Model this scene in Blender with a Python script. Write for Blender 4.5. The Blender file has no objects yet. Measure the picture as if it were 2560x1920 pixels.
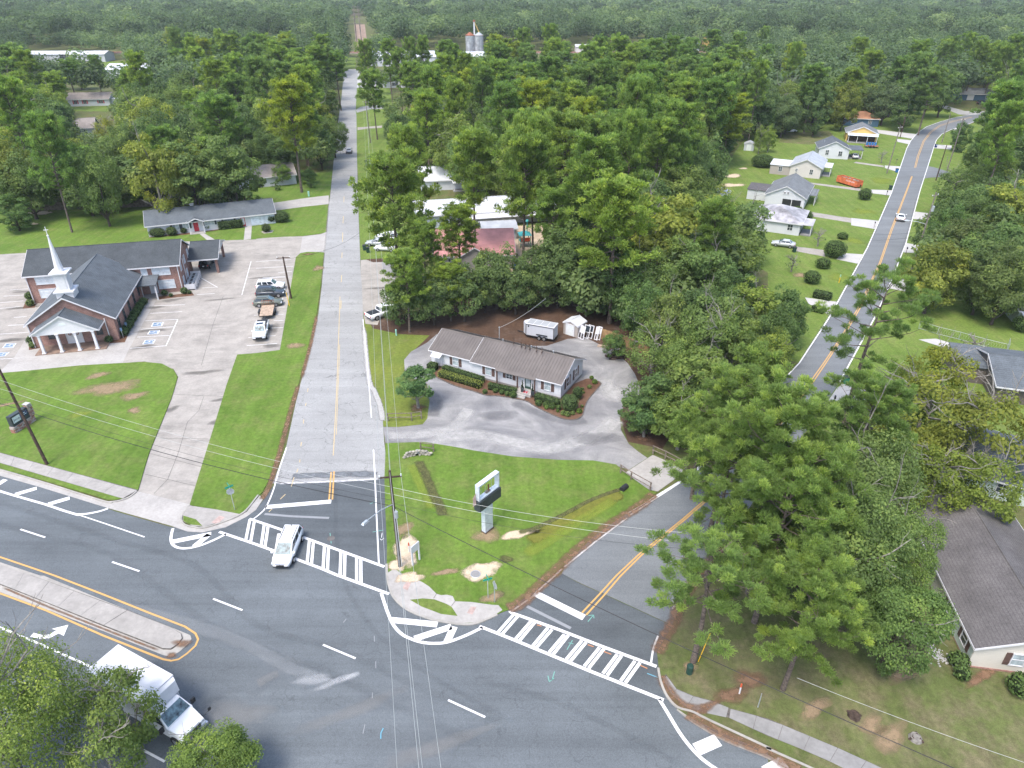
import bpy, bmesh, math, random
import numpy as np
from mathutils import Vector, Matrix
R = math.radians
S = bpy.context.scene
C = S.collection

# ------------------------------------------------------------------ camera, sky, sun, exposure
CAM_H, PITCH, FOC = 48.0, R(30.1), 1750.0      # metres up, looking down, focal length in 1/2560ths of the picture width
cam = bpy.data.objects.new("camera", bpy.data.cameras.new("camera"))
C.objects.link(cam)
cam.location = (0, 0, CAM_H)
cam.rotation_euler = (math.pi / 2 - PITCH, 0, 0)
cam.data.sensor_width = 36.0
cam.data.lens = FOC / 2560 * 36.0
cam.data.clip_start, cam.data.clip_end = 0.5, 9000
S.camera = cam

SUN_EL, SUN_AZ = R(62), R(215)                 # azimuth clockwise from +y
W = bpy.data.worlds.new("World"); S.world = W; W.use_nodes = True
nt = W.node_tree; bg = nt.nodes["Background"]
sky = nt.nodes.new("ShaderNodeTexSky"); sky.sky_type = 'NISHITA'; sky.sun_disc = False
sky.sun_elevation = SUN_EL; sky.sun_rotation = SUN_AZ
sky.air_density = 1.0; sky.dust_density = 3.0; sky.ozone_density = 1.0; sky.altitude = 50
nt.links.new(sky.outputs[0], bg.inputs[0]); bg.inputs[1].default_value = 0.15
sun = bpy.data.objects.new("sun", bpy.data.lights.new("sun", 'SUN')); C.objects.link(sun)
sun.data.energy = 1.2; sun.data.angle = R(18); sun.data.color = (1.0, 0.95, 0.88)
d = Vector((math.sin(SUN_AZ) * math.cos(SUN_EL), math.cos(SUN_AZ) * math.cos(SUN_EL), math.sin(SUN_EL)))
sun.rotation_euler = d.to_track_quat('Z', 'Y').to_euler()
S.view_settings.view_transform = 'Standard'; S.view_settings.look = 'None'
S.view_settings.gamma = 1.0; S.view_settings.use_curve_mapping = False
S.view_settings.exposure = 1.42
S.render.engine = 'CYCLES'
S.cycles.max_bounces = 6; S.cycles.diffuse_bounces = 4; S.cycles.glossy_bounces = 2
S.cycles.transmission_bounces = 2; S.cycles.transparent_max_bounces = 8; S.cycles.volume_bounces = 0
S.cycles.use_denoising = True; S.cycles.denoiser = 'OPENIMAGEDENOISE'

# ------------------------------------------------------------------ survey: picture measurements to ground metres
_s, _c = math.sin(PITCH), math.cos(PITCH)
def G(p, z=0.0):
    u, v = (p[0] - 1280) / FOC, (p[1] - 960) / FOC
    k = (CAM_H - z) / (_s + v * _c)
    return (k * u, k * (_c - v * _s))
def proj(x, y, z):
    dz = z - CAM_H; k = y * _c - dz * _s
    return (1280 + FOC * x / k, 960 - FOC * (y * _s + dz * _c) / k, FOC / k)
def Q(c, r, x, y): return (640 * c + x / 3.456, 480 * r + y / 3.456)
def D(x, y): return (x * 1.15732, y * 1.15732)
def QS(c, r, *pts): return [Q(c, r, *p) for p in pts]
def GL(pts, z=0.0): return [G(p, z) for p in pts]
rng = random.Random(7)

# ------------------------------------------------------------------ object helpers
def tag(o, label=None, cat=None, group=None, kind=None):
    if label: o["label"] = label
    if cat: o["category"] = cat
    if group: o["group"] = group
    if kind: o["kind"] = kind
    return o
def thing(name, label, cat, loc=(0, 0, 0), rz=0.0, group=None):
    o = bpy.data.objects.new(name, None); C.objects.link(o)
    o.location = loc if len(loc) == 3 else (loc[0], loc[1], 0); o.rotation_euler = (0, 0, R(rz))
    o.empty_display_size = 0.3
    return tag(o, label, cat, group)
def link(name, me, parent=None):
    o = bpy.data.objects.new(name, me); C.objects.link(o)
    if parent: o.parent = parent
    return o
def copy_tree(o, loc=None, rz=None, label=None, group=None, scale=None):
    c = o.copy(); C.objects.link(c)
    for ch in KIDS.get(o.name, list(o.children)):
        d = ch.copy(); C.objects.link(d); d.parent = c
        for g in KIDS.get(ch.name, list(ch.children)):
            e = g.copy(); C.objects.link(e); e.parent = d
    if loc is not None: c.location = loc if len(loc) == 3 else (loc[0], loc[1], 0)
    if rz is not None: c.rotation_euler = (0, 0, R(rz))
    if scale is not None: c.scale = (scale,) * 3 if not hasattr(scale, '__len__') else scale
    if label: c["label"] = label
    if group: c["group"] = group
    return c
KIDS = {}

class MB:
    """collects faces, builds ONE mesh"""
    def __init__(s): s.v, s.f, s.mi = [], [], []; s.m = 0
    def quad(s, *p):
        n = len(s.v); s.v += [tuple(q) for q in p]; s.f.append(tuple(range(n, n + len(p)))); s.mi.append(s.m); return s
    def box(s, c, d, rz=0.0, top=None):
        x, y, z = [k / 2 for k in d]; tx, ty = (x, y) if top is None else (top[0] / 2, top[1] / 2)
        cs, sn = math.cos(rz), math.sin(rz); n = len(s.v)
        for (a, b, e) in ((-x, -y, -z), (x, -y, -z), (x, y, -z), (-x, y, -z), (-tx, -ty, z), (tx, -ty, z), (tx, ty, z), (-tx, ty, z)):
            s.v.append((c[0] + a * cs - b * sn, c[1] + a * sn + b * cs, c[2] + e))
        for f in ((0, 3, 2, 1), (4, 5, 6, 7), (0, 1, 5, 4), (1, 2, 6, 5), (2, 3, 7, 6), (3, 0, 4, 7)):
            s.f.append(tuple(n + i for i in f)); s.mi.append(s.m)
        return s
    def prism(s, poly, z0, z1):
        """poly: xy points, counter-clockwise"""
        a = sum(poly[i][0] * poly[(i + 1) % len(poly)][1] - poly[(i + 1) % len(poly)][0] * poly[i][1] for i in range(len(poly)))
        if a < 0: poly = poly[::-1]
        n, k = len(s.v), len(poly)
        s.v += [(p[0], p[1], z0) for p in poly] + [(p[0], p[1], z1) for p in poly]
        s.f.append(tuple(range(n + k - 1, n - 1, -1))); s.f.append(tuple(range(n + k, n + 2 * k))); s.mi += [s.m] * 2
        for i in range(k):
            j = (i + 1) % k; s.f.append((n + i, n + j, n + k + j, n + k + i)); s.mi.append(s.m)
        return s
    def hull(s, pts_a, pts_b):
        """two matching loops joined by faces and capped"""
        n, k = len(s.v), len(pts_a); s.v += [tuple(p) for p in pts_a] + [tuple(p) for p in pts_b]
        s.f.append(tuple(range(n + k - 1, n - 1, -1))); s.f.append(tuple(range(n + k, n + 2 * k))); s.mi += [s.m] * 2
        for i in range(k):
            j = (i + 1) % k; s.f.append((n + i, n + j, n + k + j, n + k + i)); s.mi.append(s.m)
        return s
    def sheet(s, p, th):
        """a flat slab: 3-4 corner points of its top, thickness th straight down"""
        return s.hull([(q[0], q[1], q[2] - th) for q in p], p)
    def tube(s, pts, rad, n=6, caps=True):
        pts = [Vector(p) for p in pts]; rr = rad if hasattr(rad, '__len__') else [rad] * len(pts); base = len(s.v)
        for i, p in enumerate(pts):
            t = (pts[min(i + 1, len(pts) - 1)] - pts[max(i - 1, 0)]).normalized()
            a = t.cross(Vector((0.13, 0.21, 1)) if abs(t.z) < .9 else Vector((1, 0.1, 0))).normalized(); b = t.cross(a)
            for k in range(n):
                w = 2 * math.pi * k / n; q = p + (a * math.cos(w) + b * math.sin(w)) * rr[i]; s.v.append(tuple(q))
        for i in range(len(pts) - 1):
            for k in range(n):
                l = (k + 1) % n; s.f.append((base + i * n + k, base + i * n + l, base + (i + 1) * n + l, base + (i + 1) * n + k)); s.mi.append(s.m)
        if caps:
            s.f.append(tuple(base + k for k in range(n))[::-1]); e = base + (len(pts) - 1) * n; s.f.append(tuple(e + k for k in range(n))); s.mi += [s.m] * 2
        return s
    def cyl(s, c, r, h, n=12, r2=None): return s.tube([c, (c[0], c[1], c[2] + h)], [r, r if r2 is None else r2], n)
    def ball(s, c, r, n=8, k=5, sq=1.0):
        rows = [[(c[0] + r * math.sin(math.pi * i / k) * math.cos(2 * math.pi * j / n), c[1] + r * math.sin(math.pi * i / k) * math.sin(2 * math.pi * j / n), c[2] + r * sq * math.cos(math.pi * i / k)) for j in range(n)] for i in range(k + 1)]
        b = len(s.v); s.v += [p for row in rows for p in row]
        for i in range(k):
            for j in range(n): s.f.append((b + i * n + j, b + (i + 1) * n + j, b + (i + 1) * n + (j + 1) % n, b + i * n + (j + 1) % n)); s.mi.append(s.m)
        return s
    def wheel(s, c, r, w, n=14):
        return s.tube([(c[0], c[1] - w / 2, c[2]), (c[0], c[1] + w / 2, c[2])], r, n)
    def mesh(s, name, mats, smooth=False):
        me = bpy.data.meshes.new(name); me.from_pydata(s.v, [], s.f)
        for m in (mats if isinstance(mats, (list, tuple)) else [mats]): me.materials.append(m)
        if any(s.mi): me.polygons.foreach_set("material_index", s.mi)
        if smooth: me.polygons.foreach_set("use_smooth", [True] * len(s.f))
        me.update(); return me
    def build(s, name, mats, parent=None, smooth=False, bevel=0.0, seg=2):
        me = s.mesh(name, mats, smooth)
        if bevel:
            b = bmesh.new(); b.from_mesh(me); bmesh.ops.remove_doubles(b, verts=b.verts, dist=1e-4)
            bmesh.ops.bevel(b, geom=b.edges[:], offset=bevel, segments=seg, affect='EDGES', clamp_overlap=True)
            b.to_mesh(me); b.free()
            if smooth: me.polygons.foreach_set("use_smooth", [True] * len(me.polygons))
        return link(name, me, parent)

# ------------------------------------------------------------------ materials
def hexc(h): return tuple(((int(h[i:i + 2], 16) / 255 + .055) / 1.055) ** 2.4 if int(h[i:i + 2], 16) > 10 else int(h[i:i + 2], 16) / 255 / 12.92 for i in (0, 2, 4))
class NT:
    def __init__(s, name, rough=.8, spec=.3, metal=0.0):
        s.m = bpy.data.materials.new(name); s.m.use_nodes = True; s.t = s.m.node_tree; s.n = s.t.nodes
        s.b = s.n["Principled BSDF"]; s.b.inputs["Roughness"].default_value = rough
        s.b.inputs["Specular IOR Level"].default_value = spec; s.b.inputs["Metallic"].default_value = metal
    def L(s, a, b): s.t.links.new(a, b)
    def new(s, ty, **kw):
        n = s.n.new(ty)
        for k, v in kw.items(): setattr(n, k, v)
        return n
    def pos(s, scale=(1, 1, 1), obj=False, rz=0.0):
        if obj: src = s.new("ShaderNodeTexCoord").outputs["Object"]
        else: src = s.new("ShaderNodeNewGeometry").outputs["Position"]
        mp = s.new("ShaderNodeMapping"); mp.inputs["Scale"].default_value = scale; mp.inputs["Rotation"].default_value = (0, 0, rz)
        s.L(src, mp.inputs[0]); return mp.outputs[0]
    def noise(s, scale, vec=None, detail=4, rough=.6, dist=0.0):
        n = s.new("ShaderNodeTexNoise"); n.inputs["Scale"].default_value = scale; n.inputs["Detail"].default_value = detail
        n.inputs["Roughness"].default_value = rough; n.inputs["Distortion"].default_value = dist
        s.L(vec if vec is not None else s.pos(), n.inputs["Vector"]); return n.outputs["Fac"]
    def ramp(s, fac, *stops):
        r = s.new("ShaderNodeValToRGB"); e = r.color_ramp.elements
        while len(e) < len(stops): e.new(.5)
        for el, (p, c) in zip(e, stops): el.position = p; el.color = (*c, 1) if hasattr(c, '__len__') else (c, c, c, 1)
        s.L(fac, r.inputs[0]); return r.outputs[0]
    def mix(s, fac, a, b, mode='MIX'):
        m = s.new("ShaderNodeMix", data_type='RGBA', blend_type=mode)
        for sock, v in ((m.inputs[0], fac), (m.inputs[6], a), (m.inputs[7], b)):
            if hasattr(v, 'links'): s.L(v, sock)
            elif hasattr(v, '__len__'): sock.default_value = (*v, 1)
            else: sock.default_value = v
        return m.outputs[2]
    def math(s, op, a, b=0.0, clamp=False):
        m = s.new("ShaderNodeMath", operation=op, use_clamp=clamp)
        for sock, v in zip(m.inputs, (a, b)):
            if hasattr(v, 'links'): s.L(v, sock)
            else: sock.default_value = v
        return m.outputs[0]
    def bump(s, h, dist=.02, strength=.5):
        b = s.new("ShaderNodeBump"); b.inputs["Strength"].default_value = strength; b.inputs["Distance"].default_value = dist
        s.L(h, b.inputs["Height"]); s.L(b.outputs[0], s.b.inputs["Normal"])
    def col(s, c):
        if hasattr(c, 'links'): s.L(c, s.b.inputs["Base Color"])
        else: s.b.inputs["Base Color"].default_value = (*c, 1)
        return s
    def attr(s, name, ty='GEOMETRY'):
        a = s.new("ShaderNodeAttribute"); a.attribute_name = name; a.attribute_type = ty; return a
def mat(name, c, rough=.7, spec=.3, metal=0.0, var=.12, scale=3.0, obj=False):
    m = NT(name, rough, spec, metal)
    if var:
        f = m.noise(scale, m.pos(obj=obj)); lo = tuple(max(0, k * (1 - var * 2)) for k in c); hi = tuple(min(1, k * (1 + var)) for k in c)
        m.col(m.ramp(f, (.3, lo), (.7, hi)))
    else: m.col(c)
    return m.m
M = {}
def asphalt(name, c, crack=0.0, streak=0.0, rz=0.0, blotch=.18, grain=.2):
    m = NT(name, .82, .25)
    big = m.noise(.08, detail=6, rough=.65); fine = m.noise(14, detail=2)
    lo, hi = tuple(k * (1 - blotch) for k in c), tuple(k * (1 + blotch) for k in c)
    col = m.ramp(big, (.32, lo), (.68, hi))
    col = m.mix(1.0, col, m.ramp(fine, (.3, 1 - grain), (.7, 1 + grain)), 'MULTIPLY')
    if streak:
        st = m.noise(1.0, m.pos((.018, .55, 1), rz=rz), detail=5, rough=.7)
        col = m.mix(1.0, col, m.ramp(st, (.36, 1 - streak), (.66, 1 + streak * .7)), 'MULTIPLY')
    if crack:
        wob = m.noise(.5, detail=3)
        v = m.new("ShaderNodeTexVoronoi", feature='DISTANCE_TO_EDGE'); v.inputs["Scale"].default_value = .42
        mp = m.new("ShaderNodeVectorMath", operation='ADD'); m.L(m.pos(), mp.inputs[0])
        wv = m.new("ShaderNodeTexNoise"); wv.inputs["Scale"].default_value = .7; wv.inputs["Detail"].default_value = 4; m.L(m.pos(), wv.inputs["Vector"])
        sc = m.new("ShaderNodeVectorMath", operation='SCALE'); sc.inputs["Scale"].default_value = 2.2; m.L(wv.outputs["Color"], sc.inputs[0]); m.L(sc.outputs[0], mp.inputs[1])
        m.L(mp.outputs[0], v.inputs["Vector"])
        line = m.ramp(v.outputs["Distance"], (.0, 1.0), (.022, 0.0))
        gate = m.ramp(wob, (.4, 0.0), (.6, 1.0))
        col = m.mix(m.math('MULTIPLY', m.math('MULTIPLY', line, gate), crack), col, tuple(k * .35 for k in c))
    m.col(col); m.bump(fine, .01, .35); return m.m
HWY_RZ = -math.atan2(-.1043, .2248)
M['hwy'] = asphalt('asphalt_new', (.112, .126, .135), streak=.14, rz=HWY_RZ, blotch=.15, crack=.35)
M['old'] = asphalt('asphalt_old', (.278, .280, .274), crack=.8, streak=.1, rz=R(-100), blotch=.12)
M['mid'] = asphalt('asphalt_mid', (.155, .167, .174), crack=.2, streak=.12, rz=R(-60), blotch=.12)
M['dark'] = asphalt('asphalt_patch', (.090, .102, .110), streak=.15, rz=R(-95), blotch=.2)
def concrete(name, c, stain=.0, rough=.85, grime=.25):
    m = NT(name, rough, .25)
    a = m.noise(.35, detail=7, rough=.7); b = m.noise(3.2, detail=5); f = m.noise(30, detail=1)
    col = m.ramp(a, (.3, tuple(k * (1 - grime) for k in c)), (.62, tuple(k * 1.05 for k in c)))
    col = m.mix(1.0, col, m.ramp(b, (.25, .86), (.7, 1.06)), 'MULTIPLY')
    if stain:
        s1 = m.noise(.5, m.pos((.22, 1, 1), rz=R(-13)), detail=8, rough=.72); s2 = m.noise(.09, detail=3)
        k = m.math('MULTIPLY', m.ramp(s1, (.5, 0.0), (.72, 1.0)), m.ramp(s2, (.42, .05), (.62, 1.0)))
        col = m.mix(m.math('MULTIPLY', k, stain), col, (.12, .115, .105))
    m.col(col); m.bump(m.math('ADD', b, f), .01, .3); return m.m
M['conc'] = concrete('concrete_pale', (0.367, 0.351, 0.328), grime=.2)
M['lot'] = concrete('concrete_lot', (.335, .312, .280), stain=.85, grime=.28)
M['walk'] = concrete('concrete_walk', (0.328, 0.312, 0.289), stain=.25)
M['walkgrey'] = concrete('concrete_grey', (0.257, 0.254, 0.250), stain=.3)
M['white_conc'] = concrete('concrete_new', (0.421, 0.413, 0.398), grime=.1)
M['kerb'] = concrete('kerb_concrete', (0.351, 0.335, 0.304), stain=.35)
M['joint'] = mat('joint_dark', (.12, .11, .1), var=.3)
def grass(name, a, b, dry, dryness=.35, gate=(.52, .72)):
    m = NT(name, .9, .12)
    n1 = m.noise(.13, detail=7, rough=.62); n2 = m.noise(2.3, detail=4); n3 = m.noise(17, detail=3, rough=.8); n4 = m.noise(.35, detail=8, rough=.72)
    col = m.ramp(n1, (.3, a), (.7, b))
    col = m.mix(m.math('MULTIPLY', m.ramp(n4, (gate[0], 0.0), (gate[1], 1.0)), dryness), col, dry)
    col = m.mix(1.0, col, m.ramp(n2, (.25, .76), (.75, 1.24)), 'MULTIPLY')
    col = m.mix(1.0, col, m.ramp(m.noise(1.0, m.pos((.9, .05, 1), rz=R(-11)), detail=3), (.35, .9), (.65, 1.1)), 'MULTIPLY')
    col = m.mix(1.0, col, m.ramp(n3, (.2, .55), (.8, 1.45)), 'MULTIPLY')
    m.col(col); m.bump(n3, .05, .7); return m.m
M['grass'] = grass('lawn_grass', (.080, .142, .022), (.118, .188, .032), (.17, .175, .065), .6, (.46, .7))
M['grass2'] = grass('yard_grass', (.094, .152, .028), (.138, .195, .042), (.20, .19, .08), .5, (.47, .72))
M['drygrass'] = grass('dry_grass', (.080, .108, .030), (.118, .132, .050), (.17, .135, .09), .6, (.42, .62))
M['weeds'] = grass('weedy_grass', (.10, .145, .028), (.155, .18, .036), (.17, .14, .08), .5)
M['floor'] = grass('forest_floor', (.07, .10, .03), (.11, .15, .04), (.13, .10, .06), .7, (.4, .6))
M['straw'] = grass('pine_straw', (.062, .038, .026), (.10, .062, .042), (.14, .12, .105), .5)
M['mulch'] = grass('mulch', (.10, .056, .036), (.15, .085, .055), (.19, .135, .095), .4)
def gravel():
    m = NT('gravel', .9, .2)
    a = m.noise(.14, detail=6, rough=.65, dist=1.2); f = m.noise(9, detail=4, rough=.75); s = m.noise(.6, m.pos((.35, 1, 1), rz=R(20)), detail=5)
    col = m.ramp(a, (.34, (.155, .155, .16)), (.5, (.215, .212, .212)), (.66, (.31, .305, .295)))
    col = m.mix(1.0, col, m.ramp(s, (.3, .85), (.7, 1.12)), 'MULTIPLY'); col = m.mix(1.0, col, m.ramp(f, (.25, .72), (.75, 1.28)), 'MULTIPLY')
    m.col(col); m.bump(f, .04, .7); return m.m
M['gravel'] = gravel()
def paint(name, c, wear=.25):
    m = NT(name, .6, .3); f = m.noise(5, detail=6, rough=.75); k = m.noise(.4, detail=3)
    g = m.math('MULTIPLY', m.ramp(f, (.52, 0.0), (.62, 1.0)), m.ramp(k, (.4, .2), (.7, 1.0)))
    m.col(m.mix(m.math('MULTIPLY', g, wear), c, (.2, .2, .2))); return m.m
M['wpaint'] = paint('road_paint_white', (.66, .66, .66), .6)
M['oldpaint'] = paint('road_paint_worn', (.66, .66, .66), .75)
M['ghost'] = paint('road_paint_ghost', (.24, .25, .26), .8)
M['ypaint'] = paint('road_paint_yellow', (.50, .30, .10), .4)
M['yold'] = paint('road_paint_yellow_worn', (.46, .36, .20), .75)
M['blue'] = paint('road_paint_blue', (.12, .20, .30), .8)
M['teal'] = paint('survey_paint', (.15, .34, .29), .3)
M['cyan'] = paint('survey_paint_blue', (.12, .32, .42), .3)
def fade(name, c, lo=.45, hi=.6, sc=1.2, c2=None, stretch=(1, 1, 1), rz=0.0, amt=1.0):
    """a worn patch whose edge breaks up: 'fade' runs 1 in the middle to 0 at its rim"""
    m = NT(name, .9, .1); a = m.attr('fade').outputs['Fac']
    n = m.noise(sc, m.pos(stretch, rz=rz), detail=8, rough=.72); f = m.noise(9, detail=3, rough=.7)
    col = m.ramp(m.noise(1.6, detail=5), (.3, c), (.7, c2 or tuple(k * 1.25 for k in c)))
    m.col(m.mix(1.0, col, m.ramp(f, (.25, .75), (.75, 1.25)), 'MULTIPLY'))
    k = m.ramp(m.math('ADD', m.math('MULTIPLY', a, .6), m.math('MULTIPLY', n, .8)), (lo, 0.0), (hi, amt))
    tr = m.new("ShaderNodeBsdfTransparent"); mx = m.new("ShaderNodeMixShader")
    m.L(k, mx.inputs[0]); m.L(tr.outputs[0], mx.inputs[1]); m.L(m.b.outputs[0], mx.inputs[2])
    m.L(mx.outputs[0], m.n["Material Output"].inputs[0]); return m.m
M['f_dirt'] = fade('worn_earth', (.26, .19, .12), .58, 1.0, 1.1, None, (1, 1, 1), 0, .8)
M['f_sand'] = fade('bare_sand', (.44, .36, .26), .55, .85, .8)
M['f_straw'] = fade('needle_litter', (.15, .085, .055), .6, 1.02, 1.6, (.22, .14, .09), (1, 1, 1), 0, .85)
M['f_smear'] = fade('pale_paint_spill', (.50, .52, .53), .72, 1.05, .9, (.60, .61, .62), (.25, 1.6, 1), HWY_RZ, .34)
M['f_faint'] = fade('faint_pale_streak', (.26, .275, .285), .6, 1.1, .8, None, (.25, 1.6, 1), HWY_RZ, .35)
M['f_tyre'] = fade('tyre_track', (.045, .047, .05), .55, 1.2, .7, None, (.3, 1, 1), HWY_RZ, .09)
M['f_pale'] = fade('scuffed_asphalt', (.24, .235, .225), .6, 1.2, .6, None, (.4, 1, 1), HWY_RZ, .3)
M['f_stone'] = fade('pale_gravel', (.40, .395, .38), .55, 1.1, .5, None, (1, 1, 1), 0, .65)
M['f_dark'] = fade('dark_gravel', (.16, .16, .165), .55, 1.1, .5, None, (1, 1, 1), 0, .5)
M['f_green'] = fade('weed_patch', (.085, .14, .025), .5, .85, 1.0, (.16, .21, .04))
M['f_lime'] = fade('yellow_grass', (.19, .26, .04), .5, 1.2, .5, (.24, .28, .05), (1, 1, 1), 0, .6)
M['f_mud'] = fade('ditch_mud', (.07, .065, .035), .5, .85, 1.6, (.12, .13, .045), (1, 1, 1), 0, .8)
M['f_stain'] = fade('concrete_stain', (.10, .095, .085), .55, 1.05, .7, None, (.35, 1, 1), R(-13), .5)

def shingle(name, c, row=.22):
    m = NT(name, .9, .15); n = m.noise(.5, detail=6, rough=.7); f = m.noise(7, m.pos((1, 1, 2.5), True), detail=4)
    co = m.new("ShaderNodeTexCoord").outputs["Object"]; sep = m.new("ShaderNodeSeparateXYZ"); m.L(co, sep.inputs[0])
    w = m.math('FRACT', m.math('MULTIPLY', sep.outputs[2], 1 / (row * .5)))
    col = m.ramp(n, (.3, tuple(k * .78 for k in c)), (.7, tuple(k * 1.22 for k in c)))
    col = m.mix(1.0, col, m.ramp(f, (.3, .75), (.7, 1.25)), 'MULTIPLY'); col = m.mix(1.0, col, m.ramp(w, (.0, .72), (.25, 1.05)), 'MULTIPLY')
    m.col(col); m.bump(w, .02, .4); return m.m
M['roof_slate'] = shingle('shingle_slate', (.098, .112, .124)); M['roof_black'] = shingle('shingle_black', (.062, .070, .076))
M['roof_brown'] = shingle('shingle_brown', (.108, .102, .102)); M['roof_grey'] = shingle('shingle_grey', (0.156, 0.168, 0.176))
M['roof_orange'] = shingle('shingle_orange', (.38, .20, .12)); M['roof_char'] = shingle('shingle_charcoal', (.10, .095, .10))
M['roof_tan'] = shingle('shingle_tan', (.24, .215, .20))
M['tin_brown'] = mat('metal_roof_taupe', (.136, .120, .110), .5, .4, .25, .1, .6); M['tin_white'] = mat('metal_roof_white', (0.546, 0.562, 0.585), .5, .4, .0, .08, .5)
M['tin_pink'] = mat('metal_roof_pink', (.50, .24, .23), .55, .4, 0, .12, .6); M['tin_grey'] = mat('metal_roof_grey', (.42, .44, .46), .5, .4, .2, .1, .6)
M['tin_rust'] = mat('metal_roof_stained', (.42, .41, .43), .6, .3, .1, .35, .35)
def siding(name, c, row=.2, amt=.82, vert=False):
    m = NT(name, .6, .3); co = m.new("ShaderNodeTexCoord").outputs["Object"]; sep = m.new("ShaderNodeSeparateXYZ"); m.L(co, sep.inputs[0])
    src = m.math('ADD', sep.outputs[0], sep.outputs[1]) if vert else sep.outputs[2]
    w = m.math('FRACT', m.math('MULTIPLY', src, 1 / row)); n = m.noise(.7, detail=5)
    col = m.ramp(n, (.3, tuple(k * .93 for k in c)), (.7, c)); col = m.mix(1.0, col, m.ramp(w, (.0, amt), (.14, 1.0)), 'MULTIPLY')
    m.col(col); m.bump(w, .02, .6); return m.m
M['side_white'] = siding('siding_white', (0.577, 0.593, 0.624)); M['side_cream'] = siding('siding_cream', (0.546, 0.515, 0.491), .25, .93)
M['side_tan'] = siding('siding_tan', (.36, .325, .295), .3, .8, True); M['side_green'] = siding('siding_pale_green', (.52, .60, .55)); M['side_ivory'] = siding('siding_ivory', (0.577, 0.546, 0.484))
M['side_blue'] = siding('siding_blue', (.06, .12, .19)); M['side_yellow'] = siding('siding_yellow', (.62, .42, .14)); M['side_metal'] = siding('siding_metal', (.46, .50, .53), .4, .8, True)
M['side_wood'] = siding('siding_wood', (.13, .11, .10), .22, .55, True); M['side_panel'] = siding('siding_panel', (0.484, 0.499, 0.530), .6, .93, True)
def brick(name):
    m = NT(name, .85, .2); co = m.new("ShaderNodeTexCoord").outputs["Object"]; sep = m.new("ShaderNodeSeparateXYZ"); m.L(co, sep.inputs[0])
    cmb = m.new("ShaderNodeCombineXYZ"); m.L(m.math('ADD', sep.outputs[0], sep.outputs[1]), cmb.inputs[0]); m.L(sep.outputs[2], cmb.inputs[1])
    b = m.new("ShaderNodeTexBrick"); b.inputs["Scale"].default_value = 1.0; b.inputs["Brick Width"].default_value = .24; b.inputs["Row Height"].default_value = .085
    b.inputs["Mortar Size"].default_value = .009; b.inputs["Color1"].default_value = (.19, .092, .072, 1); b.inputs["Color2"].default_value = (.28, .148, .118, 1); b.inputs["Mortar"].default_value = (.34, .28, .25, 1)
    m.L(cmb.outputs[0], b.inputs["Vector"]); n = m.noise(.8, detail=6)
    m.col(m.mix(1.0, b.outputs[0], m.ramp(n, (.3, .78), (.7, 1.25)), 'MULTIPLY')); m.bump(b.outputs["Fac"], .01, .3); return m.m
M['brick'] = brick('red_brick')
M['white'] = mat('white_paint', (0.624, 0.624, 0.640), .5, .35, 0, .03); M['trim'] = mat('white_trim', (0.608, 0.608, 0.624), .5, .35, 0, .04)
M['glass'] = mat('window_glass', (.05, .065, .075), .08, .6, 0, .3, 1.2); M['blind'] = mat('window_blind', (.36, .42, .44), .15, .5, 0, .2, 2)
M['winwhite'] = mat('window_curtain', (.60, .66, .70), .12, .5, 0, .12, 2)
M['shutter'] = mat('shutter_brown', (.105, .065, .055), .6, .3, 0, .15); M['shutdark'] = mat('shutter_dark', (.05, .06, .07), .6, .3, 0, .1)
M['red'] = mat('red_paint', (.42, .03, .045), .5, .4, 0, .08); M['black'] = mat('black_plastic', (.022, .023, .025), .55, .4, 0, .1); M['darkgreen'] = mat('bin_green', (.02, .06, .045), .5, .4, 0, .15)
M['steel'] = mat('galvanised_steel', (.48, .52, .54), .4, .5, .5, .1); M['silver'] = mat('sign_silver', (.60, .66, .71), .45, .4, .15, .08); M['darkbox'] = mat('sign_black', (.045, .055, .062), .5, .4, 0, .2)
M['wood'] = mat('weathered_wood', (.20, .165, .14), .85, .2, 0, .3, 4); M['polewood'] = mat('pole_wood', (.085, .058, .045), .85, .2, 0, .3, 3); M['polegrey'] = mat('pole_wood_grey', (.21, .185, .165), .85, .2, 0, .25, 3)
M['plank'] = mat('fence_board', (.33, .215, .105), .85, .2, 0, .25, 2); M['plankold'] = mat('fence_board_old', (.17, .145, .125), .85, .2, 0, .3, 2); M['deck'] = mat('trailer_deck', (.42, .32, .24), .8, .2, 0, .2, 3)
M['tyre'] = mat('tyre_rubber', (.02, .02, .022), .85, .2, 0, .1); M['rim'] = mat('wheel_rim', (.38, .39, .40), .35, .5, .6, .1)
def carpaint(name, c):
    m = NT(name, .28, .5); m.col(c); m.b.inputs["Coat Weight"].default_value = .5; m.b.inputs["Coat Roughness"].default_value = .08; return m.m
M['car_white'] = carpaint('car_paint_white', (.80, .81, .83)); M['car_dark'] = carpaint('car_paint_slate', (.035, .045, .06)); M['car_olive'] = carpaint('car_paint_olive', (.115, .13, .105)); M['car_black'] = carpaint('car_paint_black', (.012, .013, .015)); M['car_silver'] = carpaint('car_paint_silver', (.42, .44, .46)); M['car_red'] = carpaint('car_paint_red', (.3, .02, .02))
M['car_blue'] = carpaint('car_paint_blue', (.1, .2, .33))
M['carglass'] = mat('car_glass', (.03, .04, .05), .06, .8, 0, .35, 1.5); M['windscreen'] = mat('windscreen_glass', (.12, .19, .21), .06, .8, 0, .5, 2.5); M['tail'] = mat('tail_lamp', (.45, .01, .015), .2, .5, 0, 0); M['lamp'] = mat('head_lamp', (.60, .63, .66), .12, .6, 0, .1); M['chrome'] = mat('chrome', (.62, .63, .65), .15, .6, .9, .05)
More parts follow.
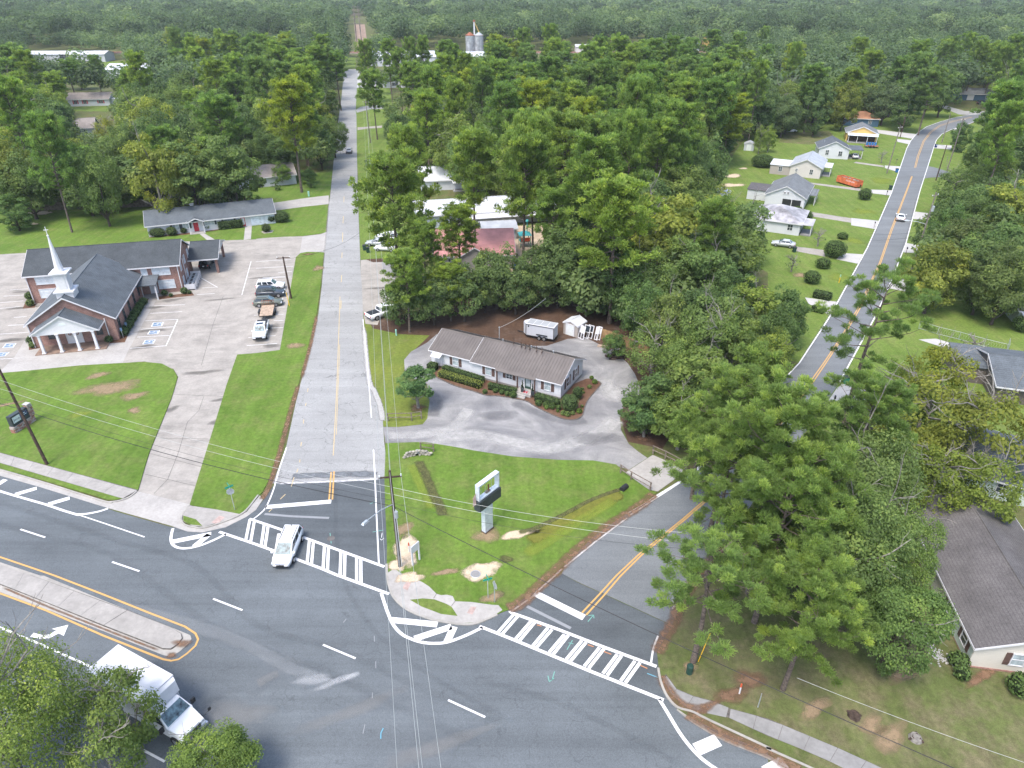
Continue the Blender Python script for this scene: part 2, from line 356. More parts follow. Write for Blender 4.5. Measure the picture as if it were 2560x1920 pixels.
M['orange'] = mat('skip_orange', (.56, .15, .06), .6, .35, 0, .22, 1.5); M['blueplastic'] = mat('blue_plastic', (.03, .16, .42), .5, .4, 0, .1); M['tealplastic'] = mat('teal_plastic', (.05, .33, .34), .5, .4, 0, .1); M['yellowplastic'] = mat('yellow_plastic', (.70, .42, .02), .5, .4, 0, .1); M['redplastic'] = mat('orange_red_plastic', (.62, .10, .04), .5, .4, 0, .1); M['greenplastic'] = mat('green_plastic', (.03, .22, .12), .5, .4, 0, .1); M['pinkpad'] = mat('pink_paving', (.40, .30, .27), .85, .2, 0, .15); M['ink'] = mat('sign_ink', (.03, .05, .10), .6, .3, 0, 0); M['navy'] = mat('sign_navy', (.02, .045, .14), .5, .3, 0, .1); M['signface'] = mat('sign_face', (.66, .70, .70), .5, .3, 0, .04); M['aqua'] = mat('utility_green', (.30, .55, .46), .6, .3, 0, .1); M['signgreen'] = mat('street_sign_green', (.01, .28, .20), .5, .3, 0, .05)
M['stone'] = mat('rubble_stone', (.36, .34, .29), .9, .2, 0, .3, 3); M['log'] = mat('cut_timber', (.07, .05, .04), .9, .2, 0, .35, 3); M['rail'] = mat('rail_ballast', (.30, .25, .22), .9, .2, 0, .3, .6); M['lattice'] = mat('white_lattice', (.68, .73, .80), .6, .3, 0, .15, 1.5)
M['silo'] = mat('silo_steel', (.44, .46, .48), .45, .5, .4, .25, .35); M['rust'] = mat('rusty_steel', (.30, .12, .07), .8, .3, .2, .35, .8); M['wire'] = mat('wire_black', (.015, .015, .017), .6, .3, 0, 0); M['wiregrey'] = mat('wire_grey', (.34, .36, .35), .5, .4, .2, 0)
M['bark'] = mat('pine_bark', (.155, .125, .105), .9, .1, 0, .3, 4, True); M['barkgrey'] = mat('grey_bark', (.23, .215, .195), .9, .1, 0, .25, 4, True); M['barkdark'] = mat('oak_bark', (.085, .07, .058), .9, .1, 0, .3, 4, True)
def leaf(name, c, trans=.35, spread=.4):
    """leaf colour: own tint x tint of the tree (object colour) x tint of each leaf ('tone')"""
    m = NT(name, .62, .22); t = m.attr('tone').outputs['Fac']; oc = m.new("ShaderNodeObjectInfo").outputs["Color"]
    yel = m.mix(m.ramp(t, (.55, 0.0), (1.0, 1.0)), c, (c[0] * 1.35, c[1] * 1.14, c[2] * .95))
    col = m.mix(1.0, yel, m.ramp(t, (0.0, 1 - spread), (1.0, 1 + spread)), 'MULTIPLY'); col = m.mix(1.0, col, oc, 'MULTIPLY'); m.col(col)
    tb = m.new("ShaderNodeBsdfTranslucent"); m.L(m.mix(1.0, col, (1.15, 1.2, .7), 'MULTIPLY'), tb.inputs[0]); mx = m.new("ShaderNodeMixShader"); mx.inputs[0].default_value = trans
    m.L(m.b.outputs[0], mx.inputs[1]); m.L(tb.outputs[0], mx.inputs[2]); m.L(mx.outputs[0], m.n["Material Output"].inputs[0]); return m.m
M['needle'] = leaf('pine_needles', (.192, .282, .086), .55, .42); M['oakleaf'] = leaf('oak_leaves', (.150, .214, .080), .52, .45)
M['paleleaf'] = leaf('pale_leaves', (.185, .256, .092), .52, .4); M['hedge'] = leaf('hedge_leaves', (.088, .138, .048), .25, .45); M['farleaf'] = leaf('forest_leaves', (.108, .166, .074), .45, .6); M['palm'] = leaf('palm_leaves', (.10, .16, .06), .2, .3)
# ------------------------------------------------------------------ ground, roads, pavements
def flat(name, pts, z, m, parent=None, kind="structure"):
    w = GL(pts); mb = MB()
    a = sum(w[i][0] * w[(i + 1) % len(w)][1] - w[(i + 1) % len(w)][0] * w[i][1] for i in range(len(w)))
    if a < 0: w = w[::-1]
    mb.quad(*[(x, y, z) for x, y in w])
    o = mb.build(name, m, parent)
    if parent is None: o["kind"] = kind
    return o
def raised(name, pts, z, m, parent=None):
    o = MB().prism(GL(pts), -.02, z).build(name, m, parent)
    if parent is None: o["kind"] = "structure"
    return o
def strip_pts(w, wd):
    out = []
    for i, p in enumerate(w):
        a, b = Vector(w[max(i - 1, 0)]), Vector(w[min(i + 1, len(w) - 1)]); t = (b - a)
        t.normalize(); n = Vector((-t.y, t.x)) * wd / 2; out.append(((p[0] + n.x, p[1] + n.y), (p[0] - n.x, p[1] - n.y)))
    return out
def smooth_px(pts, n=6):
    if len(pts) < 3: return pts
    P = [pts[0]] + list(pts) + [pts[-1]]; out = []
    for i in range(1, len(P) - 2):
        for k in range(n):
            t = k / n; a, b, c, d = P[i - 1], P[i], P[i + 1], P[i + 2]
            out.append(tuple(.5 * (2 * b[j] + (c[j] - a[j]) * t + (2 * a[j] - 5 * b[j] + 4 * c[j] - d[j]) * t * t + (3 * b[j] - a[j] - 3 * c[j] + d[j]) * t ** 3) for j in (0, 1)))
    return out + [pts[-1]]
def line(name, pts, wd, m, parent, z=.046, curve=False, dz=0):
    w = GL(smooth_px(pts) if curve else pts); e = strip_pts(w, wd); mb = MB()
    for i in range(len(e) - 1): mb.quad((*e[i][1], z), (*e[i + 1][1], z), (*e[i + 1][0], z), (*e[i][0], z))
    return mb.build(name, m, parent)
def kerb(name, pts, wd, z, m=None, curve=True, parent=None):
    w = GL(smooth_px(pts) if curve else pts); e = strip_pts(w, wd); mb = MB()
    for i in range(len(e) - 1):
        mb.hull([(*e[i][0], 0), (*e[i][1], 0), (*e[i][1], z), (*e[i][0], z)], [(*e[i + 1][0], 0), (*e[i + 1][1], 0), (*e[i + 1][1], z), (*e[i + 1][0], z)])
    o = mb.build(name, m or M['kerb'], parent)
    if parent is None: o["kind"] = "structure"
    return o
def fade_mesh(name, rings, m, parent, z):
    """rings: list of (points, fade); points lists of equal length"""
    me = bpy.data.meshes.new(name); v, f, a = [], [], []
    k = len(rings[0][0])
    for pts, fd in rings: v += [(p[0], p[1], z) for p in pts]; a += [fd] * k
    return me, v, f, a, k
def patch(c, rx, ry, m, parent, z, rz=0.0, seed=None, world=False, name="patch"):
    r = random.Random(seed if seed is not None else int(c[0] * 7 + c[1])); x0, y0 = c if world else G(c)
    n = 28; ph = [r.random() * 6.28 for _ in range(4)]; v = [(x0, y0, z)]; a = [1.0]; f = []
    for ri, (fr, fd) in enumerate(((.4, .9), (.75, .5), (1.0, 0.0))):
        for i in range(n):
            t = 2 * math.pi * i / n; w = fr * (1 + .16 * math.sin(2 * t + ph[0]) + .12 * math.sin(3 * t + ph[1]) + .07 * math.sin(5 * t + ph[2]))
            x, y = rx * w * math.cos(t), ry * w * math.sin(t); v.append((x0 + x * math.cos(rz) - y * math.sin(rz), y0 + x * math.sin(rz) + y * math.cos(rz), z)); a.append(fd)
    for i in range(n): f.append((0, 1 + i, 1 + (i + 1) % n))
    for q in range(2):
        for i in range(n):
            j = (i + 1) % n; f.append((1 + q * n + i, 1 + (q + 1) * n + i, 1 + (q + 1) * n + j, 1 + q * n + j))
    me = bpy.data.meshes.new(name); me.from_pydata(v, [], f); at = me.attributes.new("fade", 'FLOAT', 'POINT'); at.data.foreach_set("value", a); me.materials.append(m)
    return link(name, me, parent)
def fringe(pts, wd, m, parent, z, curve=True, name="litter"):
    """a ragged ribbon of litter along an edge"""
    w = GL(smooth_px(pts, 4) if curve else pts); v, a, f = [], [], []
    for k, (o, fd) in enumerate(((-.5, 0.0), (-.2, .85), (.2, .85), (.5, 0.0))):
        for i, p in enumerate(w):
            A, B = Vector(w[max(i - 1, 0)]), Vector(w[min(i + 1, len(w) - 1)]); t = (B - A).normalized(); v.append((p[0] - t.y * o * wd, p[1] + t.x * o * wd, z)); a.append(fd * (1 if 0 < i < len(w) - 1 else 0))
    n = len(w)
    for k in range(3):
        for i in range(n - 1): f.append((k * n + i, k * n + i + 1, (k + 1) * n + i + 1, (k + 1) * n + i))
    me = bpy.data.meshes.new(name); me.from_pydata(v, [], f); at = me.attributes.new("fade", 'FLOAT', 'POINT'); at.data.foreach_set("value", a); me.materials.append(m)
    return link(name, me, parent)
def slabs(parent, A, B, n, z, m, gap=.03, name="slab"):
    """paving slabs between two edges, each given as a polyline of picture points"""
    def along(P, t):
        w = GL(P); ls = [math.dist(w[i], w[i + 1]) for i in range(len(w) - 1)]; s = t * sum(ls)
        for i, l in enumerate(ls):
            if s <= l or i == len(ls) - 1: k = s / l; return Vector((w[i][0] + (w[i + 1][0] - w[i][0]) * k, w[i][1] + (w[i + 1][1] - w[i][1]) * k))
            s -= l
    for i in range(n):
        a0, a1, b0, b1 = along(A, i / n), along(A, (i + 1) / n), along(B, i / n), along(B, (i + 1) / n)
        g = gap / max(.5, (a1 - a0).length) / 2; q0, q1 = a0.lerp(a1, g), a1.lerp(a0, g); r0, r1 = b0.lerp(b1, g), b1.lerp(b0, g)
        MB().prism([tuple(q0), tuple(q1), tuple(r1), tuple(r0)], z - .1, z + rng.uniform(-.006, .006)).build(name, m, parent)

hz = MB().box((0, 2500, 24.3), (8000, 5700, 50.8)).build("haze", []); hz["kind"] = "stuff"; hz["label"] = "thin pale summer haze over the whole place"; hm = bpy.data.materials.new("haze_air"); hm.use_nodes = True; hm.node_tree.nodes.clear(); ho_ = hm.node_tree.nodes.new("ShaderNodeOutputMaterial"); hv = hm.node_tree.nodes.new("ShaderNodeVolumePrincipled"); hv.inputs["Density"].default_value = .0001; hv.inputs["Color"].default_value = (.78, .86, .95, 1); hm.node_tree.links.new(hv.outputs[0], ho_.inputs["Volume"]); hz.data.materials.append(hm)
gr = MB().quad((-3950, -320, 0), (3950, -320, 0), (3950, 5320, 0), (-3950, 5320, 0)).build("ground", M['floor']); gr["kind"] = "structure"
# ---- highway
hd = Vector((.907, -.421)).normalized(); h0 = Vector(G(Q(0, 2, 0, 795)))
hn = Vector((-hd.y, hd.x))
hp = [h0 - hd * 300 + hn * 1.2, h0 + hd * 300 + hn * 1.2, h0 + hd * 300 - hn * 60, h0 - hd * 300 - hn * 60]
hw = MB().quad(*[(p.x, p.y, .028) for p in reversed(hp)]).build("highway", M['hwy']); hw["kind"] = "structure"
flat("highway_shoulder", QS(0, 2, (700, 1060), (935, 1085), (1470, 1235), (1640, 1262), (1750, 1275), (1950, 1230), (2130, 1150)) + QS(1, 2, (100, 1350), (700, 1560), (1140, 1500)) + QS(1, 3, (1145, 60), (1300, 285), (1500, 365), (1750, 408), (1900, 400), (2085, 320)) + QS(2, 3, (100, 200), (700, 450), (1255, 690), (1275, 880), (1340, 1040), (1500, 1200), (2212, 1530), (2212, 1900), (0, 900)) + QS(1, 3, (0, 200)), .030, M['hwy'], hw)
# ---- left street
sl = flat("side_street", QS(1, 2, (140, 862), (200, 720), (265, 530), (345, 160), (385, 0)) + QS(1, 1, (480, 1330), (540, 1050), (570, 800), (595, 520), (610, 360), (630, 100), (645, 0)) + QS(1, 0, (672, 1380), (700, 1130), (738, 850), (762, 600), (885, 600), (872, 740), (862, 960), (868, 1000), (872, 1330), (880, 1659)) + QS(1, 1, (890, 300), (900, 560), (905, 700), (915, 800), (925, 1050), (945, 1300), (985, 1659)) + QS(1, 2, (1035, 60), (1070, 150), (1095, 300), (1108, 500), (1130, 700), (1122, 822), (800, 838), (600, 848), (400, 850)), .038, M['old'])
flat("side_street_patch", QS(1, 2, (170, 858), (500, 838), (1120, 818), (1160, 1300), (1200, 1700)) + QS(1, 3, (1150, 165)) + QS(0, 2, (1880, 1275), (1960, 1240), (2130, 1150), (2212, 1090)) + QS(1, 2, (60, 1010), (110, 940)), .033, M['dark'], sl)
# ---- right street
RL = QS(2, 3, (430, -20)) + QS(2, 2, (470, 1550), (700, 1325), (990, 1120), (1180, 1010), (1440, 850), (1650, 690)) + QS(3, 1, (270, 1480), (520, 1100), (620, 920), (860, 480), (1070, 0)) + QS(3, 0, (1200, 1280), (1235, 1215), (1290, 1150), (1370, 1095), (1480, 1055), (1600, 1020), (1690, 1000), (2000, 965), (2300, 900))
RR = QS(3, 0, (2300, 950), (2000, 1003), (1800, 1045), (1690, 1090), (1580, 1120), (1500, 1160), (1455, 1210), (1430, 1280), (1380, 1440), (1310, 1659)) + QS(3, 1, (1190, 450), (1040, 830), (920, 1090), (740, 1420), (610, 1659)) + QS(3, 2, (360, 370), (0, 830)) + QS(2, 2, (2050, 1070), (1990, 1180), (1830, 1370), (1720, 1520)) + QS(2, 3, (1470, 180), (1390, 430))
sr = flat("curving_street", RL + RR + QS(2, 3, (880, 195), (560, 50)), .038, M['mid'])
flat("curving_street_patch", QS(2, 3, (430, -20), (560, 55), (880, 200), (1390, 435), (1250, 660), (1300, 1000), (1315, 1080), (-140, 470), (-20, 290), (200, 120)), .033, M['dark'], sr)
flat("junction_spur", QS(3, 0, (1380, 1435), (1440, 1448), (1580, 1490), (1570, 1530), (1400, 1535), (1340, 1545)), .036, M['mid'], sr)
flat("junction_spur", QS(3, 0, (1510, 905), (1700, 960), (1990, 960), (1900, 1000), (1650, 990), (1505, 930)), .034, M['old'], sr)

# ---- lawns
flat("lawn", [(-900, 1000)] + QS(0, 1, (0, 545), (1500, 440), (1900, 430), (2212, 415)) + QS(1, 1, (240, 390), (400, 380), (600, 350), (640, 0)) + QS(1, 0, (660, 1480), (0, 1560)) + QS(0, 1, (1700, 60), (0, 160)) + [(-900, 560)], .012, M['grass'])
lawnA = raised("church_lawn", QS(0, 1, (-900, 1640), (0, 1572), (250, 1548), (700, 1503), (1250, 1473), (1400, 1488), (1500, 1540), (1533, 1600)) + QS(0, 2, (1522, 0), (1482, 130), (1290, 600), (1195, 922), (600, 762), (0, 597), (-900, 350)), .12, M['grass'])
lawnB = raised("street_lawn", QS(0, 2, (1962, 0), (1840, 400), (1700, 850), (1640, 1048), (1870, 1090), (2080, 1130), (2130, 1105)) + QS(1, 2, (15, 985), (60, 930), (110, 840), (170, 690), (240, 450), (330, 130), (370, 0)) + QS(1, 1, (465, 1330), (525, 1050), (560, 800), (588, 525), (540, 520), (440, 520), (385, 530), (345, 565), (330, 650), (240, 1180), (207, 1368), (0, 1395)) + QS(0, 1, (2050, 1407)), .07, M['grass'])
flat("church_lot", [(-900, 1015)] + QS(0, 1, (0, 540), (250, 525), (1500, 430), (1900, 420), (2212, 410)) + QS(1, 1, (0, 405), (120, 395), (250, 387), (400, 384), (560, 364), (612, 345), (600, 525), (380, 530), (345, 570), (205, 1372), (0, 1400)) + QS(0, 1, (2050, 1410), (1960, 1659)) + QS(0, 2, (1840, 400), (1690, 880), (1650, 1060), (1180, 940), (1300, 580), (1520, 0)) + QS(0, 1, (1540, 1600), (1500, 1530), (1250, 1465), (250, 1540)) + [(-900, 1030)], .022, M['lot'])
flat("front_walk", QS(0, 1, (-300, 1590), (0, 1565), (250, 1545), (700, 1500), (1060, 1476), (1120, 1350), (1240, 1130), (1350, 935), (1290, 920), (1240, 1000), (1070, 1290), (900, 1300), (380, 1370), (280, 1230), (240, 1240), (130, 1420), (0, 1555)), .030, M['conc'])
flat("grass_verge", QS(0, 2, (-900, 420), (0, 690), (1060, 998), (1000, 1010), (930, 1008), (400, 848), (0, 738), (-900, 490)), .135, M['grass'])
wk = flat("church_pavement", QS(0, 2, (-900, 350), (0, 597), (1195, 922), (1165, 945), (1060, 1000), (0, 690), (-900, 430)), .115, M['joint'])
slabs(wk, QS(0, 2, (-350, 505), (0, 602), (1185, 926)), QS(0, 2, (-350, 592), (0, 686), (1062, 997)), 9, .135, M['walk'])
gut = flat("gutter", QS(0, 2, (-900, 480), (0, 742), (400, 860), (900, 1018), (1060, 1005), (1190, 930), (1660, 1045), (1572, 1150), (1572, 1200), (1620, 1235), (1750, 1250), (1950, 1190), (2120, 1110)) + QS(1, 2, (30, 960), (60, 1000)) + QS(0, 2, (2212, 1090), (2130, 1150), (1950, 1240), (1750, 1285), (1620, 1277), (1470, 1225), (935, 1075), (320, 885), (0, 795), (-900, 530)), .042, M['conc'])
kerb("kerb", QS(0, 2, (-900, 490), (0, 745), (400, 862), (900, 1018), (980, 1022), (1060, 1006), (1130, 975), (1185, 932)), .16, .15)
kerb("kerb", QS(0, 2, (1640, 1052), (1580, 1130), (1568, 1180), (1600, 1222), (1680, 1242), (1760, 1248), (1950, 1190), (2110, 1112)) + QS(1, 2, (20, 965)), .16, .15)
cw = flat("corner_pavement", QS(0, 2, (1640, 1058), (1870, 1092), (2080, 1133), (2130, 1108)) + QS(1, 2, (10, 985), (25, 975)) + QS(0, 2, (2090, 1130), (1950, 1185), (1760, 1243), (1660, 1232), (1580, 1190), (1582, 1135)), .135, M['walk'])
flat("grass_wedge", QS(0, 2, (1585, 1145), (1695, 1178), (1752, 1235), (1640, 1222), (1585, 1190)), .142, M['grass2'], cw)
flat("tactile_pad", QS(0, 2, (1830, 1205), (1900, 1145), (1945, 1160), (1880, 1222)), .142, M['pinkpad'], cw)

island = raised("corner_island", QS(1, 2, (1122, 515), (1450, 505), (1700, 545), (1900, 582), (2212, 630)) + QS(2, 2, (400, 660), (700, 665), (900, 700), (975, 770), (1190, 925), (1250, 940), (1180, 1010), (990, 1120), (700, 1325), (470, 1550), (360, 1640)) + QS(2, 3, (200, 130), (100, 195), (0, 285)) + QS(1, 3, (2080, 335), (1900, 412), (1750, 418), (1500, 372), (1300, 292), (1180, 180), (1140, 60)) + QS(1, 2, (1130, 1659), (1132, 1400), (1118, 1100), (1110, 820)), .09, M['grass'])
ci = flat("island_pavement", QS(1, 2, (1132, 1640)) + QS(1, 3, (1142, 60), (1182, 180), (1302, 290), (1500, 368), (1750, 413), (1900, 408), (2080, 332), (2130, 300), (2095, 258), (2040, 255), (1930, 240), (1850, 230), (1720, 225), (1700, 180), (1650, 168), (1600, 172), (1560, 160), (1500, 100), (1440, 60), (1370, 30)) + QS(1, 2, (1250, 1640), (1200, 1600)), .096, M['conc'])
flat("grass_wedge", QS(1, 3, (1330, 212), (1440, 200), (1540, 208), (1640, 245), (1690, 272), (1742, 352), (1600, 335), (1430, 270)), .104, M['grass2'], ci)
flat("tactile_pad", QS(1, 3, (1265, 110), (1300, 60), (1342, 65), (1310, 132)), .103, M['pinkpad'], ci)
flat("tactile_pad", QS(1, 3, (1822, 325), (1860, 270), (1905, 275), (1870, 340)), .103, M['pinkpad'], ci)
for a, b in (((1560, 160), (1535, 200)), ((1720, 225), (1690, 265))): line("paving_joint", QS(1, 3, a, b), .05, M['joint'], ci, .103)
kerb("kerb", QS(1, 2, (1128, 1560)) + QS(1, 3, (1136, 20), (1150, 90), (1195, 195), (1310, 295), (1500, 373), (1650, 405), (1760, 419), (1900, 414), (2085, 337)), .2, .115)

lawnC = raised("corner_lawn", QS(2, 3, (1255, 690), (1275, 880), (1335, 1040), (1430, 1150), (1520, 1215), (1800, 1350), (2212, 1530)) + QS(3, 3, (700, 1850), (1300, 2150), (2900, 2300), (2900, -300)) + QS(3, 2, (2700, 1100), (1300, 1000), (500, 400), (330, 420), (0, 880)) + QS(2, 2, (2060, 1080), (1990, 1200), (1840, 1380), (1720, 1530)) + QS(2, 3, (1470, 190), (1380, 440), (1260, 650)), .09, M['drygrass'])
w2 = flat("corner_pavement", QS(2, 3, (1330, 855), (1420, 980), (1560, 1040), (1750, 1090), (1880, 1150), (2212, 1240)) + QS(3, 3, (240, 1340), (620, 1500), (1100, 1720), (1000, 1850), (600, 1640), (210, 1470)) + QS(2, 3, (2212, 1390), (1870, 1230), (1700, 1195), (1560, 1165), (1480, 1130), (1350, 1000), (1300, 880)), .094, M['joint'])
slabs(w2, QS(2, 3, (1335, 870), (1420, 985), (1560, 1045), (1750, 1095), (1870, 1145)), QS(2, 3, (1300, 890), (1350, 1000), (1480, 1130), (1560, 1165), (1850, 1228)), 4, .108, M['walkgrey'])
slabs(w2, QS(2, 3, (1885, 1155), (2212, 1243)) + QS(3, 3, (240, 1342), (620, 1502), (1100, 1722)), QS(2, 3, (1875, 1232), (2212, 1388)) + QS(3, 3, (210, 1468), (600, 1638), (1000, 1850)), 6, .108, M['walkgrey'])
kerb("kerb", QS(2, 3, (1262, 800), (1285, 920), (1340, 1045), (1430, 1140), (1560, 1180), (1700, 1250), (2212, 1490)) + QS(3, 3, (0, 1500), (400, 1680), (900, 1930)), .18, .13)
kerb("kerb", QS(2, 3, (1430, 1150), (1500, 1205), (1600, 1280), (1850, 1420), (2212, 1565)) + QS(3, 3, (100, 1640)), .3, .045)
fringe(QS(2, 3, (1500, 1190), (1620, 1260), (1800, 1360), (2000, 1450), (2212, 1530)) + QS(3, 3, (100, 1600), (300, 1700)), 1.5, M['f_straw'], lawnC, .098)
fringe(QS(2, 3, (1280, 860), (1330, 960), (1420, 1080), (1540, 1150), (1700, 1160)), 1.3, M['f_straw'], lawnC, .115)

# ---- median
md = raised("median", QS(0, 2, (-900, 1190), (0, 1542), (350, 1659)) + QS(0, 3, (380, 0), (900, 215), (1300, 375), (1560, 478), (1645, 515), (1655, 545), (1625, 590), (1560, 650), (1475, 703), (1400, 682), (900, 480), (400, 290), (0, 140), (-900, -190)), .05, M['kerb'])
mt = raised("median_top", QS(0, 2, (-900, 1225), (0, 1590)) + QS(0, 3, (270, 0), (700, 155), (1100, 300), (1480, 450), (1570, 505), (1580, 545), (1540, 600), (1480, 640), (1410, 638), (900, 440), (400, 235), (0, 78), (-900, -260)), .125, M['joint'], md)
slabs(md, QS(0, 2, (-400, 1432)) + QS(0, 3, (275, 4), (1100, 306)), QS(0, 3, (-400, -80), (0, 72), (900, 432)), 7, .145, M['walk'])
MB().prism(GL(QS(0, 3, (1104, 308), (1478, 452), (1566, 507), (1574, 545), (1536, 597), (1478, 634), (1412, 632), (904, 434))), .05, .145).build("slab", M['walk'], md)
patch(Q(0, 3, 1580, 590), .9, .6, M['f_straw'], md, .15)
fringe(QS(0, 3, (0, 90), (400, 262), (900, 462), (1420, 665)), .3, M['f_straw'], md, .057, name="litter")
patch(Q(0, 3, 1480, 690), .7, .35, M['f_straw'], md, .056)
# ---- gravel yard, mulch, pine straw
flat("pine_straw", QS(1, 1, (960, 1140), (1100, 1080), (1400, 1040), (1800, 900), (2212, 700)) + QS(2, 1, (0, 750), (400, 800), (1000, 1000), (1300, 1300), (1350, 1659)) + QS(2, 2, (1400, 400), (1300, 560), (1000, 500), (940, 300), (900, 0)) + QS(2, 1, (660, 1450), (0, 1350)) + QS(1, 1, (1500, 1400), (1340, 1370), (1100, 1300), (1000, 1220)), .010, M['straw'])
verge = flat("street_verge", QS(1, 1, (930, 1050), (1010, 1180), (1250, 1230), (1500, 1240), (1290, 1440), (1270, 1659)) + QS(1, 2, (1400, 0), (1510, 160), (1485, 300), (1440, 348), (1230, 372), (1100, 368), (1080, 140), (1010, 0)) + QS(1, 1, (985, 1600), (945, 1300)), .016, M['weeds'])
gv = flat("gravel_yard", QS(1, 2, (1100, 372), (1230, 373), (1440, 350), (1480, 300), (1500, 150), (1480, 0)) + QS(1, 1, (1330, 1600), (1285, 1540), (1280, 1450), (1340, 1380), (1480, 1300), (1560, 1230), (1700, 1300), (2212, 1330)) + QS(2, 1, (0, 1330), (300, 1330), (480, 1270), (640, 1260), (760, 1320), (900, 1390), (1000, 1480), (1060, 1570)) + QS(2, 2, (1100, 0), (1110, 80), (1050, 130), (965, 190), (932, 300), (942, 400), (1010, 520), (1090, 585), (1170, 640), (1010, 742), (900, 705), (700, 668), (400, 662), (0, 632)) + QS(1, 2, (1900, 584), (1700, 548), (1450, 508), (1120, 518)), .020, M['gravel'])
def Wp(x, y): return (1060 + x / 5.027, 800 + y / 5.027)
bedpts = [Wp(*p) for p in ((30, 600), (60, 670), (200, 745), (400, 835), (600, 893), (780, 950), (950, 962), (1180, 1000), (1300, 1030), (1400, 1092), (1560, 1172), (1750, 1247), (1900, 1256), (1990, 1205), (2012, 1130), (2060, 1010), (2150, 900), (2225, 810), (2190, 770), (2100, 740))]
bed = flat("flower_bed", bedpts + [Wp(2040, 740), Wp(1900, 800), Wp(1600, 900), Wp(300, 560)], .05, M['mulch'])
kerb("bed_edging", bedpts[1:-1], .12, .10, M['joint'], parent=bed)
conc_pad = raised("driveway_slab", QS(2, 2, (1215, 615), (1330, 665), (1480, 745), (1440, 800), (1260, 930), (1190, 915), (1030, 820), (975, 772)), .05, M['conc'])
flat("daycare_lot", QS(1, 1, (905, 590), (960, 585), (1190, 600), (1235, 900), (1120, 960), (1050, 1150), (945, 1140), (920, 1000), (905, 700)), .030, M['lot'])
flat("metal_plate", QS(1, 1, (1085, 608), (1190, 602), (1215, 705), (1105, 712)), .05, M['walkgrey'])
flat("lawn", QS(1, 1, (885, 0), (890, 200), (902, 585), (1200, 590), (1230, 640), (1500, 340), (1500, 0)) + QS(1, 0, (1400, 1400), (1200, 900), (1150, 760), (870, 760), (862, 960), (868, 1000), (872, 1330)), .012, M['grass2'])
flat("pine_straw", QS(1, 1, (945, 582), (1190, 568), (1195, 604), (1010, 608)), .036, M['straw'])
flat("side_drive", QS(1, 0, (862, 950), (900, 925), (980, 912), (1100, 910), (1100, 940), (980, 945), (872, 975)), .036, M['old'])
flat("side_drive", QS(1, 0, (876, 1100), (980, 1095), (1090, 1085), (1090, 1105), (960, 1112), (878, 1125)), .030, M['lot'])
flat("side_drive", QS(1, 1, (150, 95), (450, 50), (628, 30), (632, 105), (440, 125), (160, 162)), .030, M['conc'])
flat("front_walk", QS(1, 1, (400, 386), (560, 366), (612, 346), (602, 525), (375, 532), (390, 470)), .028, M['conc'])
# ---- yards along the curving street
flat("yard", QS(2, 0, (1950, 1280), (1870, 1400), (1780, 1600)) + QS(2, 1, (1730, 60), (1640, 250), (1750, 420), (2212, 700)) + QS(3, 1, (0, 1300), (70, 1420), (270, 1480), (520, 1100), (620, 920), (860, 480), (1070, 0)) + QS(3, 0, (1200, 1280), (1290, 1150), (1480, 1055), (1690, 1000), (1500, 920), (900, 1020), (0, 980)), .012, M['grass2'])
flat("yard", QS(3, 0, (2000, 1003), (1690, 1090), (1500, 1160), (1455, 1210), (1430, 1280), (1380, 1440), (1310, 1659)) + QS(3, 1, (1190, 450), (1040, 830), (920, 1090), (740, 1420), (610, 1659)) + QS(3, 2, (300, 420), (500, 800), (2900, 1100)) + QS(3, 1, (2900, 600), (2500, 100)) + QS(3, 0, (2500, 1000)), .012, M['grass2'])
flat("dry_yard", QS(3, 0, (90, 1230), (150, 1150), (530, 1130), (560, 1170), (420, 1240), (350, 1250)), .018, M['drygrass'])
for q in (((720, 225), (960, 250), (935, 322), (718, 288)), ((640, 528), (828, 540), (782, 622), (590, 582)), ((320, 912), (598, 950), (530, 1062), (350, 965)), ((1268, 170), (1420, 188), (1398, 240), (1252, 235)), ((1190, 440), (1345, 470), (1310, 530), (1168, 522)), ((1090, 738), (1240, 765), (1240, 872), (1045, 832)), ((1300, 1275), (1450, 1268), (1880, 1390), (1858, 1452), (1500, 1340))): flat("driveway", QS(3, 1, *q), .026, M['white_conc'])
for q in (((290, 160), (720, 228), (718, 266), (300, 198)), ((230, 470), (480, 502), (495, 560), (240, 512)), ((1745, 860), (2170, 965), (2165, 1008), (1735, 928))): flat("driveway", QS(3, 1, *q), .024, M['lot'])
for q in (((1008, 1430), (1165, 1440), (1140, 1492), (1010, 1452)), ((1108, 1200), (1262, 1215), (1240, 1252), (1120, 1226)), ((918, 1118), (1292, 1160), (1262, 1202), (915, 1145)), ((1430, 1248), (1590, 1258), (1580, 1292), (1428, 1280)), ((1560, 1098), (1650, 1100), (1640, 1130), (1550, 1122)), ((1780, 1030), (1990, 1050), (2000, 1068), (1770, 1040)), ((870, 1638), (1075, 1645), (1060, 1690), (880, 1668))): flat("driveway", QS(3, 0, *q), .026, M['white_conc'])
for q in (((370, 1578), (800, 1630), (800, 1652), (380, 1592)), ((760, 1398), (1000, 1432), (1000, 1446), (740, 1408))): flat("driveway", QS(3, 0, *q), .024, M['lot'])
flat("driveway", QS(3, 2, (600, 30), (640, 0), (800, 30), (915, 100), (720, 212), (520, 145)), .026, M['white_conc'])
flat("play_yard", [(960 + x / 4.809, 380 + y / 4.809) for x, y in ((1130, 900), (1900, 880), (1950, 1250), (1600, 1443), (1480, 1443), (1380, 1050))], .016, M['f_sand'] if False else mat('play_sand', (.46, .37, .27), .9, .1, 0, .15, .5))
pk = flat("far_lot", QS(1, 0, (880, 640), (930, 600), (1150, 690), (1150, 750), (860, 760)), .03, M['white_conc'])

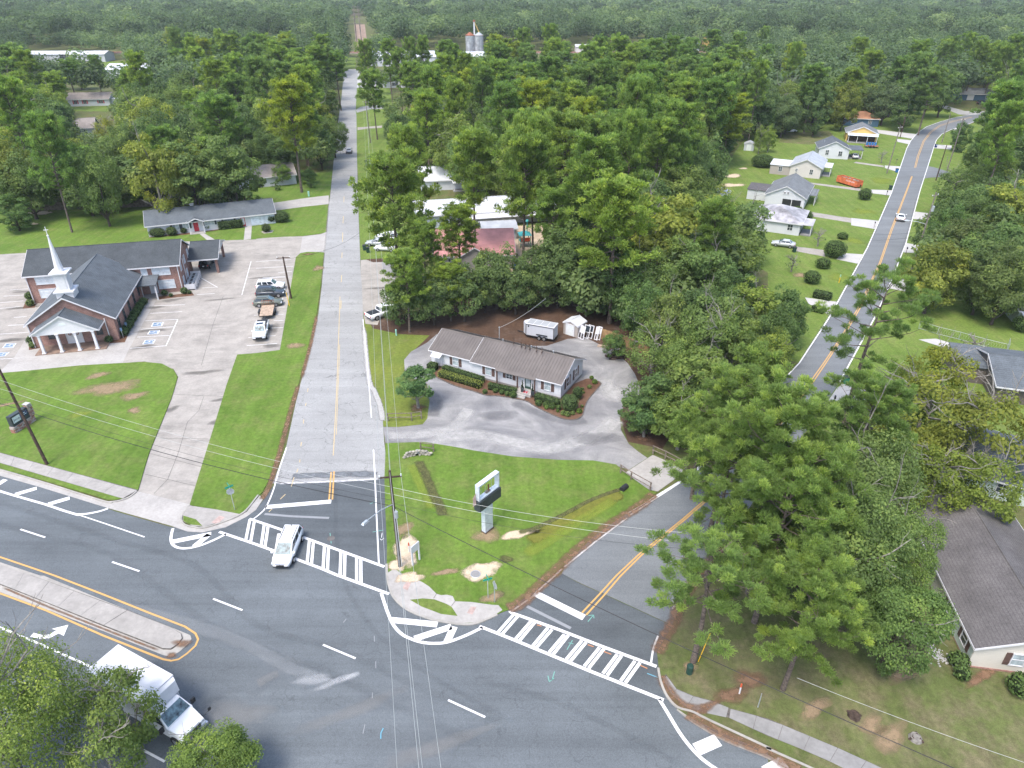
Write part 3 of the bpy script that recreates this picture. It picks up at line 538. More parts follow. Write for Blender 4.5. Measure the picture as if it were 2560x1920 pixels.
# ---- railway beyond the wood, clearing behind it
rail = MB(); rail.box((0, 575, .12), (2400, 15, .24)); rw = rail.build("railway", M['rail']); rw["kind"] = "structure"
for k, y in enumerate((570.5, 572, 577.5, 579)): MB().box((0, y, .36), (2400, .16, .2)).build("rail_line", M['rust'], rw)
flat("field", [(700, 300), (560, 190), (180, 165), (240, 205), (420, 250)], 0.0075, M['grass2'])
flat("field", QS(1, 0, (740, 490), (860, 490), (860, 590), (740, 590)), 0.0090, M['grass2'])
flat("field", QS(0, 0, (800, 520), (1150, 540), (1150, 720), (840, 720)), 0.0105, M['grass2'])
flat("field", QS(0, 0, (600, 925), (1130, 900), (1150, 965), (600, 960)), 0.0120, M['grass2'])
flat("clearing", QS(1, 0, (848, 210), (940, 210), (965, 400), (870, 440)), .008, mat('clay_track', (.30, .22, .17), .9, .1, 0, .25, .3))
patch(Q(0, 1, 340, 180), 3.5, 2.2, M['f_sand'], rw, .02); patch(Q(0, 1, 270, 275), 2, 1.2, M['f_sand'], rw, .02)
# ------------------------------------------------------------------ painted markings (children of their road)
ZM = .046
for a, b in (((178, 1258), (392, 1328)), ((970, 1540), (1205, 1620))): line("lane_dash", QS(0, 2, a, b), .17, M['wpaint'], hw)
line("lane_dash", QS(0, 3, (1843, 200), (2095, 298)), .17, M['wpaint'], hw); line("lane_dash", QS(0, 3, (1150, 1460), (1425, 1607)), .17, M['wpaint'], hw)
for a, b in (((580, 597), (860, 715)), ((1660, 1075), (1980, 1222))): line("lane_dash", QS(1, 3, a, b), .17, M['wpaint'], hw)
line("edge_line", QS(0, 2, (-400, 810), (0, 928), (110, 962), (400, 1045), (560, 1100), (660, 1130), (690, 1136)), .28, M['wpaint'], hw, z=.050)
line("edge_line", QS(0, 2, (690, 1136), (900, 1206), (1250, 1325)), .13, M['wpaint'], hw, z=.050)
for a, b in (((-70, 905), (50, 828)), ((130, 958), (318, 903)), ((415, 1042), (602, 988))): line("hatch_bar", QS(0, 2, a, b), .62, M['wpaint'], hw)
line("edge_line", QS(0, 2, (665, 1128), (740, 1125), (850, 1105), (935, 1078)), .27, M['wpaint'], hw, curve=True)
line("edge_line", QS(0, 2, (1495, 1250), (1478, 1330), (1492, 1388), (1545, 1418), (1620, 1422), (1730, 1398), (1850, 1350), (1955, 1298)), .27, M['wpaint'], hw, z=.050, curve=True)
for a, b, w in (((1488, 1366), (1825, 1298), .62), ((1680, 1406), (1808, 1302), .62)): line("hatch_bar", QS(0, 2, a, b), w, M['wpaint'], hw)
# crossing of the side street
line("crosswalk_line", QS(0, 2, (1895, 1280), (2212, 1388)) + QS(1, 2, (200, 1460), (560, 1595)) + QS(1, 3, (700, -5), (1150, 158)), .30, M['wpaint'], hw, z=.050)
line("crosswalk_line", QS(0, 2, (2155, 1168), (2212, 1186)) + QS(1, 2, (240, 1268), (430, 1335), (1110, 1582)), .30, M['wpaint'], sl, z=.050)
for a, b in (((-52, 1172), (-88, 1352)), ((-12, 1180), (-46, 1368)), ((72, 1215), (45, 1402)), ((106, 1228), (78, 1412)), ((197, 1295), (172, 1452)), ((232, 1268), (208, 1462)), ((462, 1348), (442, 1548)), ((497, 1362), (480, 1562)), ((592, 1398), (580, 1600)), ((627, 1410), (618, 1612)), ((735, 1448), (726, 1655)), ((770, 1460), (764, 1668)), ((870, 1498), (870, 1708)), ((906, 1510), (908, 1720))): line("crosswalk_bar", QS(1, 2, a, b), .28, M['wpaint'], sl)
line("edge_line", QS(1, 2, (1062, 1562), (1040, 1100), (1028, 800), (1015, 570)), .15, M['wpaint'], sl)
line("edge_line", QS(1, 2, (998, 292), (976, 0)) + QS(1, 1, (975, 1650), (925, 1100)), .13, M['oldpaint'], sl)
line("edge_line", QS(1, 2, (-40, 1182), (40, 1120), (90, 1060), (150, 920), (200, 740), (265, 550)), .15, M['wpaint'], sl, curve=True)
line("stop_line", QS(1, 2, (82, 1066), (650, 1018)), .62, M['wpaint'], sl)
line("old_stop_line", QS(1, 2, (75, 1126), (300, 1145), (632, 1160)), .3, M['ghost'], sl)
line("centre_line", QS(1, 2, (632, 1003), (650, 765)), .17, M['ypaint'], sl); line("centre_line", QS(1, 2, (660, 1001), (675, 757)), .17, M['ypaint'], sl)
line("centre_line", QS(1, 2, (668, 620), (684, 330), (700, 0)) + QS(1, 1, (700, 1655), (712, 1320), (726, 905)), .11, M['yold'], sl)
line("centre_line", QS(1, 2, (694, 440), (710, 0)) + QS(1, 1, (712, 1655),  (724, 1320)), .08, M['yold'], sl)
for a, b in (((733, 1010), (736, 940)), ((737, 780), (740, 720)), ((742, 572), (744, 525)), ((748, 432), (750, 352)), ((752, 272), (755, 210)), ((759, 90), (761, 40))): line("lane_dash", QS(1, 1, a, b), .14, M['yold'], sl)
for a, b in (((410, 345), (412, 310)), ((388, 540), (393, 505)), ((378, 680), (380, 655)), ((352, 765), (364, 735)), ((305, 888), (330, 808)), ((210, 998), (255, 955)), ((112, 1108), (140, 1080)), ((428, 190), (434, 165)), ((446, 70), (450, 40))): line("survey_mark", QS(1, 2, a, b), .10, M['yold'], sl)
# island hatch
line("edge_line", QS(1, 3, (1082, 148), (1118, 260), (1160, 372), (1205, 450), (1270, 512), (1345, 548), (1430, 575), (1530, 585), (1650, 575), (1800, 522), (1958, 447)), .28, M['wpaint'], hw, z=.050, curve=True)
for a, b in (((1165, 382), (1568, 422)), ((1370, 545), (1690, 440)), ((1650, 572), (1712, 440))): line("hatch_bar", QS(1, 3, a, b), .62, M['wpaint'], hw)
# crossing of the curving street
line("crosswalk_line", QS(1, 3, (1930, 437), (2212, 548)) + QS(2, 3, (150, 610), (700, 835), (1310, 1075)), .30, M['wpaint'], hw, z=.050)
line("crosswalk_line", QS(1, 3, (2190, 305)) + QS(2, 3, (0, 322), (400, 465), (800, 620), (1248, 785)), .30, M['wpaint'], sr, z=.050)
for a, b in (((-122, 490), (15, 335)), ((-85, 505), (50, 350)), ((30, 548), (165, 392)), ((65, 562), (198, 402)), ((180, 605), (310, 450)), ((212, 620), (345, 465)), ((322, 662), (452, 508)), ((357, 678), (487, 515)), ((470, 722), (602, 562)), ((506, 738), (640, 575)), ((625, 782), (755, 622)), ((662, 800), (795, 632)), ((785, 845), (908, 680)), ((822, 862), (945, 692)), ((940, 908), (1062, 738)), ((980, 925), (1105, 752))): line("crosswalk_bar", QS(2, 3, a, b), .28, M['wpaint'], sr)
line("stop_line", QS(2, 3, (195, 150), (622, 362)), .68, M['wpaint'], sr)
line("edge_line", QS(2, 3, (0, 305), (200, 165)), .16, M['wpaint'], sr, z=.050); line("edge_line", QS(2, 3, (225, 130), (370, 0)) + QS(2, 2, (432, 1600)), .16, M['wpaint'], sr)
line("edge_line", QS(2, 2, (452, 1582), (720, 1365), (992, 1160)), .16, M['wpaint'], sr); line("edge_line", QS(2, 2, (1010, 1140), (1090, 1090), (1180, 1030), (1440, 862), (1640, 715)), .16, M['oldpaint'], sr)
line("old_stop_line", QS(2, 3, (130, 265), (508, 455)), .3, M['ghost'], sr)
CL = QS(2, 3, (605, 320), (760, 155), (900, 0)) + QS(2, 2, (1090, 1480), (1270, 1335), (1480, 1165), (1790, 895), (2010, 710)) + QS(3, 1, (365, 1640), (480, 1480), (640, 1240), (780, 1000), (880, 790), (960, 620), (1060, 330), (1190, 0)) + QS(3, 0, (1240, 1525))
CR = QS(2, 3, (640, 340), (790, 175), (935, 5)) + QS(2, 2, (1120, 1480), (1298, 1335), (1505, 1165), (1815, 895), (2040, 705)) + QS(3, 1, (392, 1640), (500, 1480), (658, 1240), (798, 1000), (893, 790), (972, 620), (1072, 330), (1198, 0)) + QS(3, 0, (1247, 1525))
line("centre_line", CL, .16, M['ypaint'], sr); line("centre_line", CR, .16, M['ypaint'], sr)
line("centre_line", QS(3, 0, (1266, 1450), (1290, 1350), (1340, 1220), (1400, 1140), (1480, 1085), (1600, 1045), (1760, 1010)), .16, M['ypaint'], sr); line("centre_line", QS(3, 0, (1276, 1450), (1302, 1350), (1350, 1222), (1408, 1146), (1486, 1091), (1604, 1051), (1764, 1014)), .16, M['ypaint'], sr)
for P_, off in ((RL, .35), (RR, -.35)):
    w_ = P_[3:] if P_ is RL else P_[:15]
    line("edge_line", w_ if P_ is RL else w_, .18, M['oldpaint'], sr, z=.047)
line("edge_line", QS(2, 3, (1200, 762), (1215, 660), (1235, 590), (1262, 520)), .16, M['wpaint'], sr, curve=True); line("edge_line", QS(2, 3, (1385, 288), (1447, 198)), .16, M['wpaint'], sr)
line("edge_line", QS(2, 3, (1270, 1065), (1330, 1162), (1450, 1360), (1550, 1490), (1650, 1590), (1790, 1690)), .27, M['wpaint'], hw, z=.050, curve=True)
line("hatch_bar", QS(2, 3, (1590, 1503), (1780, 1420)), .95, M['wpaint'], hw)
line("hatch_bar", QS(3, 3, (-20, 1700), (140, 1610)), .9, M['wpaint'], hw)
# median stripes and turn arrow
line("median_stripe", QS(0, 2, (-400, 1365), (0, 1497), (470, 1657)) + QS(0, 3, (900, 165), (1300, 325), (1600, 440), (1690, 500), (1713, 550), (1690, 605), (1620, 670), (1545, 722), (1480, 735), (1410, 722), (900, 520), (400, 300), (0, 152), (-400, 5)), .17, M['ypaint'], hw)
line("edge_line", QS(0, 3, (-400, 290), (0, 448), (300, 570), (900, 838), (1100, 930)), .17, M['wpaint'], hw)
ar = MB(); P_ = GL(QS(0, 3, (262, 528), (350, 546), (430, 540), (510, 498), (552, 520), (592, 425), (448, 460), (490, 470), (430, 508), (370, 515), (292, 494)))
ar.quad(*[(x, y, ZM) for x, y in P_]); ar.build("turn_arrow", M['wpaint'], hw)
# spray marks
for pts in (((345, 905), (368, 828)), ((310, 865), (322, 918)), ((322, 918), (365, 885)), ((655, 398), (705, 340)), ((660, 345), (705, 340)), ((705, 340), (708, 368)), ((475, 640), (522, 558)), ((488, 580), (530, 590))): line("survey_mark", QS(2, 3, *pts), .07, M['teal'], hw, z=.052)
line("survey_mark", QS(2, 3, (1168, 845), (1265, 882)), .08, M['cyan'], hw, z=.052)
line("survey_mark", QS(1, 3, (1100, 1318), (1080, 1360), (1078, 1410)), .08, M['cyan'], hw, z=.052)
for q, a, b in ((2, (215, 425), (255, 437)), (2, (655, 597), (705, 615)), (2, (790, 655), (858, 680)), (2, (1108, 775), (1168, 802))): line("survey_mark", QS(2, 3, a, b), .08, mat('survey_paint_orange', (.5, .22, .1), var=0) if 'sp' not in M else M['sp'], sr, z=.052)
for a, b in (((1022, 520), (1024, 570)), ((1035, 740), (1036, 800)), ((1008, 1010), (1004, 1060)), ((942, 1285), (925, 1365)), ((780, 375), (755, 405))): line("survey_mark", QS(1, 3, a, b), .06, M['ghost'], hw, z=.048)
for a, b in (((640, 1290), (650, 1380)), ((1008, 1282), (1100, 1265)), ((985, 1040), (1025, 1020))): line("survey_mark", QS(1, 2, a, b), .07, M['teal'], sl, z=.048)
for a, b in (((1085, 1330), (1090, 1290)), ((1072, 1340), (1085, 1352)), ((1085, 1352), (1105, 1335))): line("survey_mark", QS(1, 2, a, b), .06, M['oldpaint'], sl, z=.048)
mh = MB(); x0, y0 = G(Q(1, 2, 648, 1337)); mh.cyl((x0, y0, .03), .38, .02, 16); mh.build("manhole_cover", mat('iron_cover', (.13, .12, .115), .7, .3, 0, .2), sl)
# wear on the roads
fd = fringe(QS(1, 3, (-1300, 240), (-700, 380), (-150, 560), (150, 720), (420, 850), (700, 960)), 1.7, M['f_faint'], hw, .044, name="paint_spill")
patch(Q(1, 3, 700, 910), 2.2, .55, M['f_smear'], hw, .0445, HWY_RZ, 3, name="paint_spill"); patch(Q(1, 3, 480, 900), 2.6, .7, M['f_smear'], hw, .0447, HWY_RZ - .25, 5, name="paint_spill"); patch(Q(1, 3, 830, 860), 1.1, .25, M['f_smear'], hw, .0449, HWY_RZ, 6, name="paint_spill")
for pts, w in ((((1, 2), ((705, 900), (700, 1250), (740, 1659))), .9), ((0, 0), None)) if False else ():
    pass
fringe(QS(1, 2, (690, 850), (690, 1250), (720, 1560), (760, 1690), (830, 1850)) + QS(1, 3, (1020, 470), (1300, 720), (1700, 980), (2200, 1250)), .7, M['f_tyre'], hw, .043, name="tyre_track")
fringe(QS(0, 2, (-400, 900), (300, 1120), (1000, 1350), (1700, 1580)) + QS(1, 3, (0, 420), (700, 640), (1400, 960), (2212, 1300)), 1.0, M['f_tyre'], hw, .0425, name="tyre_track")
fringe(QS(0, 2, (-400, 1090), (300, 1300), (1000, 1500)) + QS(1, 3, (-200, 560), (500, 780), (1200, 1120), (2000, 1500)), 1.1, M['f_tyre'], hw, .0427, name="tyre_track")
fringe(QS(2, 3, (-300, 900), (300, 1060), (900, 1330), (1500, 1659)), .8, M['f_tyre'], hw, .0429, name="tyre_track")
fringe(QS(0, 3, (1700, 1150), (2050, 980)) + QS(1, 3, (0, 1010), (130, 900), (200, 840)), 1.0, M['f_tyre'], hw, .0422, name="tyre_track")
fringe(QS(1, 3, (0, 940), (120, 870), (200, 835)), 1.2, M['f_pale'], hw, .0431, name="scuff"); patch(Q(1, 3, 800, 1180), 5, .9, M['f_pale'], hw, .0433, HWY_RZ, 8, name="scuff"); patch(Q(0, 3, 2000, 1200), 3.5, 1.6, M['f_pale'], hw, .0433, .2, 9, name="scuff"); patch(Q(1, 3, 1500, 1500), 6, .8, M['f_pale'], hw, .0433, HWY_RZ, 10, name="scuff")
fringe(QS(1, 2, (300, 800), (500, 790), (900, 780), (1050, 790)), 1.5, fade('patch_seam', (.13, .14, .15), .55, .95, .8), sl, .042, name="seam")
fringe(QS(1, 2, (160, 862), (600, 846), (1115, 820)), .5, fade('pale_seam', (.42, .42, .42), .55, .95, 2.0), sl, .0425, name="seam")
# verge litter and road edges
for pts, w in ((QS(1, 2, (40, 1010), (110, 900), (175, 700), (235, 480), (300, 230), (370, 0)), 1.0), (QS(1, 1, (385, 1640), (470, 1330), (530, 1050)), .9)): fringe(pts, w, M['f_straw'], lawnB, .075)
fringe(QS(1, 1, (560, 800), (585, 560), (605, 380), (628, 110), (645, 0)), .6, M['f_pale'], sl, .044)
fringe(QS(1, 2, (1095, 330), (1075, 200), (1020, 60), (985, 0)) + QS(1, 1, (960, 1500), (930, 1150)), 1.0, fade('grey_grit', (.30, .295, .285), .5, .85), sl, .044)
fringe(QS(2, 3, (-50, 300), (90, 230), (190, 130), (360, -20)) + QS(2, 2, (560, 1440), (850, 1220), (1100, 1060), (1240, 945)), 1.9, M['f_straw'], island, .096)
fringe(QS(3, 1, (1300, 0), (1180, 450), (1030, 830), (910, 1090), (730, 1420), (600, 1659)), .8, M['f_pale'], sr, .045); fringe(QS(3, 1, (270, 1480), (520, 1100), (620, 920), (860, 480), (1070, 0)), .9, M['f_pale'], sr, .045)
fringe(QS(2, 3, (1240, 690), (1320, 530), (1400, 400), (1480, 180)) + QS(2, 2, (1730, 1510), (1840, 1370)), 1.8, M['f_straw'], lawnC, .096)
# worn grass
for q, rx, ry, m, par, z in ((Q(0, 2, 950, 40), 5.5, 2.2, 'f_dirt', lawnA, .126), (Q(0, 2, 1160, 110), 2.6, 1.1, 'f_dirt', lawnA, .126), (Q(0, 2, 1160, 235), 1.1, .9, 'f_dirt', lawnA, .126), (Q(0, 2, 690, 270), 1.8, .7, 'f_lime', lawnA, .126), (Q(0, 1, 850, 1590), 2.2, 1.0, 'f_dirt', lawnA, .127), (Q(0, 2, 80, 180), 2.2, .6, 'f_dirt', lawnA, .126), (Q(1, 1, 340, 1330), 1.6, 1.4, 'f_dirt', lawnB, .076), (Q(1, 1, 540, 660), 1.6, 1.6, 'f_dirt', lawnB, .076), (Q(1, 1, 450, 540), 1.6, .7, 'f_straw', lawnB, .076),
        (Q(1, 2, 1940, 1620), 2.0, 1.5, 'f_sand', island, .096), (Q(1, 2, 1300, 1440), 1.5, 2.6, 'f_sand', island, .096), (Q(1, 2, 1230, 1560), 1.0, 1.2, 'f_sand', island, .0965), (Q(1, 2, 2000, 1310), 1.5, 1.6, 'f_dirt', island, .096), (Q(1, 2, 1280, 1260), 1.3, 1.2, 'f_dirt', island, .096), (Q(1, 2, 1640, 1630), 1.7, .5, 'f_dirt', island, .096), (Q(1, 3, 2040, 190), 1.3, .8, 'f_dirt', island, .096), (Q(1, 2, 2160, 1520), .8, .6, 'f_mud', island, .096), (Q(2, 2, 70, 1300), 2.2, .8, 'f_sand', island, .097),
        (Q(1, 3, 1320, 20), 1.6, .8, 'f_sand', island, .0965), (Q(3, 1, 280, 720), 2.2, 1.4, 'f_dirt', gr, .016), (Q(3, 3, 1050, 1400), 2.4, 1.0, 'f_dirt', lawnC, .096), (Q(3, 3, 900, 1300), 1.6, .8, 'f_dirt', lawnC, .096), (Q(3, 3, 400, 1150), 2.0, .8, 'f_dirt', lawnC, .096), (Q(2, 3, 1540, 800), .9, .6, 'f_dirt', lawnC, .096), (Q(2, 3, 1900, 1030), 1.8, 1.0, 'f_straw', lawnC, .096), (Q(2, 3, 2050, 900), 1.7, 1.2, 'f_straw', lawnC, .0962), (Q(2, 3, 1700, 1130), 1.4, .5, 'f_straw', lawnC, .11), (Q(3, 3, 1170, 850), 2.0, .8, 'f_dirt', lawnC, .096), (Q(3, 3, 1850, 870), 2.4, .6, 'f_straw', lawnC, .096),
        (Q(2, 2, 1125, 465), 1.3, 1.2, 'f_straw', gv, .03), (Q(1, 2, 1400, 205), 1.5, 1.2, 'f_straw', verge, .024), (Q(3, 1, 830, 170), 3, 3.2, 'f_lime', gr, .016), (Q(3, 1, 740, 420), 2.5, 2.6, 'f_lime', gr, .016), (Q(3, 1, 620, 740), 2.2, 3, 'f_lime', gr, .016), (Q(3, 0, 980, 1560), 4, 4, 'f_lime', gr, .016), (Q(2, 0, 1900, 1520), 3.5, 2.5, 'f_sand', gr, .016), (Q(2, 0, 2000, 1455), 2.0, 1.0, 'f_sand', gr, .0165), (Q(2, 0, 1900, 1600), 4, 2.2, 'f_sand', gr, .017)):
    patch(q, rx, ry, M[m], par, z, HWY_RZ if par in (lawnA, lawnC) else .3)
# ditches on the island
fringe(QS(1, 2, (1400, 660), (1470, 800), (1530, 950), (1590, 1060), (1620, 1150)), 1.5, M['f_mud'], island, .097, name="ditch"); fringe(QS(1, 2, (1330, 690), (1400, 820), (1460, 950), (1540, 1090)), 1.6, M['f_lime'], island, .0965)
fringe(QS(2, 2, (970, 905), (700, 1000), (450, 1130), (200, 1250), (50, 1290)), .7, M['f_mud'], island, .0985, name="ditch"); fringe(QS(2, 2, (960, 940), (700, 1060), (420, 1220), (120, 1370)), 2.4, fade('ditch_grass', (.10, .11, .022), .5, .85, 1.0, (.17, .17, .035)), island, .097)
fringe(QS(2, 2, (900, 1000), (650, 1150), (350, 1340), (100, 1490)), 1.8, M['f_lime'], island, .0975)
# tracks in the gravel, stains on the concrete
fringe(QS(1, 2, (1110, 450), (1400, 440), (1650, 400), (1780, 300), (1850, 200)), 2.6, M['f_stone'], gv, .026, name="track"); fringe(QS(1, 2, (1500, 470), (1900, 440), (2212, 500)) + QS(2, 2, (300, 560), (560, 500), (800, 400), (900, 300)), 3.4, M['f_stone'], gv, .0265, name="track")
fringe(QS(1, 2, (1500, 60), (1560, 180), (1520, 290)), 2.4, M['f_dark'], gv, .027, name="track"); fringe(QS(2, 2, (0, 150), (250, 260), (500, 330), (650, 310)), 2.2, M['f_dark'], gv, .027, name="track"); patch(Q(2, 2, 720, 470), 3.2, 2.0, M['f_dark'], gv, .0272, 0, 4); patch(Q(1, 2, 2100, 270), 3.6, 1.2, M['f_dark'], gv, .0272, 0, 6)
patch(Q(2, 2, 860, 60), 2.0, 4.0, M['f_stone'], gv, .0268, 0, 9)
for q, rx, ry in (((1300, 1200), 3.0, .8), ((1330, 1000), 1.8, .9), ((1480, 935), 2.6, .9), ((1900, 930), 3.5, .5), ((1250, 1340), 2.2, 1.0), ((100, 1280), 3.0, 1.0), ((250, 860), 3.0, .6), ((1750, 1560), 3.2, .8), ((200, 1000), 3.5, .6)): patch(Q(0, 1, *q), rx, ry, M['f_stain'], None or wk, .034, R(13), int(q[0]))
for q, rx, ry in (((1480, 220), 1.2, .8), ((1860, 330), 1.3, .7), ((1890, 140), 1.2, .6)): patch(Q(0, 2, *q), rx, ry, M['f_stain'], wk, .034, R(30), int(q[0]))
for q, rx, ry in (((150, 1180), 1.4, 2.2), ((130, 1330), 1.6, 1.0), ((60, 740), 3, .6), ((1060, 830), 3, .8)): patch(Q(1, 1, *q), rx, ry, M['f_stain'], wk, .034, R(13), int(q[0]))
# parking bays beside the church
def bay(pts, m='oldpaint', w=.11): line("bay_line", pts, w, M[m], wk, z=.036)
for a, b in (((1255, 1115), (1535, 1102)), ((1215, 1188), (1500, 1165)), ((1185, 1255), (1470, 1240)), ((1125, 1352), (1435, 1330)), ((1330, 985), (1600, 975)), ((1300, 1050), (1575, 1035)), ((1700, 888), (1855, 878)), ((1745, 830), (1880, 822)), ((1690, 715), (1880, 825))): bay(QS(0, 1, a, b))
bay(QS(0, 1, (1537, 1102), (1435, 1330)), w=.13)
for a, b in (((85, 848), (240, 838)), ((30, 902), (220, 890)), ((0, 958), (200, 942)), ((0, 1008), (170, 992)), ((120, 1085), (230, 1078)), ((70, 1155), (250, 1145)), ((0, 1230), (270, 1212)), ((0, 1445), (110, 1440))): bay(QS(0, 1, a, b))
for a, b in (((0, 660), (322, 642)), ((60, 742), (305, 735)), ((0, 602), (300, 585)), ((190, 698), (310, 688))): bay(QS(1, 1, a, b))
def Tp(x, y): return (600 + x / 8.294, 680 + y / 8.294)
for a, b in (((470, 120), (930, 98)), ((290, 900), (420, 893)), ((700, 1012), (900, 1005)), ((700, 885), (900, 880)), ((640, 1165), (890, 1158)), ((575, 1328), (740, 1322)), ((175, 1362), (290, 1355)), ((140, 1530), (770, 1485)), ((730, 735), (930, 728))): bay([Tp(*a), Tp(*b)])
for a, b in (((2170, 600), (2090, 890)),): line("paving_joint", QS(0, 1, a, b), .12, M['oldpaint'], wk, .035)
for a, b in (((1000, 1170), (2000, 1140)), ((1930, 900), (1840, 1150)), ((1840, 1150), (1740, 1500)), ((1700, 910), (2212, 880))): line("paving_joint", QS(0, 1, a, b), .05, M['joint'], wk, .0345)
for a, b in (((1290, 600), (1750, 720)), ((1250, 780), (1700, 885)), ((1195, 935), (1640, 1050)), ((1500, 90), (1930, 110)), ((1390, 470), (1800, 475))): line("paving_joint", QS(0, 2, a, b), .05, M['joint'], wk, .0345)
line("paving_joint", QS(0, 2, (1760, 110), (1720, 230), (1620, 330), (1540, 600), (1450, 825), (1330, 950)), .045, M['joint'], wk, .0345)
def access_mark(pts, worn=0):
    """blue square with the white wheelchair figure"""
    w = [Vector(G(q)) for q in pts]; a, b, dd = w[0], w[1], w[3]
    def P(u, v): return tuple(a + (b - a) * u + (dd - a) * v)
    mb = MB()
    mb.quad(*[(*P(u, v), .0375) for u, v in ((0, 0), (1, 0), (1, 1), (0, 1))]); o = mb.build("accessible_bay_mark", M['oldpaint'], wk)
    mb = MB(); mb.quad(*[(*P(u, v), .040) for u, v in ((.07, .09), (.93, .09), (.93, .91), (.07, .91))]); mb.build("blue_field", M['blue'], o)
    mb = MB()
    for k in range(9):
        t0, t1 = R(-50 + k * 27), R(-50 + (k + 1) * 27)
        mb.quad(*[(*P(.48 + r * math.cos(t), .60 + r * 1.15 * math.sin(t)), .0425) for r, t in ((.24, t0), (.30, t0), (.30, t1), (.24, t1))])
    mb.quad(*[(*P(u, v), .0425) for u, v in ((.40, .28), (.48, .28), (.50, .55), (.42, .55))]); mb.quad(*[(*P(u, v), .0425) for u, v in ((.5, .5), (.7, .5), (.72, .57), (.5, .57))]); mb.quad(*[(*P(u, v), .0425) for u, v in ((.66, .55), (.72, .55), (.82, .78), (.75, .8))]); mb.quad(*[(*P(u, v), .0425) for u, v in ((.38, .15), (.48, .15), (.48, .25), (.38, .25))])
    mb.build("wheelchair_figure", M['wpaint'], o)
for q in (((1305, 1165), (1322, 1130), (1415, 1125), (1400, 1160)), ((1272, 1232), (1292, 1200), (1385, 1195), (1365, 1228)), ((1230, 1318), (1252, 1283), (1342, 1275), (1325, 1312)), ((20, 1348), (50, 1312), (142, 1308), (115, 1345)), ((-40, 1425), (0, 1390), (72, 1386), (45, 1420))): access_mark(QS(0, 1, *q))
# ------------------------------------------------------------------ plants: meshes first, then placed one object per plant
def nrand(r, n): return r.normal(size=(n, 3))
def unit(a): return a / np.maximum(np.linalg.norm(a, axis=1, keepdims=True), 1e-9)
def leaf_mesh(name, c, nr, size, tone, m, aspect=.55, r=None, tri=False):
    n = len(c); r = r or np.random.default_rng(1); nr = unit(nr); t = unit(np.cross(nr, nrand(r, n))); b = np.cross(nr, t); s = np.asarray(size).reshape(-1, 1) * .5
    if tri: v = np.stack([c - t * s - b * s * aspect, c + t * s - b * s * aspect * .6, c + b * s * 1.1], 1)
    else: v = np.stack([c - t * s, c - b * s * aspect, c + t * s, c + b * s * aspect], 1)
    return faces_mesh(name, v, tone, m)
def faces_mesh(name, v, tone, m):
    n, k = v.shape[:2]; me = bpy.data.meshes.new(name); me.vertices.add(n * k); me.vertices.foreach_set("co", v.astype(np.float32).ravel())
    me.loops.add(n * k); me.loops.foreach_set("vertex_index", np.arange(n * k, dtype=np.int32)); me.polygons.add(n); me.polygons.foreach_set("loop_start", np.arange(0, n * k, k, dtype=np.int32))
    me.update(calc_edges=True); a = me.attributes.new("tone", 'FLOAT', 'FACE'); a.data.foreach_set("value", np.clip(tone, 0, 1).astype(np.float32)); me.materials.append(m); me.validate(); return me
def limb(mb, r, p, d, ln, rad, depth, up=.25, spread=.7, n=5, seg=3, tips=None):
    pts, rr = [p], [rad]; dd = Vector(d)
    for i in range(seg):
        dd = (dd + Vector((r.normal(), r.normal(), r.normal() * .6 + up)) * .22).normalized(); p = Vector(p) + dd * ln / seg; pts.append(tuple(p)); rr.append(rad * (1 - .55 * (i + 1) / seg))
    mb.tube(pts, rr, n, caps=False)
    if tips is not None and depth <= 1: tips.append(np.array(pts[-1])); tips.append(np.array(pts[-2]))
    if depth > 0:
        for k in range(3 if depth > 1 else 2):
            q = Vector(pts[min(seg, 1 + k % seg + (1 if k == 2 else 0))]); e = (dd + Vector((r.normal(), r.normal(), r.normal() * .5)) * spread).normalized(); limb(mb, r, tuple(q), e, ln * .62, rad * .5, depth - 1, up, spread, max(3, n - 1), seg, tips)
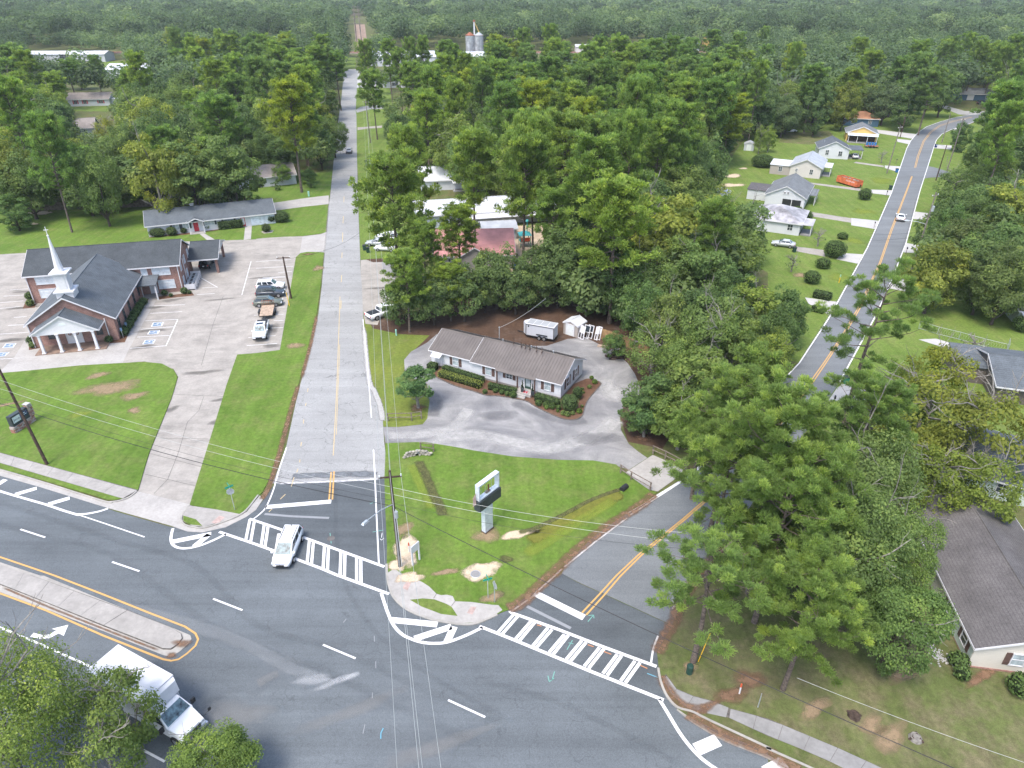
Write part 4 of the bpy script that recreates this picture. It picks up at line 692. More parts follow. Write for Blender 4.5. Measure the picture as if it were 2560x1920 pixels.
def broadleaf(seed, Rr=5.5, Hc=9.0, zb=3.0, K=60, per=150, size=.34, m='oakleaf', bark='barkdark', droop=0.0, sparse=1.0, bare=0, core=True):
    r = np.random.default_rng(seed); zc = zb + Hc * .5; cs, ns, ss, ts = [], [], [], []
    lob = [(unit(nrand(r, 1))[0], r.uniform(.75, 1.2)) for _ in range(7)]
    for i in range(K):
        inner = core and i % 5 == 0; d = unit(nrand(r, 1))[0]; d[2] = d[2] * .85 + .18; d /= np.linalg.norm(d); f = r.uniform(.25, .5) if inner else r.uniform(.68, 1.0)
        f *= 1 + sum((w - 1) * max(0, d @ q) ** 2 for q, w in lob) * .5
        c = np.array((Rr * f * d[0], Rr * f * d[1], zc + Hc * .5 * f * d[2])); c[2] -= droop * (Rr * f * math.hypot(d[0], d[1]) / Rr) ** 2; rc = Rr * r.uniform(.2, .36); n = max(8, int(per * sparse * r.uniform(.7, 1.3)))
        u = unit(nrand(r, n)); u[:, 2] = u[:, 2] * .8 + .12; flip = (u @ d + .35 * u[:, 2]) < -.45; u[flip] *= -1
        cs.append(c + u * rc * r.uniform(.55, 1.08, (n, 1)) * np.array((1, 1, .72))); ns.append(u * .55 + d * .25 + np.array((0, 0, .7)) + nrand(r, n) * .5); ss.append(size * r.uniform(.65, 1.35, n)); ts.append(np.clip(r.normal(.45, .16) + r.normal(0, .13, n) + (u[:, 2] * .06), 0, 1))
    crown = leaf_mesh("crown", np.concatenate(cs), np.concatenate(ns), np.concatenate(ss), np.concatenate(ts), M[m], .6, r)
    mb = MB(); rad = .05 * Rr + .05; mb.tube([(0, 0, -.2), (.05, 0, zb * .5), (r.normal() * .15, r.normal() * .15, zb + 1), (r.normal() * .4, r.normal() * .4, zc)], [rad * 1.35, rad, rad * .85, rad * .5], 8)
    for k in range(6):
        a = k * 1.05 + r.uniform(0, .5); limb(mb, r, (0, 0, zb * (.75 + .25 * (k % 2)) + .12 * k), (math.cos(a), math.sin(a), r.uniform(.5, 1.0)), Rr * .8, rad * .42, 1, .15)
    mb.m = 1
    if bare:
        for k in range(bare):
            a = r.uniform(0, 6.28); el = r.uniform(-.1, .9); f = r.uniform(0, .05); limb(mb, r, (f, f, zc + Hc * .25 * el), (math.cos(a), math.sin(a), el + .25), Rr * r.uniform(.75, 1.0), .09 + .006 * Rr, 2, .15, .7, 4)
    return crown, [mb.mesh("trunk", [M[bark], M['barkgrey']])]
def pine(seed, H=20.0, Rr=4.2, first=.45, nb=34, tuft=46, L=.55, wid=.075, tper=5, lean=.3, puff=.5):
    r = np.random.default_rng(seed); mb = MB(); bx, by = r.normal() * lean, r.normal() * lean
    def axis(t): return Vector((bx * t * t * 1.5 + math.sin(t * 5 + seed) * .12, by * t * t * 1.5 + math.cos(t * 4 + seed) * .12, H * t))
    rad = .012 * H + .03; ts_ = [0, .1, .25, .4, .55, .7, .85, .97]; mb.tube([tuple(axis(t) + Vector((0, 0, -.2 if t == 0 else 0))) for t in ts_], [rad * 1.25, rad, rad * .92, rad * .8, rad * .66, rad * .5, rad * .3, rad * .1], 8)
    cen, dirs, big = [], [], []
    for k in range(nb):
        t = first + (1 - first) * ((k + r.uniform(0, .9)) / nb) ** .8; t = min(t, .985); f = (t - first) / (1 - first); a = k * 2.4 + r.uniform(-.5, .5)
        ln = Rr * math.sqrt(max(.03, 1 - ((f - .42) / .62) ** 2)) * r.uniform(.6, 1.12) * (.72 if f < .1 else 1); el = -.12 + .75 * f + r.uniform(-.15, .15); p = axis(t); d = Vector((math.cos(a), math.sin(a), el)).normalized(); pts = [tuple(p)]
        q = Vector(p)
        for i in range(4): d = (d + Vector((r.normal() * .12, r.normal() * .12, .10 + r.normal() * .06))).normalized(); q = q + d * ln / 4; pts.append(tuple(q))
        mb.tube(pts, [.06 + .012 * ln, .05, .04, .03, .015], 4, caps=False)
        for j in range(tper + int(ln)):
            w = r.uniform(.42, 1.0) if j else 1.0; i = min(3, int(w * 4)); b = Vector(pts[i]).lerp(Vector(pts[i + 1]), w * 4 - i) if w < 1 else Vector(pts[4]); off = Vector((r.normal(), r.normal(), abs(r.normal()) * .5 + .1)) * (.32 + .1 * ln) * (1 if j else .1); c = b + off
            if off.length > .35 and j % 2 == 0: mb.tube([tuple(b), tuple(c)], [.022, .012], 3, caps=False)
            cen.append(tuple(c)); dirs.append(tuple((d * .5 + off.normalized() * .4 + Vector((0, 0, .75))).normalized())); big.append(r.uniform(.75, 1.25))
    cen, dirs, big = np.array(cen), np.array(dirs), np.array(big); N = len(cen); u = unit(nrand(r, N * tuft).reshape(-1, 3)); dd = np.repeat(dirs, tuft, 0); u = unit(u + dd * .85); ln = (L * np.repeat(big, tuft) * r.uniform(.6, 1.15, N * tuft))[:, None]
    pf = unit(nrand(r, N * tuft) + dd * .35) * (r.uniform(.25, 1, (N * tuft, 1)) ** .6) * np.repeat(big, tuft)[:, None] * puff * np.array((1, 1, .62)); u = unit(u + pf * .8 / puff); base = np.repeat(cen, tuft, 0) + pf; side = unit(np.cross(u, np.array((0, 0, 1.0)) + nrand(r, N * tuft) * .35)) * wid * .5; tip = base + u * ln; tone = np.repeat(r.normal(.45, .2, N), tuft) + r.normal(0, .12, N * tuft) + .10 * u[:, 2]
    v = np.stack([base - side, base + side, tip + side * .8, tip - side * .8], 1)
    return faces_mesh("crown", v, tone, M['needle']), [mb.mesh("trunk", M['bark'])]
PROTO = {
 'pine': [pine(s, H, rr, fi, nb, 50, .50, .16, 4, .3, .62) for s, H, rr, fi, nb in ((11, 21, 6.0, .40, 48), (12, 22, 5.4, .48, 44), (13, 20, 6.4, .38, 50), (14, 23, 5.6, .52, 42), (15, 21, 6.6, .44, 48))],
 'heropine': [pine(s, H, rr, fi, nb, 170, .34, .055, 5, le, .46) for s, H, rr, fi, nb, le in ((21, 20, 6.6, .32, 38, .3), (22, 19, 6.0, .42, 34, .4), (23, 21, 6.2, .38, 36, .3))],
 'airy': [pine(31, 19, 5.8, .48, 20, 170, .34, .05, 3, .6, .44)],
 'oak': [broadleaf(s, rr, hc, zb, k, 120, .5) for s, rr, hc, zb, k in ((41, 5.5, 11.5, 1.0, 76), (42, 6.2, 10.5, 1.3, 86), (43, 4.8, 12.5, 1.2, 70), (44, 5.4, 10, 1.0, 66), (45, 6.8, 13, 1.3, 96))],
 'heroak': [broadleaf(s, rr, hc, zb, k, 260, .27, bare=b) for s, rr, hc, zb, k, b in ((51, 6.0, 11, 2.0, 105, 2), (52, 5.2, 9.5, 1.6, 90, 1))],
 'pale': [broadleaf(s, rr, hc, zb, k, 120, .42, 'paleleaf', 'barkgrey', .8, .9, b) for s, rr, hc, zb, k, b in ((61, 4.8, 10.5, 1.5, 66, 1), (62, 5.4, 10, 2.0, 70, 2), (63, 4.2, 9, 1.5, 56, 1))],
 'lichen': [broadleaf(s, rr, hc, zb, k, 110, .36, 'paleleaf', 'barkgrey', .5, .95, b, False) for s, rr, hc, zb, k, b in ((71, 5.0, 9.5, 1.6, 62, 6), (72, 4.4, 8.5, 1.6, 54, 5))],
 'bush': [broadleaf(s, 1.2, 1.9, .05, 16, 70, .20, 'hedge') for s in (81, 82)],
 'young': [broadleaf(91, 2.1, 4.0, 1.3, 44, 120, .22, 'oakleaf', 'barkgrey'), broadleaf(92, 2.3, 3.6, 1.6, 46, 110, .24, 'oakleaf', 'barkgrey')],
 'corner': [broadleaf(95, 6.5, 9, 2.5, 150, 300, .20, 'oakleaf', 'barkgrey', .8, 1.0, 13)],
 'twiggy': [broadleaf(97, 1.5, 2.2, .9, 12, 20, .2, 'hedge', 'barkgrey', 0, .6, 5, False)],
}
PH = {'pine': (21, 22, 20, 23, 21), 'heropine': (20, 19, 21), 'airy': (19,)}
def crown_top(kind, i): return PH[kind][i] if kind in PH else max(v.co.z for v in PROTO[kind][i][0].vertices)
def crown_r(kind, i): return max(abs(v.co.x) for v in PROTO[kind][i][0].vertices)
TOPS = {k: [crown_top(k, i) for i in range(len(v))] for k, v in PROTO.items()}; RADS = {k: [crown_r(k, i) for i in range(len(v))] for k, v in PROTO.items()}
def plant(kind, i, xy, sc, label, cat, name, group=None, tint=(1, 1, 1), rz=None, z=0.0, sz=None):
    crown, trunks = PROTO[kind][i]; e = thing(name, label, cat, (xy[0], xy[1], z), rng.uniform(0, 360) if rz is None else rz, group); e.scale = (sc, sc, sz or sc)
    for t in trunks:
        link(t.name.split('.')[0], t, e)
    o = link("crown", crown, e); o.color = (*tint, 1); return e

def shrub_mesh(name, dims, n, size, seed=1, box=False, m='hedge', tone=.45):
    """a clipped shrub: leafy skin over a solid heart; dims = half sizes, stands on z=0"""
    r = np.random.default_rng(seed); a = np.array(dims)
    if box:
        p = r.uniform(-1, 1, (n, 3)); ax = r.choice(3, n, p=np.array((a[1] * a[2], a[0] * a[2], a[0] * a[1] * 1.4)) / (a[1] * a[2] + a[0] * a[2] + a[0] * a[1] * 1.4)); sg = np.sign(r.normal(size=n)); sg[ax == 2] = 1
        p[np.arange(n), ax] = sg; nr = np.zeros((n, 3)); nr[np.arange(n), ax] = sg; c = p * a + nrand(r, n) * .03
    else:
        u = unit(nrand(r, n)); u[:, 2] = np.where(u[:, 2] < -.75, -u[:, 2], u[:, 2]); lump = 1 + .08 * np.sin(u[:, 0:1] * 7 + seed) * np.cos(u[:, 1:2] * 6); c = u * a * lump * r.uniform(.93, 1.05, (n, 1)); nr = u / a
    c[:, 2] += a[2]; return leaf_mesh(name, c, unit(nr) + nrand(r, n) * .55, size * r.uniform(.7, 1.3, n), r.normal(tone, .17, n), M[m], .65, r)
def shrub_core(dims, box):
    mb = MB()
    if box: mb.box((0, 0, dims[2] * .95), (dims[0] * 1.9, dims[1] * 1.9, dims[2] * 1.9))
    else: mb.ball((0, 0, dims[2]), 1, 10, 7); mb.v = [(x * dims[0] * .9, y * dims[1] * .9, dims[2] + (z - dims[2]) * dims[2] * .9) for x, y, z in mb.v]
    return mb.mesh("heart", M['hedgecore'], True)
M['hedgecore'] = mat('hedge_core_dark', (.022, .034, .014), .95, .05, 0, .3, 4)  # very dark green of the solid core under the leaf skin
SH = {}
def shrub(xy, dims, label, cat='shrub', name='shrub', group=None, box=False, rz=0.0, size=.12, dens=90, m='hedge', tint=(1, 1, 1), z=0.0, tone=.45):
    key = (tuple(dims), box, m, size, tone)
    if key not in SH: area = 4 * (dims[0] * dims[1] + dims[0] * dims[2] + dims[1] * dims[2]); SH[key] = (shrub_mesh("leaves", dims, min(6000, int(area * dens)), size, len(SH) + 3, box, m, tone), shrub_core(dims, box))
    e = thing(name, label, cat, (xy[0], xy[1], z), rz, group); o = link("leaves", SH[key][0], e); o.color = (*tint, 1); link("twigs", SH[key][1], e); return e  # the twigs object is the shrub's solid dark core
# ------------------------------------------------------------------ buildings (local frame: front wall along +x at y=0, back at +y)
def wpt(side, u, z, L, Dp, off=0.0):
    return {'F': (u, -off, z), 'B': (u, Dp + off, z), 'L': (-off, u, z), 'R': (L + off, u, z)}[side]
def wbox(mb, side, u, z, w, h, th, L, Dp, off, x0=0, y0=0):
    c = wpt(side, u, z, L, Dp, off); mb.box((c[0] + x0, c[1] + y0, c[2]), (w, th, h) if side in 'FB' else (th, w, h))
def window(par, side, u, z, w, h, L, Dp, x0=0, y0=0, glass='glass', shut=None, mull=1, bars=1, frame='trim', name="window"):
    """z = sill height"""
    mb = MB(); zc = z + h / 2; f = .07
    for du, dz, ww, hh in ((0, h / 2 + f / 2, w + 2 * f, f), (0, -h / 2 - f / 2, w + 2 * f + .06, f), (-w / 2 - f / 2, 0, f, h), (w / 2 + f / 2, 0, f, h)): wbox(mb, side, u + du, zc + dz, ww, hh, .10, L, Dp, .045, x0, y0)
    for k in range(1, mull + 1) if mull > 0 else (): wbox(mb, side, u - w / 2 + w * k / (mull + 1), zc, .06, h, .07, L, Dp, .035, x0, y0)
    for k in range(1, bars + 1): wbox(mb, side, u, zc - h / 2 + h * k / (bars + 1), w, .05, .066, L, Dp, .035, x0, y0)
    o = mb.build(name, M[frame], par); p = MB(); wbox(p, side, u, zc, w, h, .03, L, Dp, .02, x0, y0); p.build("pane", M[glass], o)
    if shut:
        for sg in (-1, 1):
            s = MB(); wbox(s, side, u + sg * (w / 2 + f + .24), zc, .42, h + .12, .06, L, Dp, .032, x0, y0)
            for dz in (-.3, .3): wbox(s, side, u + sg * (w / 2 + f + .24), zc + dz * h, .44, .09, .085, L, Dp, .035, x0, y0)
            s.build("shutter", M[shut], par)
    return o
def door(par, side, u, z, w, h, L, Dp, x0=0, y0=0, m='white', frame='trim', glass=None, double=False, label=None):
    mb = MB(); wbox(mb, side, u, z + h + .05, w + .24, .12, .12, L, Dp, .05, x0, y0)
    for sg in (-1, 1): wbox(mb, side, u + sg * (w / 2 + .06), z + h / 2, .12, h, .12, L, Dp, .05, x0, y0)
    o = mb.build("door_frame", M[frame], par)
    for k in ((-1, 1) if double else (0,)):
        d_ = MB(); ww = w / 2 - .015 if double else w; wbox(d_, side, u + k * w / 4, z + h / 2, ww, h, .06, L, Dp, .035, x0, y0); dd = d_.build("door", M[m], par)
        if label: dd["label"] = label
        if glass: g = MB(); wbox(g, side, u + k * w / 4, z + h * .55, ww * .68, h * .7, .02, L, Dp, .075, x0, y0); g.build("pane", M[glass], dd)
        hb = MB(); wbox(hb, side, u + k * w / 4 + (.38 * ww if k <= 0 else -.38 * ww), z + 1.0, .12, .06, .06, L, Dp, .09, x0, y0); hb.build("handle", M['steel'], dd)
def gable_walls(mb, x0, y0, L, Dp, eave, rise, axis='x', zb=0.0, inset=0.0):
    """walls with pointed ends; ridge along axis"""
    mb.box((x0 + L / 2, y0 + Dp / 2, (zb + eave) / 2), (L, Dp, eave - zb))
    if axis == 'x':
        for x, t in ((x0 + .01, .2), (x0 + L - .21, .2)): mb.hull([(x, y0, eave - .002), (x, y0 + Dp, eave - .002), (x, y0 + Dp / 2, eave + rise)][::1], [(x + t, y0, eave - .002), (x + t, y0 + Dp, eave - .002), (x + t, y0 + Dp / 2, eave + rise)])
    else:
        for y, t in ((y0 + .01, .2), (y0 + Dp - .21, .2)): mb.hull([(x0, y, eave - .002), (x0 + L, y, eave - .002), (x0 + L / 2, y, eave + rise)], [(x0, y + t, eave - .002), (x0 + L, y + t, eave - .002), (x0 + L / 2, y + t, eave + rise)])
    return mb
def gable_roof(par, x0, y0, L, Dp, eave, rise, m, axis='x', ov=.35, end=.3, th=.14, rib=0.0, ridge=True, name="roof", trim='trim', zoff=.04):
    sl = rise / ((Dp if axis == 'x' else L) / 2); ze = eave - ov * sl + th + zoff; zr = eave + rise + th + zoff; mb = MB()
    if axis == 'x':
        xa, xb, ya, yb, ym = x0 - end, x0 + L + end, y0 - ov, y0 + Dp + ov, y0 + Dp / 2
        planes = [[(xa, ya, ze), (xb, ya, ze), (xb, ym, zr), (xa, ym, zr)], [(xb, yb, ze), (xa, yb, ze), (xa, ym, zr), (xb, ym, zr)]]
    else:
        ya, yb, xa, xb, xm = y0 - end, y0 + Dp + end, x0 - ov, x0 + L + ov, x0 + L / 2
        planes = [[(xa, yb, ze), (xa, ya, ze), (xm, ya, zr), (xm, yb, zr)], [(xb, ya, ze), (xb, yb, ze), (xm, yb, zr), (xm, ya, zr)]]
    for p in planes:
        mb.sheet(p, th)
        if rib:
            a, b, c_, d_ = [Vector(q) for q in p]; n = int((b - a).length / rib)
            for k in range(1, n):
                q0, q1 = a.lerp(b, k / n), d_.lerp(c_, k / n); u = (b - a).normalized() * .022; up = Vector((0, 0, .045)); mb.hull([q0 - u, q0 + u, q0 + u + up, q0 - u + up], [q1 - u, q1 + u, q1 + u + up, q1 - u + up])
    o = mb.build(name, m, par); tb = MB()
    for p in planes:      # barge boards and eave boards stand 1 cm outside the slab
        a, b, c_, d_ = [Vector(q) for q in p]; up = Vector((0, 0, -.02)); dn = Vector((0, 0, -th - .1)); s = (b - a).normalized() * .04; f = Vector((0, 0, 0))
        for q0, q1, off in ((a, d_, -s), (b, c_, s)): tb.hull([q0 + up + off * .3, q0 + dn + off * .3, q0 + dn + off * 1.3, q0 + up + off * 1.3], [q1 + up + off * .3, q1 + dn + off * .3, q1 + dn + off * 1.3, q1 + up + off * 1.3])
        w = (a - d_); w.z = 0; w = w.normalized() * .04; tb.hull([a + up + w * .3, a + dn + w * .3, a + dn + w * 1.3, a + up + w * 1.3], [b + up + w * .3, b + dn + w * .3, b + dn + w * 1.3, b + up + w * 1.3])
    if trim: tb.build("fascia", M[trim], par)
    if ridge:
        r = MB(); a, b = (Vector(planes[0][3]), Vector(planes[0][2])); r.tube([a + Vector((0, 0, .005)), b + Vector((0, 0, .005))], .07, 6); r.build("ridge_cap", m, par)
    return o
def hip_roof(par, x0, y0, L, Dp, eave, rise, m, ov=.4, th=.14, name="roof", trim='trim'):
    xa, xb, ya, yb = x0 - ov, x0 + L + ov, y0 - ov, y0 + Dp + ov; h = min(L, Dp) / 2 + ov; z0, z1 = eave + .05, eave + .05 + rise; mb = MB()
    if L >= Dp: r0, r1 = (xa + h, (ya + yb) / 2, z1), (xb - h, (ya + yb) / 2, z1)
    else: r0, r1 = ((xa + xb) / 2, ya + h, z1), ((xa + xb) / 2, yb - h, z1)
    c = [(xa, ya, z0), (xb, ya, z0), (xb, yb, z0), (xa, yb, z0)]; fs = ([c[0], c[1], r1, r0], [c[1], c[2], r1], [c[2], c[3], r0, r1], [c[3], c[0], r0]) if L >= Dp else ([c[0], c[1], r0], [c[1], c[2], r1, r0], [c[2], c[3], r1], [c[3], c[0], r0, r1])
    for f in fs: mb.quad(*f)
    mb.quad(*c[::-1]); o = mb.build(name, m, par); t = MB()
    for a, b in ((0, 1), (1, 2), (2, 3), (3, 0)):
        p, q = Vector(c[a]), Vector(c[b]); n = (q - p).normalized(); n = Vector((n.y, -n.x, 0)) * .05; t.hull([p + n * .1, p + n, p + n - Vector((0, 0, .2)), p + n * .1 - Vector((0, 0, .2))], [q + n * .1, q + n, q + n - Vector((0, 0, .2)), q + n * .1 - Vector((0, 0, .2))])
    if trim: t.build("fascia", M[trim], par)
    return o
def posts(par, pts, z0, z1, w, m, name="post"):
    for x, y in pts: MB().box((x, y, (z0 + z1) / 2), (w, w, z1 - z0)).build(name, m, par)
def vents(par, pts, name="roof_vent"):
    for x, y, z in pts: MB().cyl((x, y, z - .3), .07, .55, 8).cyl((x, y, z + .22), .11, .08, 8).build(name, M['steel'], par)

# ---- brick church with its two-storey wing
ch = thing("brick_church", "red brick church with white steeple, columned porch and slate grey roofs", "church", G(Q(0, 1, 1035, 1275)), 13.4)
NW, ND, EV, RS = 11.6, 18.2, 3.85, 3.6
mb = MB(); gable_walls(mb, -NW, 0, NW, ND, EV, RS - .1, 'y'); mb.build("nave_wall", M['brick'], ch)
gable_roof(ch, -NW, 0, NW, ND + .6, EV, RS, M['roof_slate'], 'y', .45, .35, name="nave_roof")
AX0, AX1, AY0, AY1, AE, AR = -17.4, 6.6, 18.2, 28.4, 5.1, 2.6
mb = MB(); gable_walls(mb, AX0, AY0, AX1 - AX0, AY1 - AY0, AE, AR - .1, 'x'); mb.build("wing_wall", M['brick'], ch)
gable_roof(ch, AX0, AY0, AX1 - AX0, AY1 - AY0, AE, AR, M['roof_black'], 'x', .45, .3, name="wing_roof")
LL, DD = AX1 - AX0, AY1 - AY0
for u, z, w, h in ((2.9, 3.35, 3.0, 1.45), (2.9, .95, 3.0, 1.5), (21.0, 3.35, 2.8, 1.45), (21.4, .85, 2.6, 1.5)): window(ch, 'F', u, z, w, h, LL, DD, AX0, AY0, 'winwhite', mull=1, bars=2)
window(ch, 'F', 18.3, 3.5, .9, 1.25, LL, DD, AX0, AY0, 'winwhite', mull=0)
for u, z in ((1.2, 3.5), (1.2, .9), (5.0, 3.5), (5.0, .9), (8.6, 3.4)): window(ch, 'R', u, z, .9, 1.4, LL, DD, AX0, AY0, 'winwhite', mull=0)
for x, y in ((AX0 + .1, AY0 - .14), (AX1 - .25, AY0 - .14), (AX1 + .14, AY0 + 3.1)): MB().box((x, y, AE / 2), (.12, .14, AE - .1)).build("downpipe", M['trim'], ch)
for x, y in ((-NW - .0, -.12), (.10, ND - 1.2), (-1.2, -.12)): MB().box((x, y, EV / 2 - .05), (.11, .13, EV - .1)).build("downpipe", M['trim'], ch)
for k in range(5): window(ch, 'R', 1.8 + k * 3.35, 1.15, .72, 1.65, 0, ND, 0, 0, 'glass', mull=0, bars=1, frame='shutdark')
for k in range(5): window(ch, 'L', 1.8 + k * 3.35, 1.15, .72, 1.65, NW, ND, -NW, 0, 'glass', mull=0, bars=1, frame='shutdark')
for u in (2.6, 9.2): window(ch, 'F', u, 1.2, .75, 1.6, NW, ND, -NW, 0, 'glass', mull=0, frame='shutdark')
door(ch, 'F', NW - 5.95, .16, 2.0, 2.3, NW, ND, -NW, 0, 'white', double=True)
for sx in (-.5, .5):                                              # a wreath on each leaf
    w = MB(); c0 = (-5.95 + sx, -.12, 1.75); w.tube([(c0[0] + .2 * math.cos(t * .5236), c0[1], c0[2] + .2 * math.sin(t * .5236)) for t in range(13)], .06, 6); w.build("door_wreath", mat('wreath', (.30, .10, .07), .9, .1, 0, .35, 8), ch)
MB().box((-5.95, -1.55, .08), (9.6, 3.0, .16)).build("porch_floor", mat('porch_slab', (.24, .17, .13), .8, .2, 0, .2, 1), ch)
PX0, PW = -10.25, 8.6
for k in range(4):
    x = PX0 + .7 + k * 2.4; o = MB().box((x, -2.75, 1.62), (.36, .36, 2.92), top=(.30, .30)).build("column", M['white'], ch); MB().box((x, -2.75, .22), (.54, .54, .13)).build("column_base", M['white'], o); MB().box((x, -2.75, 3.03), (.48, .48, .12)).build("column_capital", M['white'], o)
mb = MB().box((PX0 + PW / 2, -1.45, 3.2), (PW, 2.9, .28)); mb.hull([(PX0, -2.9, 3.34), (PX0 + PW, -2.9, 3.34), (PX0 + PW / 2, -2.9, 5.75)], [(PX0, -2.7, 3.34), (PX0 + PW, -2.7, 3.34), (PX0 + PW / 2, -2.7, 5.75)]); pd = mb.build("pediment", M['white'], ch)
vb = MB()
for t in range(8): a0, a1 = t * math.pi / 8, (t + 1) * math.pi / 8; vb.hull([(PX0 + PW / 2, -2.93, 4.35), (PX0 + PW / 2 + .55 * math.cos(a0), -2.93, 4.35 + .45 * math.sin(a0)), (PX0 + PW / 2 + .55 * math.cos(a1), -2.93, 4.35 + .45 * math.sin(a1))], [(PX0 + PW / 2, -2.905, 4.35), (PX0 + PW / 2 + .55 * math.cos(a0), -2.905, 4.35 + .45 * math.sin(a0)), (PX0 + PW / 2 + .55 * math.cos(a1), -2.905, 4.35 + .45 * math.sin(a1))])
vb.build("fan_vent", M['signface'], pd)
gable_roof(ch, PX0, -2.9, PW, 2.86, 3.34, 2.45, M['roof_slate'], 'y', .3, .22, name="porch_roof")
# steeple
st = MB().box((-5.8, 2.2, 6.75), (2.3, 2.3, 2.3)).build("steeple", M['white'], ch)
for z, w, h in ((7.95, 2.75, .2), (10.75, 2.45, .2)): MB().box((-5.8, 2.2, z), (w, w, h)).build("steeple_cornice", M['white'], st)
tw = MB().box((-5.8, 2.2, 9.35), (1.7, 1.7, 2.58)); tw.build("steeple_tower", M['white'], st)
for sx, sy in ((0, -1), (1, 0), (-1, 0)): MB().box((-5.8 + sx * .87, 2.2 + sy * .87, 9.35), (.06 if sx else 1.1, .06 if sy else 1.1, 1.9)).build("steeple_louvre", M['trim'], st)
sp = MB(); sp.tube([(-5.8, 2.2, 10.86), (-5.8, 2.2, 11.2), (-5.8, 2.2, 16.1)], [.66, .58, .09], 8); sp.build("spire", M['white'], st)
MB().ball((-5.8, 2.2, 16.15), .16, 8, 6).box((-5.8, 2.2, 16.8), (.07, .07, 1.3)).box((-5.8, 2.2, 17.0), (.62, .075, .075)).build("cross", M['white'], st)
# side porch in the corner of nave and wing
MB().sheet([(.05, AY0 - 3.4, 2.85), (3.1, AY0 - 3.4, 2.85), (3.1, AY0 - .02, 3.5), (.05, AY0 - .02, 3.5)], .14).build("side_porch_roof", M['roof_slate'], ch)
posts(ch, [(2.8, AY0 - 3.1)], 0, 2.75, .2, M['white'], "porch_post"); door(ch, 'F', -AX0 + 1.75, .1, 1.0, 2.1, LL, DD, AX0, AY0, 'white')
# carport at the end of the wing
CX0, CX1, CY0, CY1 = AX1, AX1 + 5.3, AY0 + 7.6, AY0 + 18.0
gable_roof(ch, CX0 + .02, CY0, CX1 - CX0, CY1 - CY0, 3.0, 1.7, M['roof_black'], 'x', .3, .02, name="carport_roof")
posts(ch, [(CX1 - .55, CY0 + .6), (CX1 - .55, CY1 - 1.0), (CX1 - 5, CY1 - 1.0)], 0, 3.0, .45, M['brick'], "carport_pier")
MB().hull([(CX1 - .3, CY0, 3.05), (CX1 - .3, CY1, 3.05), (CX1 - .3, (CY0 + CY1) / 2, 4.68)], [(CX1 - .15, CY0, 3.05), (CX1 - .15, CY1, 3.05), (CX1 - .15, (CY0 + CY1) / 2, 4.68)]).build("carport_gable", M['white'], ch)
# air conditioners inside their white rail
def CH(x, y, z=0.0): a = R(13.4); o = ch.location; return (o.x + x * math.cos(a) - y * math.sin(a), o.y + x * math.sin(a) + y * math.cos(a), z)
for k in range(4):
    t = thing("air_conditioner", ("square grey air conditioner with two black fans, closest to the parking bays", "second air conditioner from the parking bays, beside the brick wing", "third air conditioner from the parking bays, beside the brick wing", "last air conditioner before the church carport")[k], "air conditioner", CH(AX1 + .95, AY0 + 1.0 + k * 1.45), 13.4, "air conditioners beside the church wing")
    MB().box((0, 0, .5), (1.2, 1.2, 1.0)).build("casing", M['darkbox'] if k == 0 else M['steel'], t); MB().box((0, 0, 1.03), (1.22, 1.22, .06)).build("top_panel", M['steel'], t)
    for sy in (-.3, .3): MB().cyl((.05, sy, 1.062), .24, .03, 12).build("fan", M['black'], t)
fe = thing("white_railing", "white rail fence round the air conditioners beside the church", "railing", CH(AX1 + 1.85, AY0 + .2), 13.4)
for z in (.35, .7, 1.05): MB().box((0, 3.2, z), (.06, 6.6, .10)).build("rail", M['trim'], fe)
for k in range(5): MB().box((0, k * 1.6 + .02, .58), (.12, .12, 1.16)).build("post", M['trim'], fe)
for k in range(2): MB().box((-.9, -.1 + k * 6.65, .7), (1.7, .06, .9)).build("end_panel", M['trim'], fe)

# ---- long white office behind the church
of = thing("church_office", "long low white office with slate roof and red front door behind the church", "building", G(Q(0, 1, 1290, 390)), 22.3)
OL, OD, OE, ORS = 26.2, 9.6, 2.5, 1.75
mb = MB(); gable_walls(mb, 0, 0, OL, OD, OE, ORS - .1, 'x'); mb.build("wall", M['side_white'], of)
gable_roof(of, 0, 0, OL, OD, OE, ORS, M['roof_slate'], 'x', .55, .35)
for u in (5.6, 7.6): window(of, 'F', u, 1.0, 1.15, 1.1, OL, OD, 0, 0, 'blind', 'shutdark')
for u in (12.4, 16.4): window(of, 'F', u, 1.25, 1.9, .75, OL, OD, 0, 0, 'blind', 'shutdark', 2)
door(of, 'F', 9.6, .15, 1.0, 2.05, OL, OD, 0, 0, 'red', label="bright red front door"); door(of, 'F', 19.3, .1, .95, 2.0, OL, OD, 0, 0, 'red', glass='signface', label="red side door with a pane")
lat = MB()
for k in range(14): lat.box((21.1 + k * .38, -.06, 1.2), (.07, .05, 2.3))
for k in range(6): lat.box((23.55, -.045, .25 + k * .42), (5.0, .03, .06))
lat.build("lattice_wall", M['lattice'], of)
MB().box((23.55, -.012, 1.2), (5.05, .02, 2.36)).build("carport_screen", M['lattice'], of)
gable_roof(of, 8.1, -1.3, 3.2, 1.25, 2.5, .7, M['roof_slate'], 'y', .15, .1, name="porch_roof"); posts(of, [(8.3, -1.2), (11.1, -1.2)], 0, 2.45, .16, M['white'], "porch_post"); MB().box((9.7, -.9, .06), (3.2, 1.7, .12)).build("porch_floor", M['conc'], of)
MB().box((9.4, OD / 2 + 1.6, OE + 1.3), (.7, .7, 1.4)).box((9.4, OD / 2 + 1.6, OE + 2.05), (1.0, 1.0, .12)).build("chimney", M['white'], of); vents(of, [(24.3, OD / 2 + 1.5, OE + 1.5)])
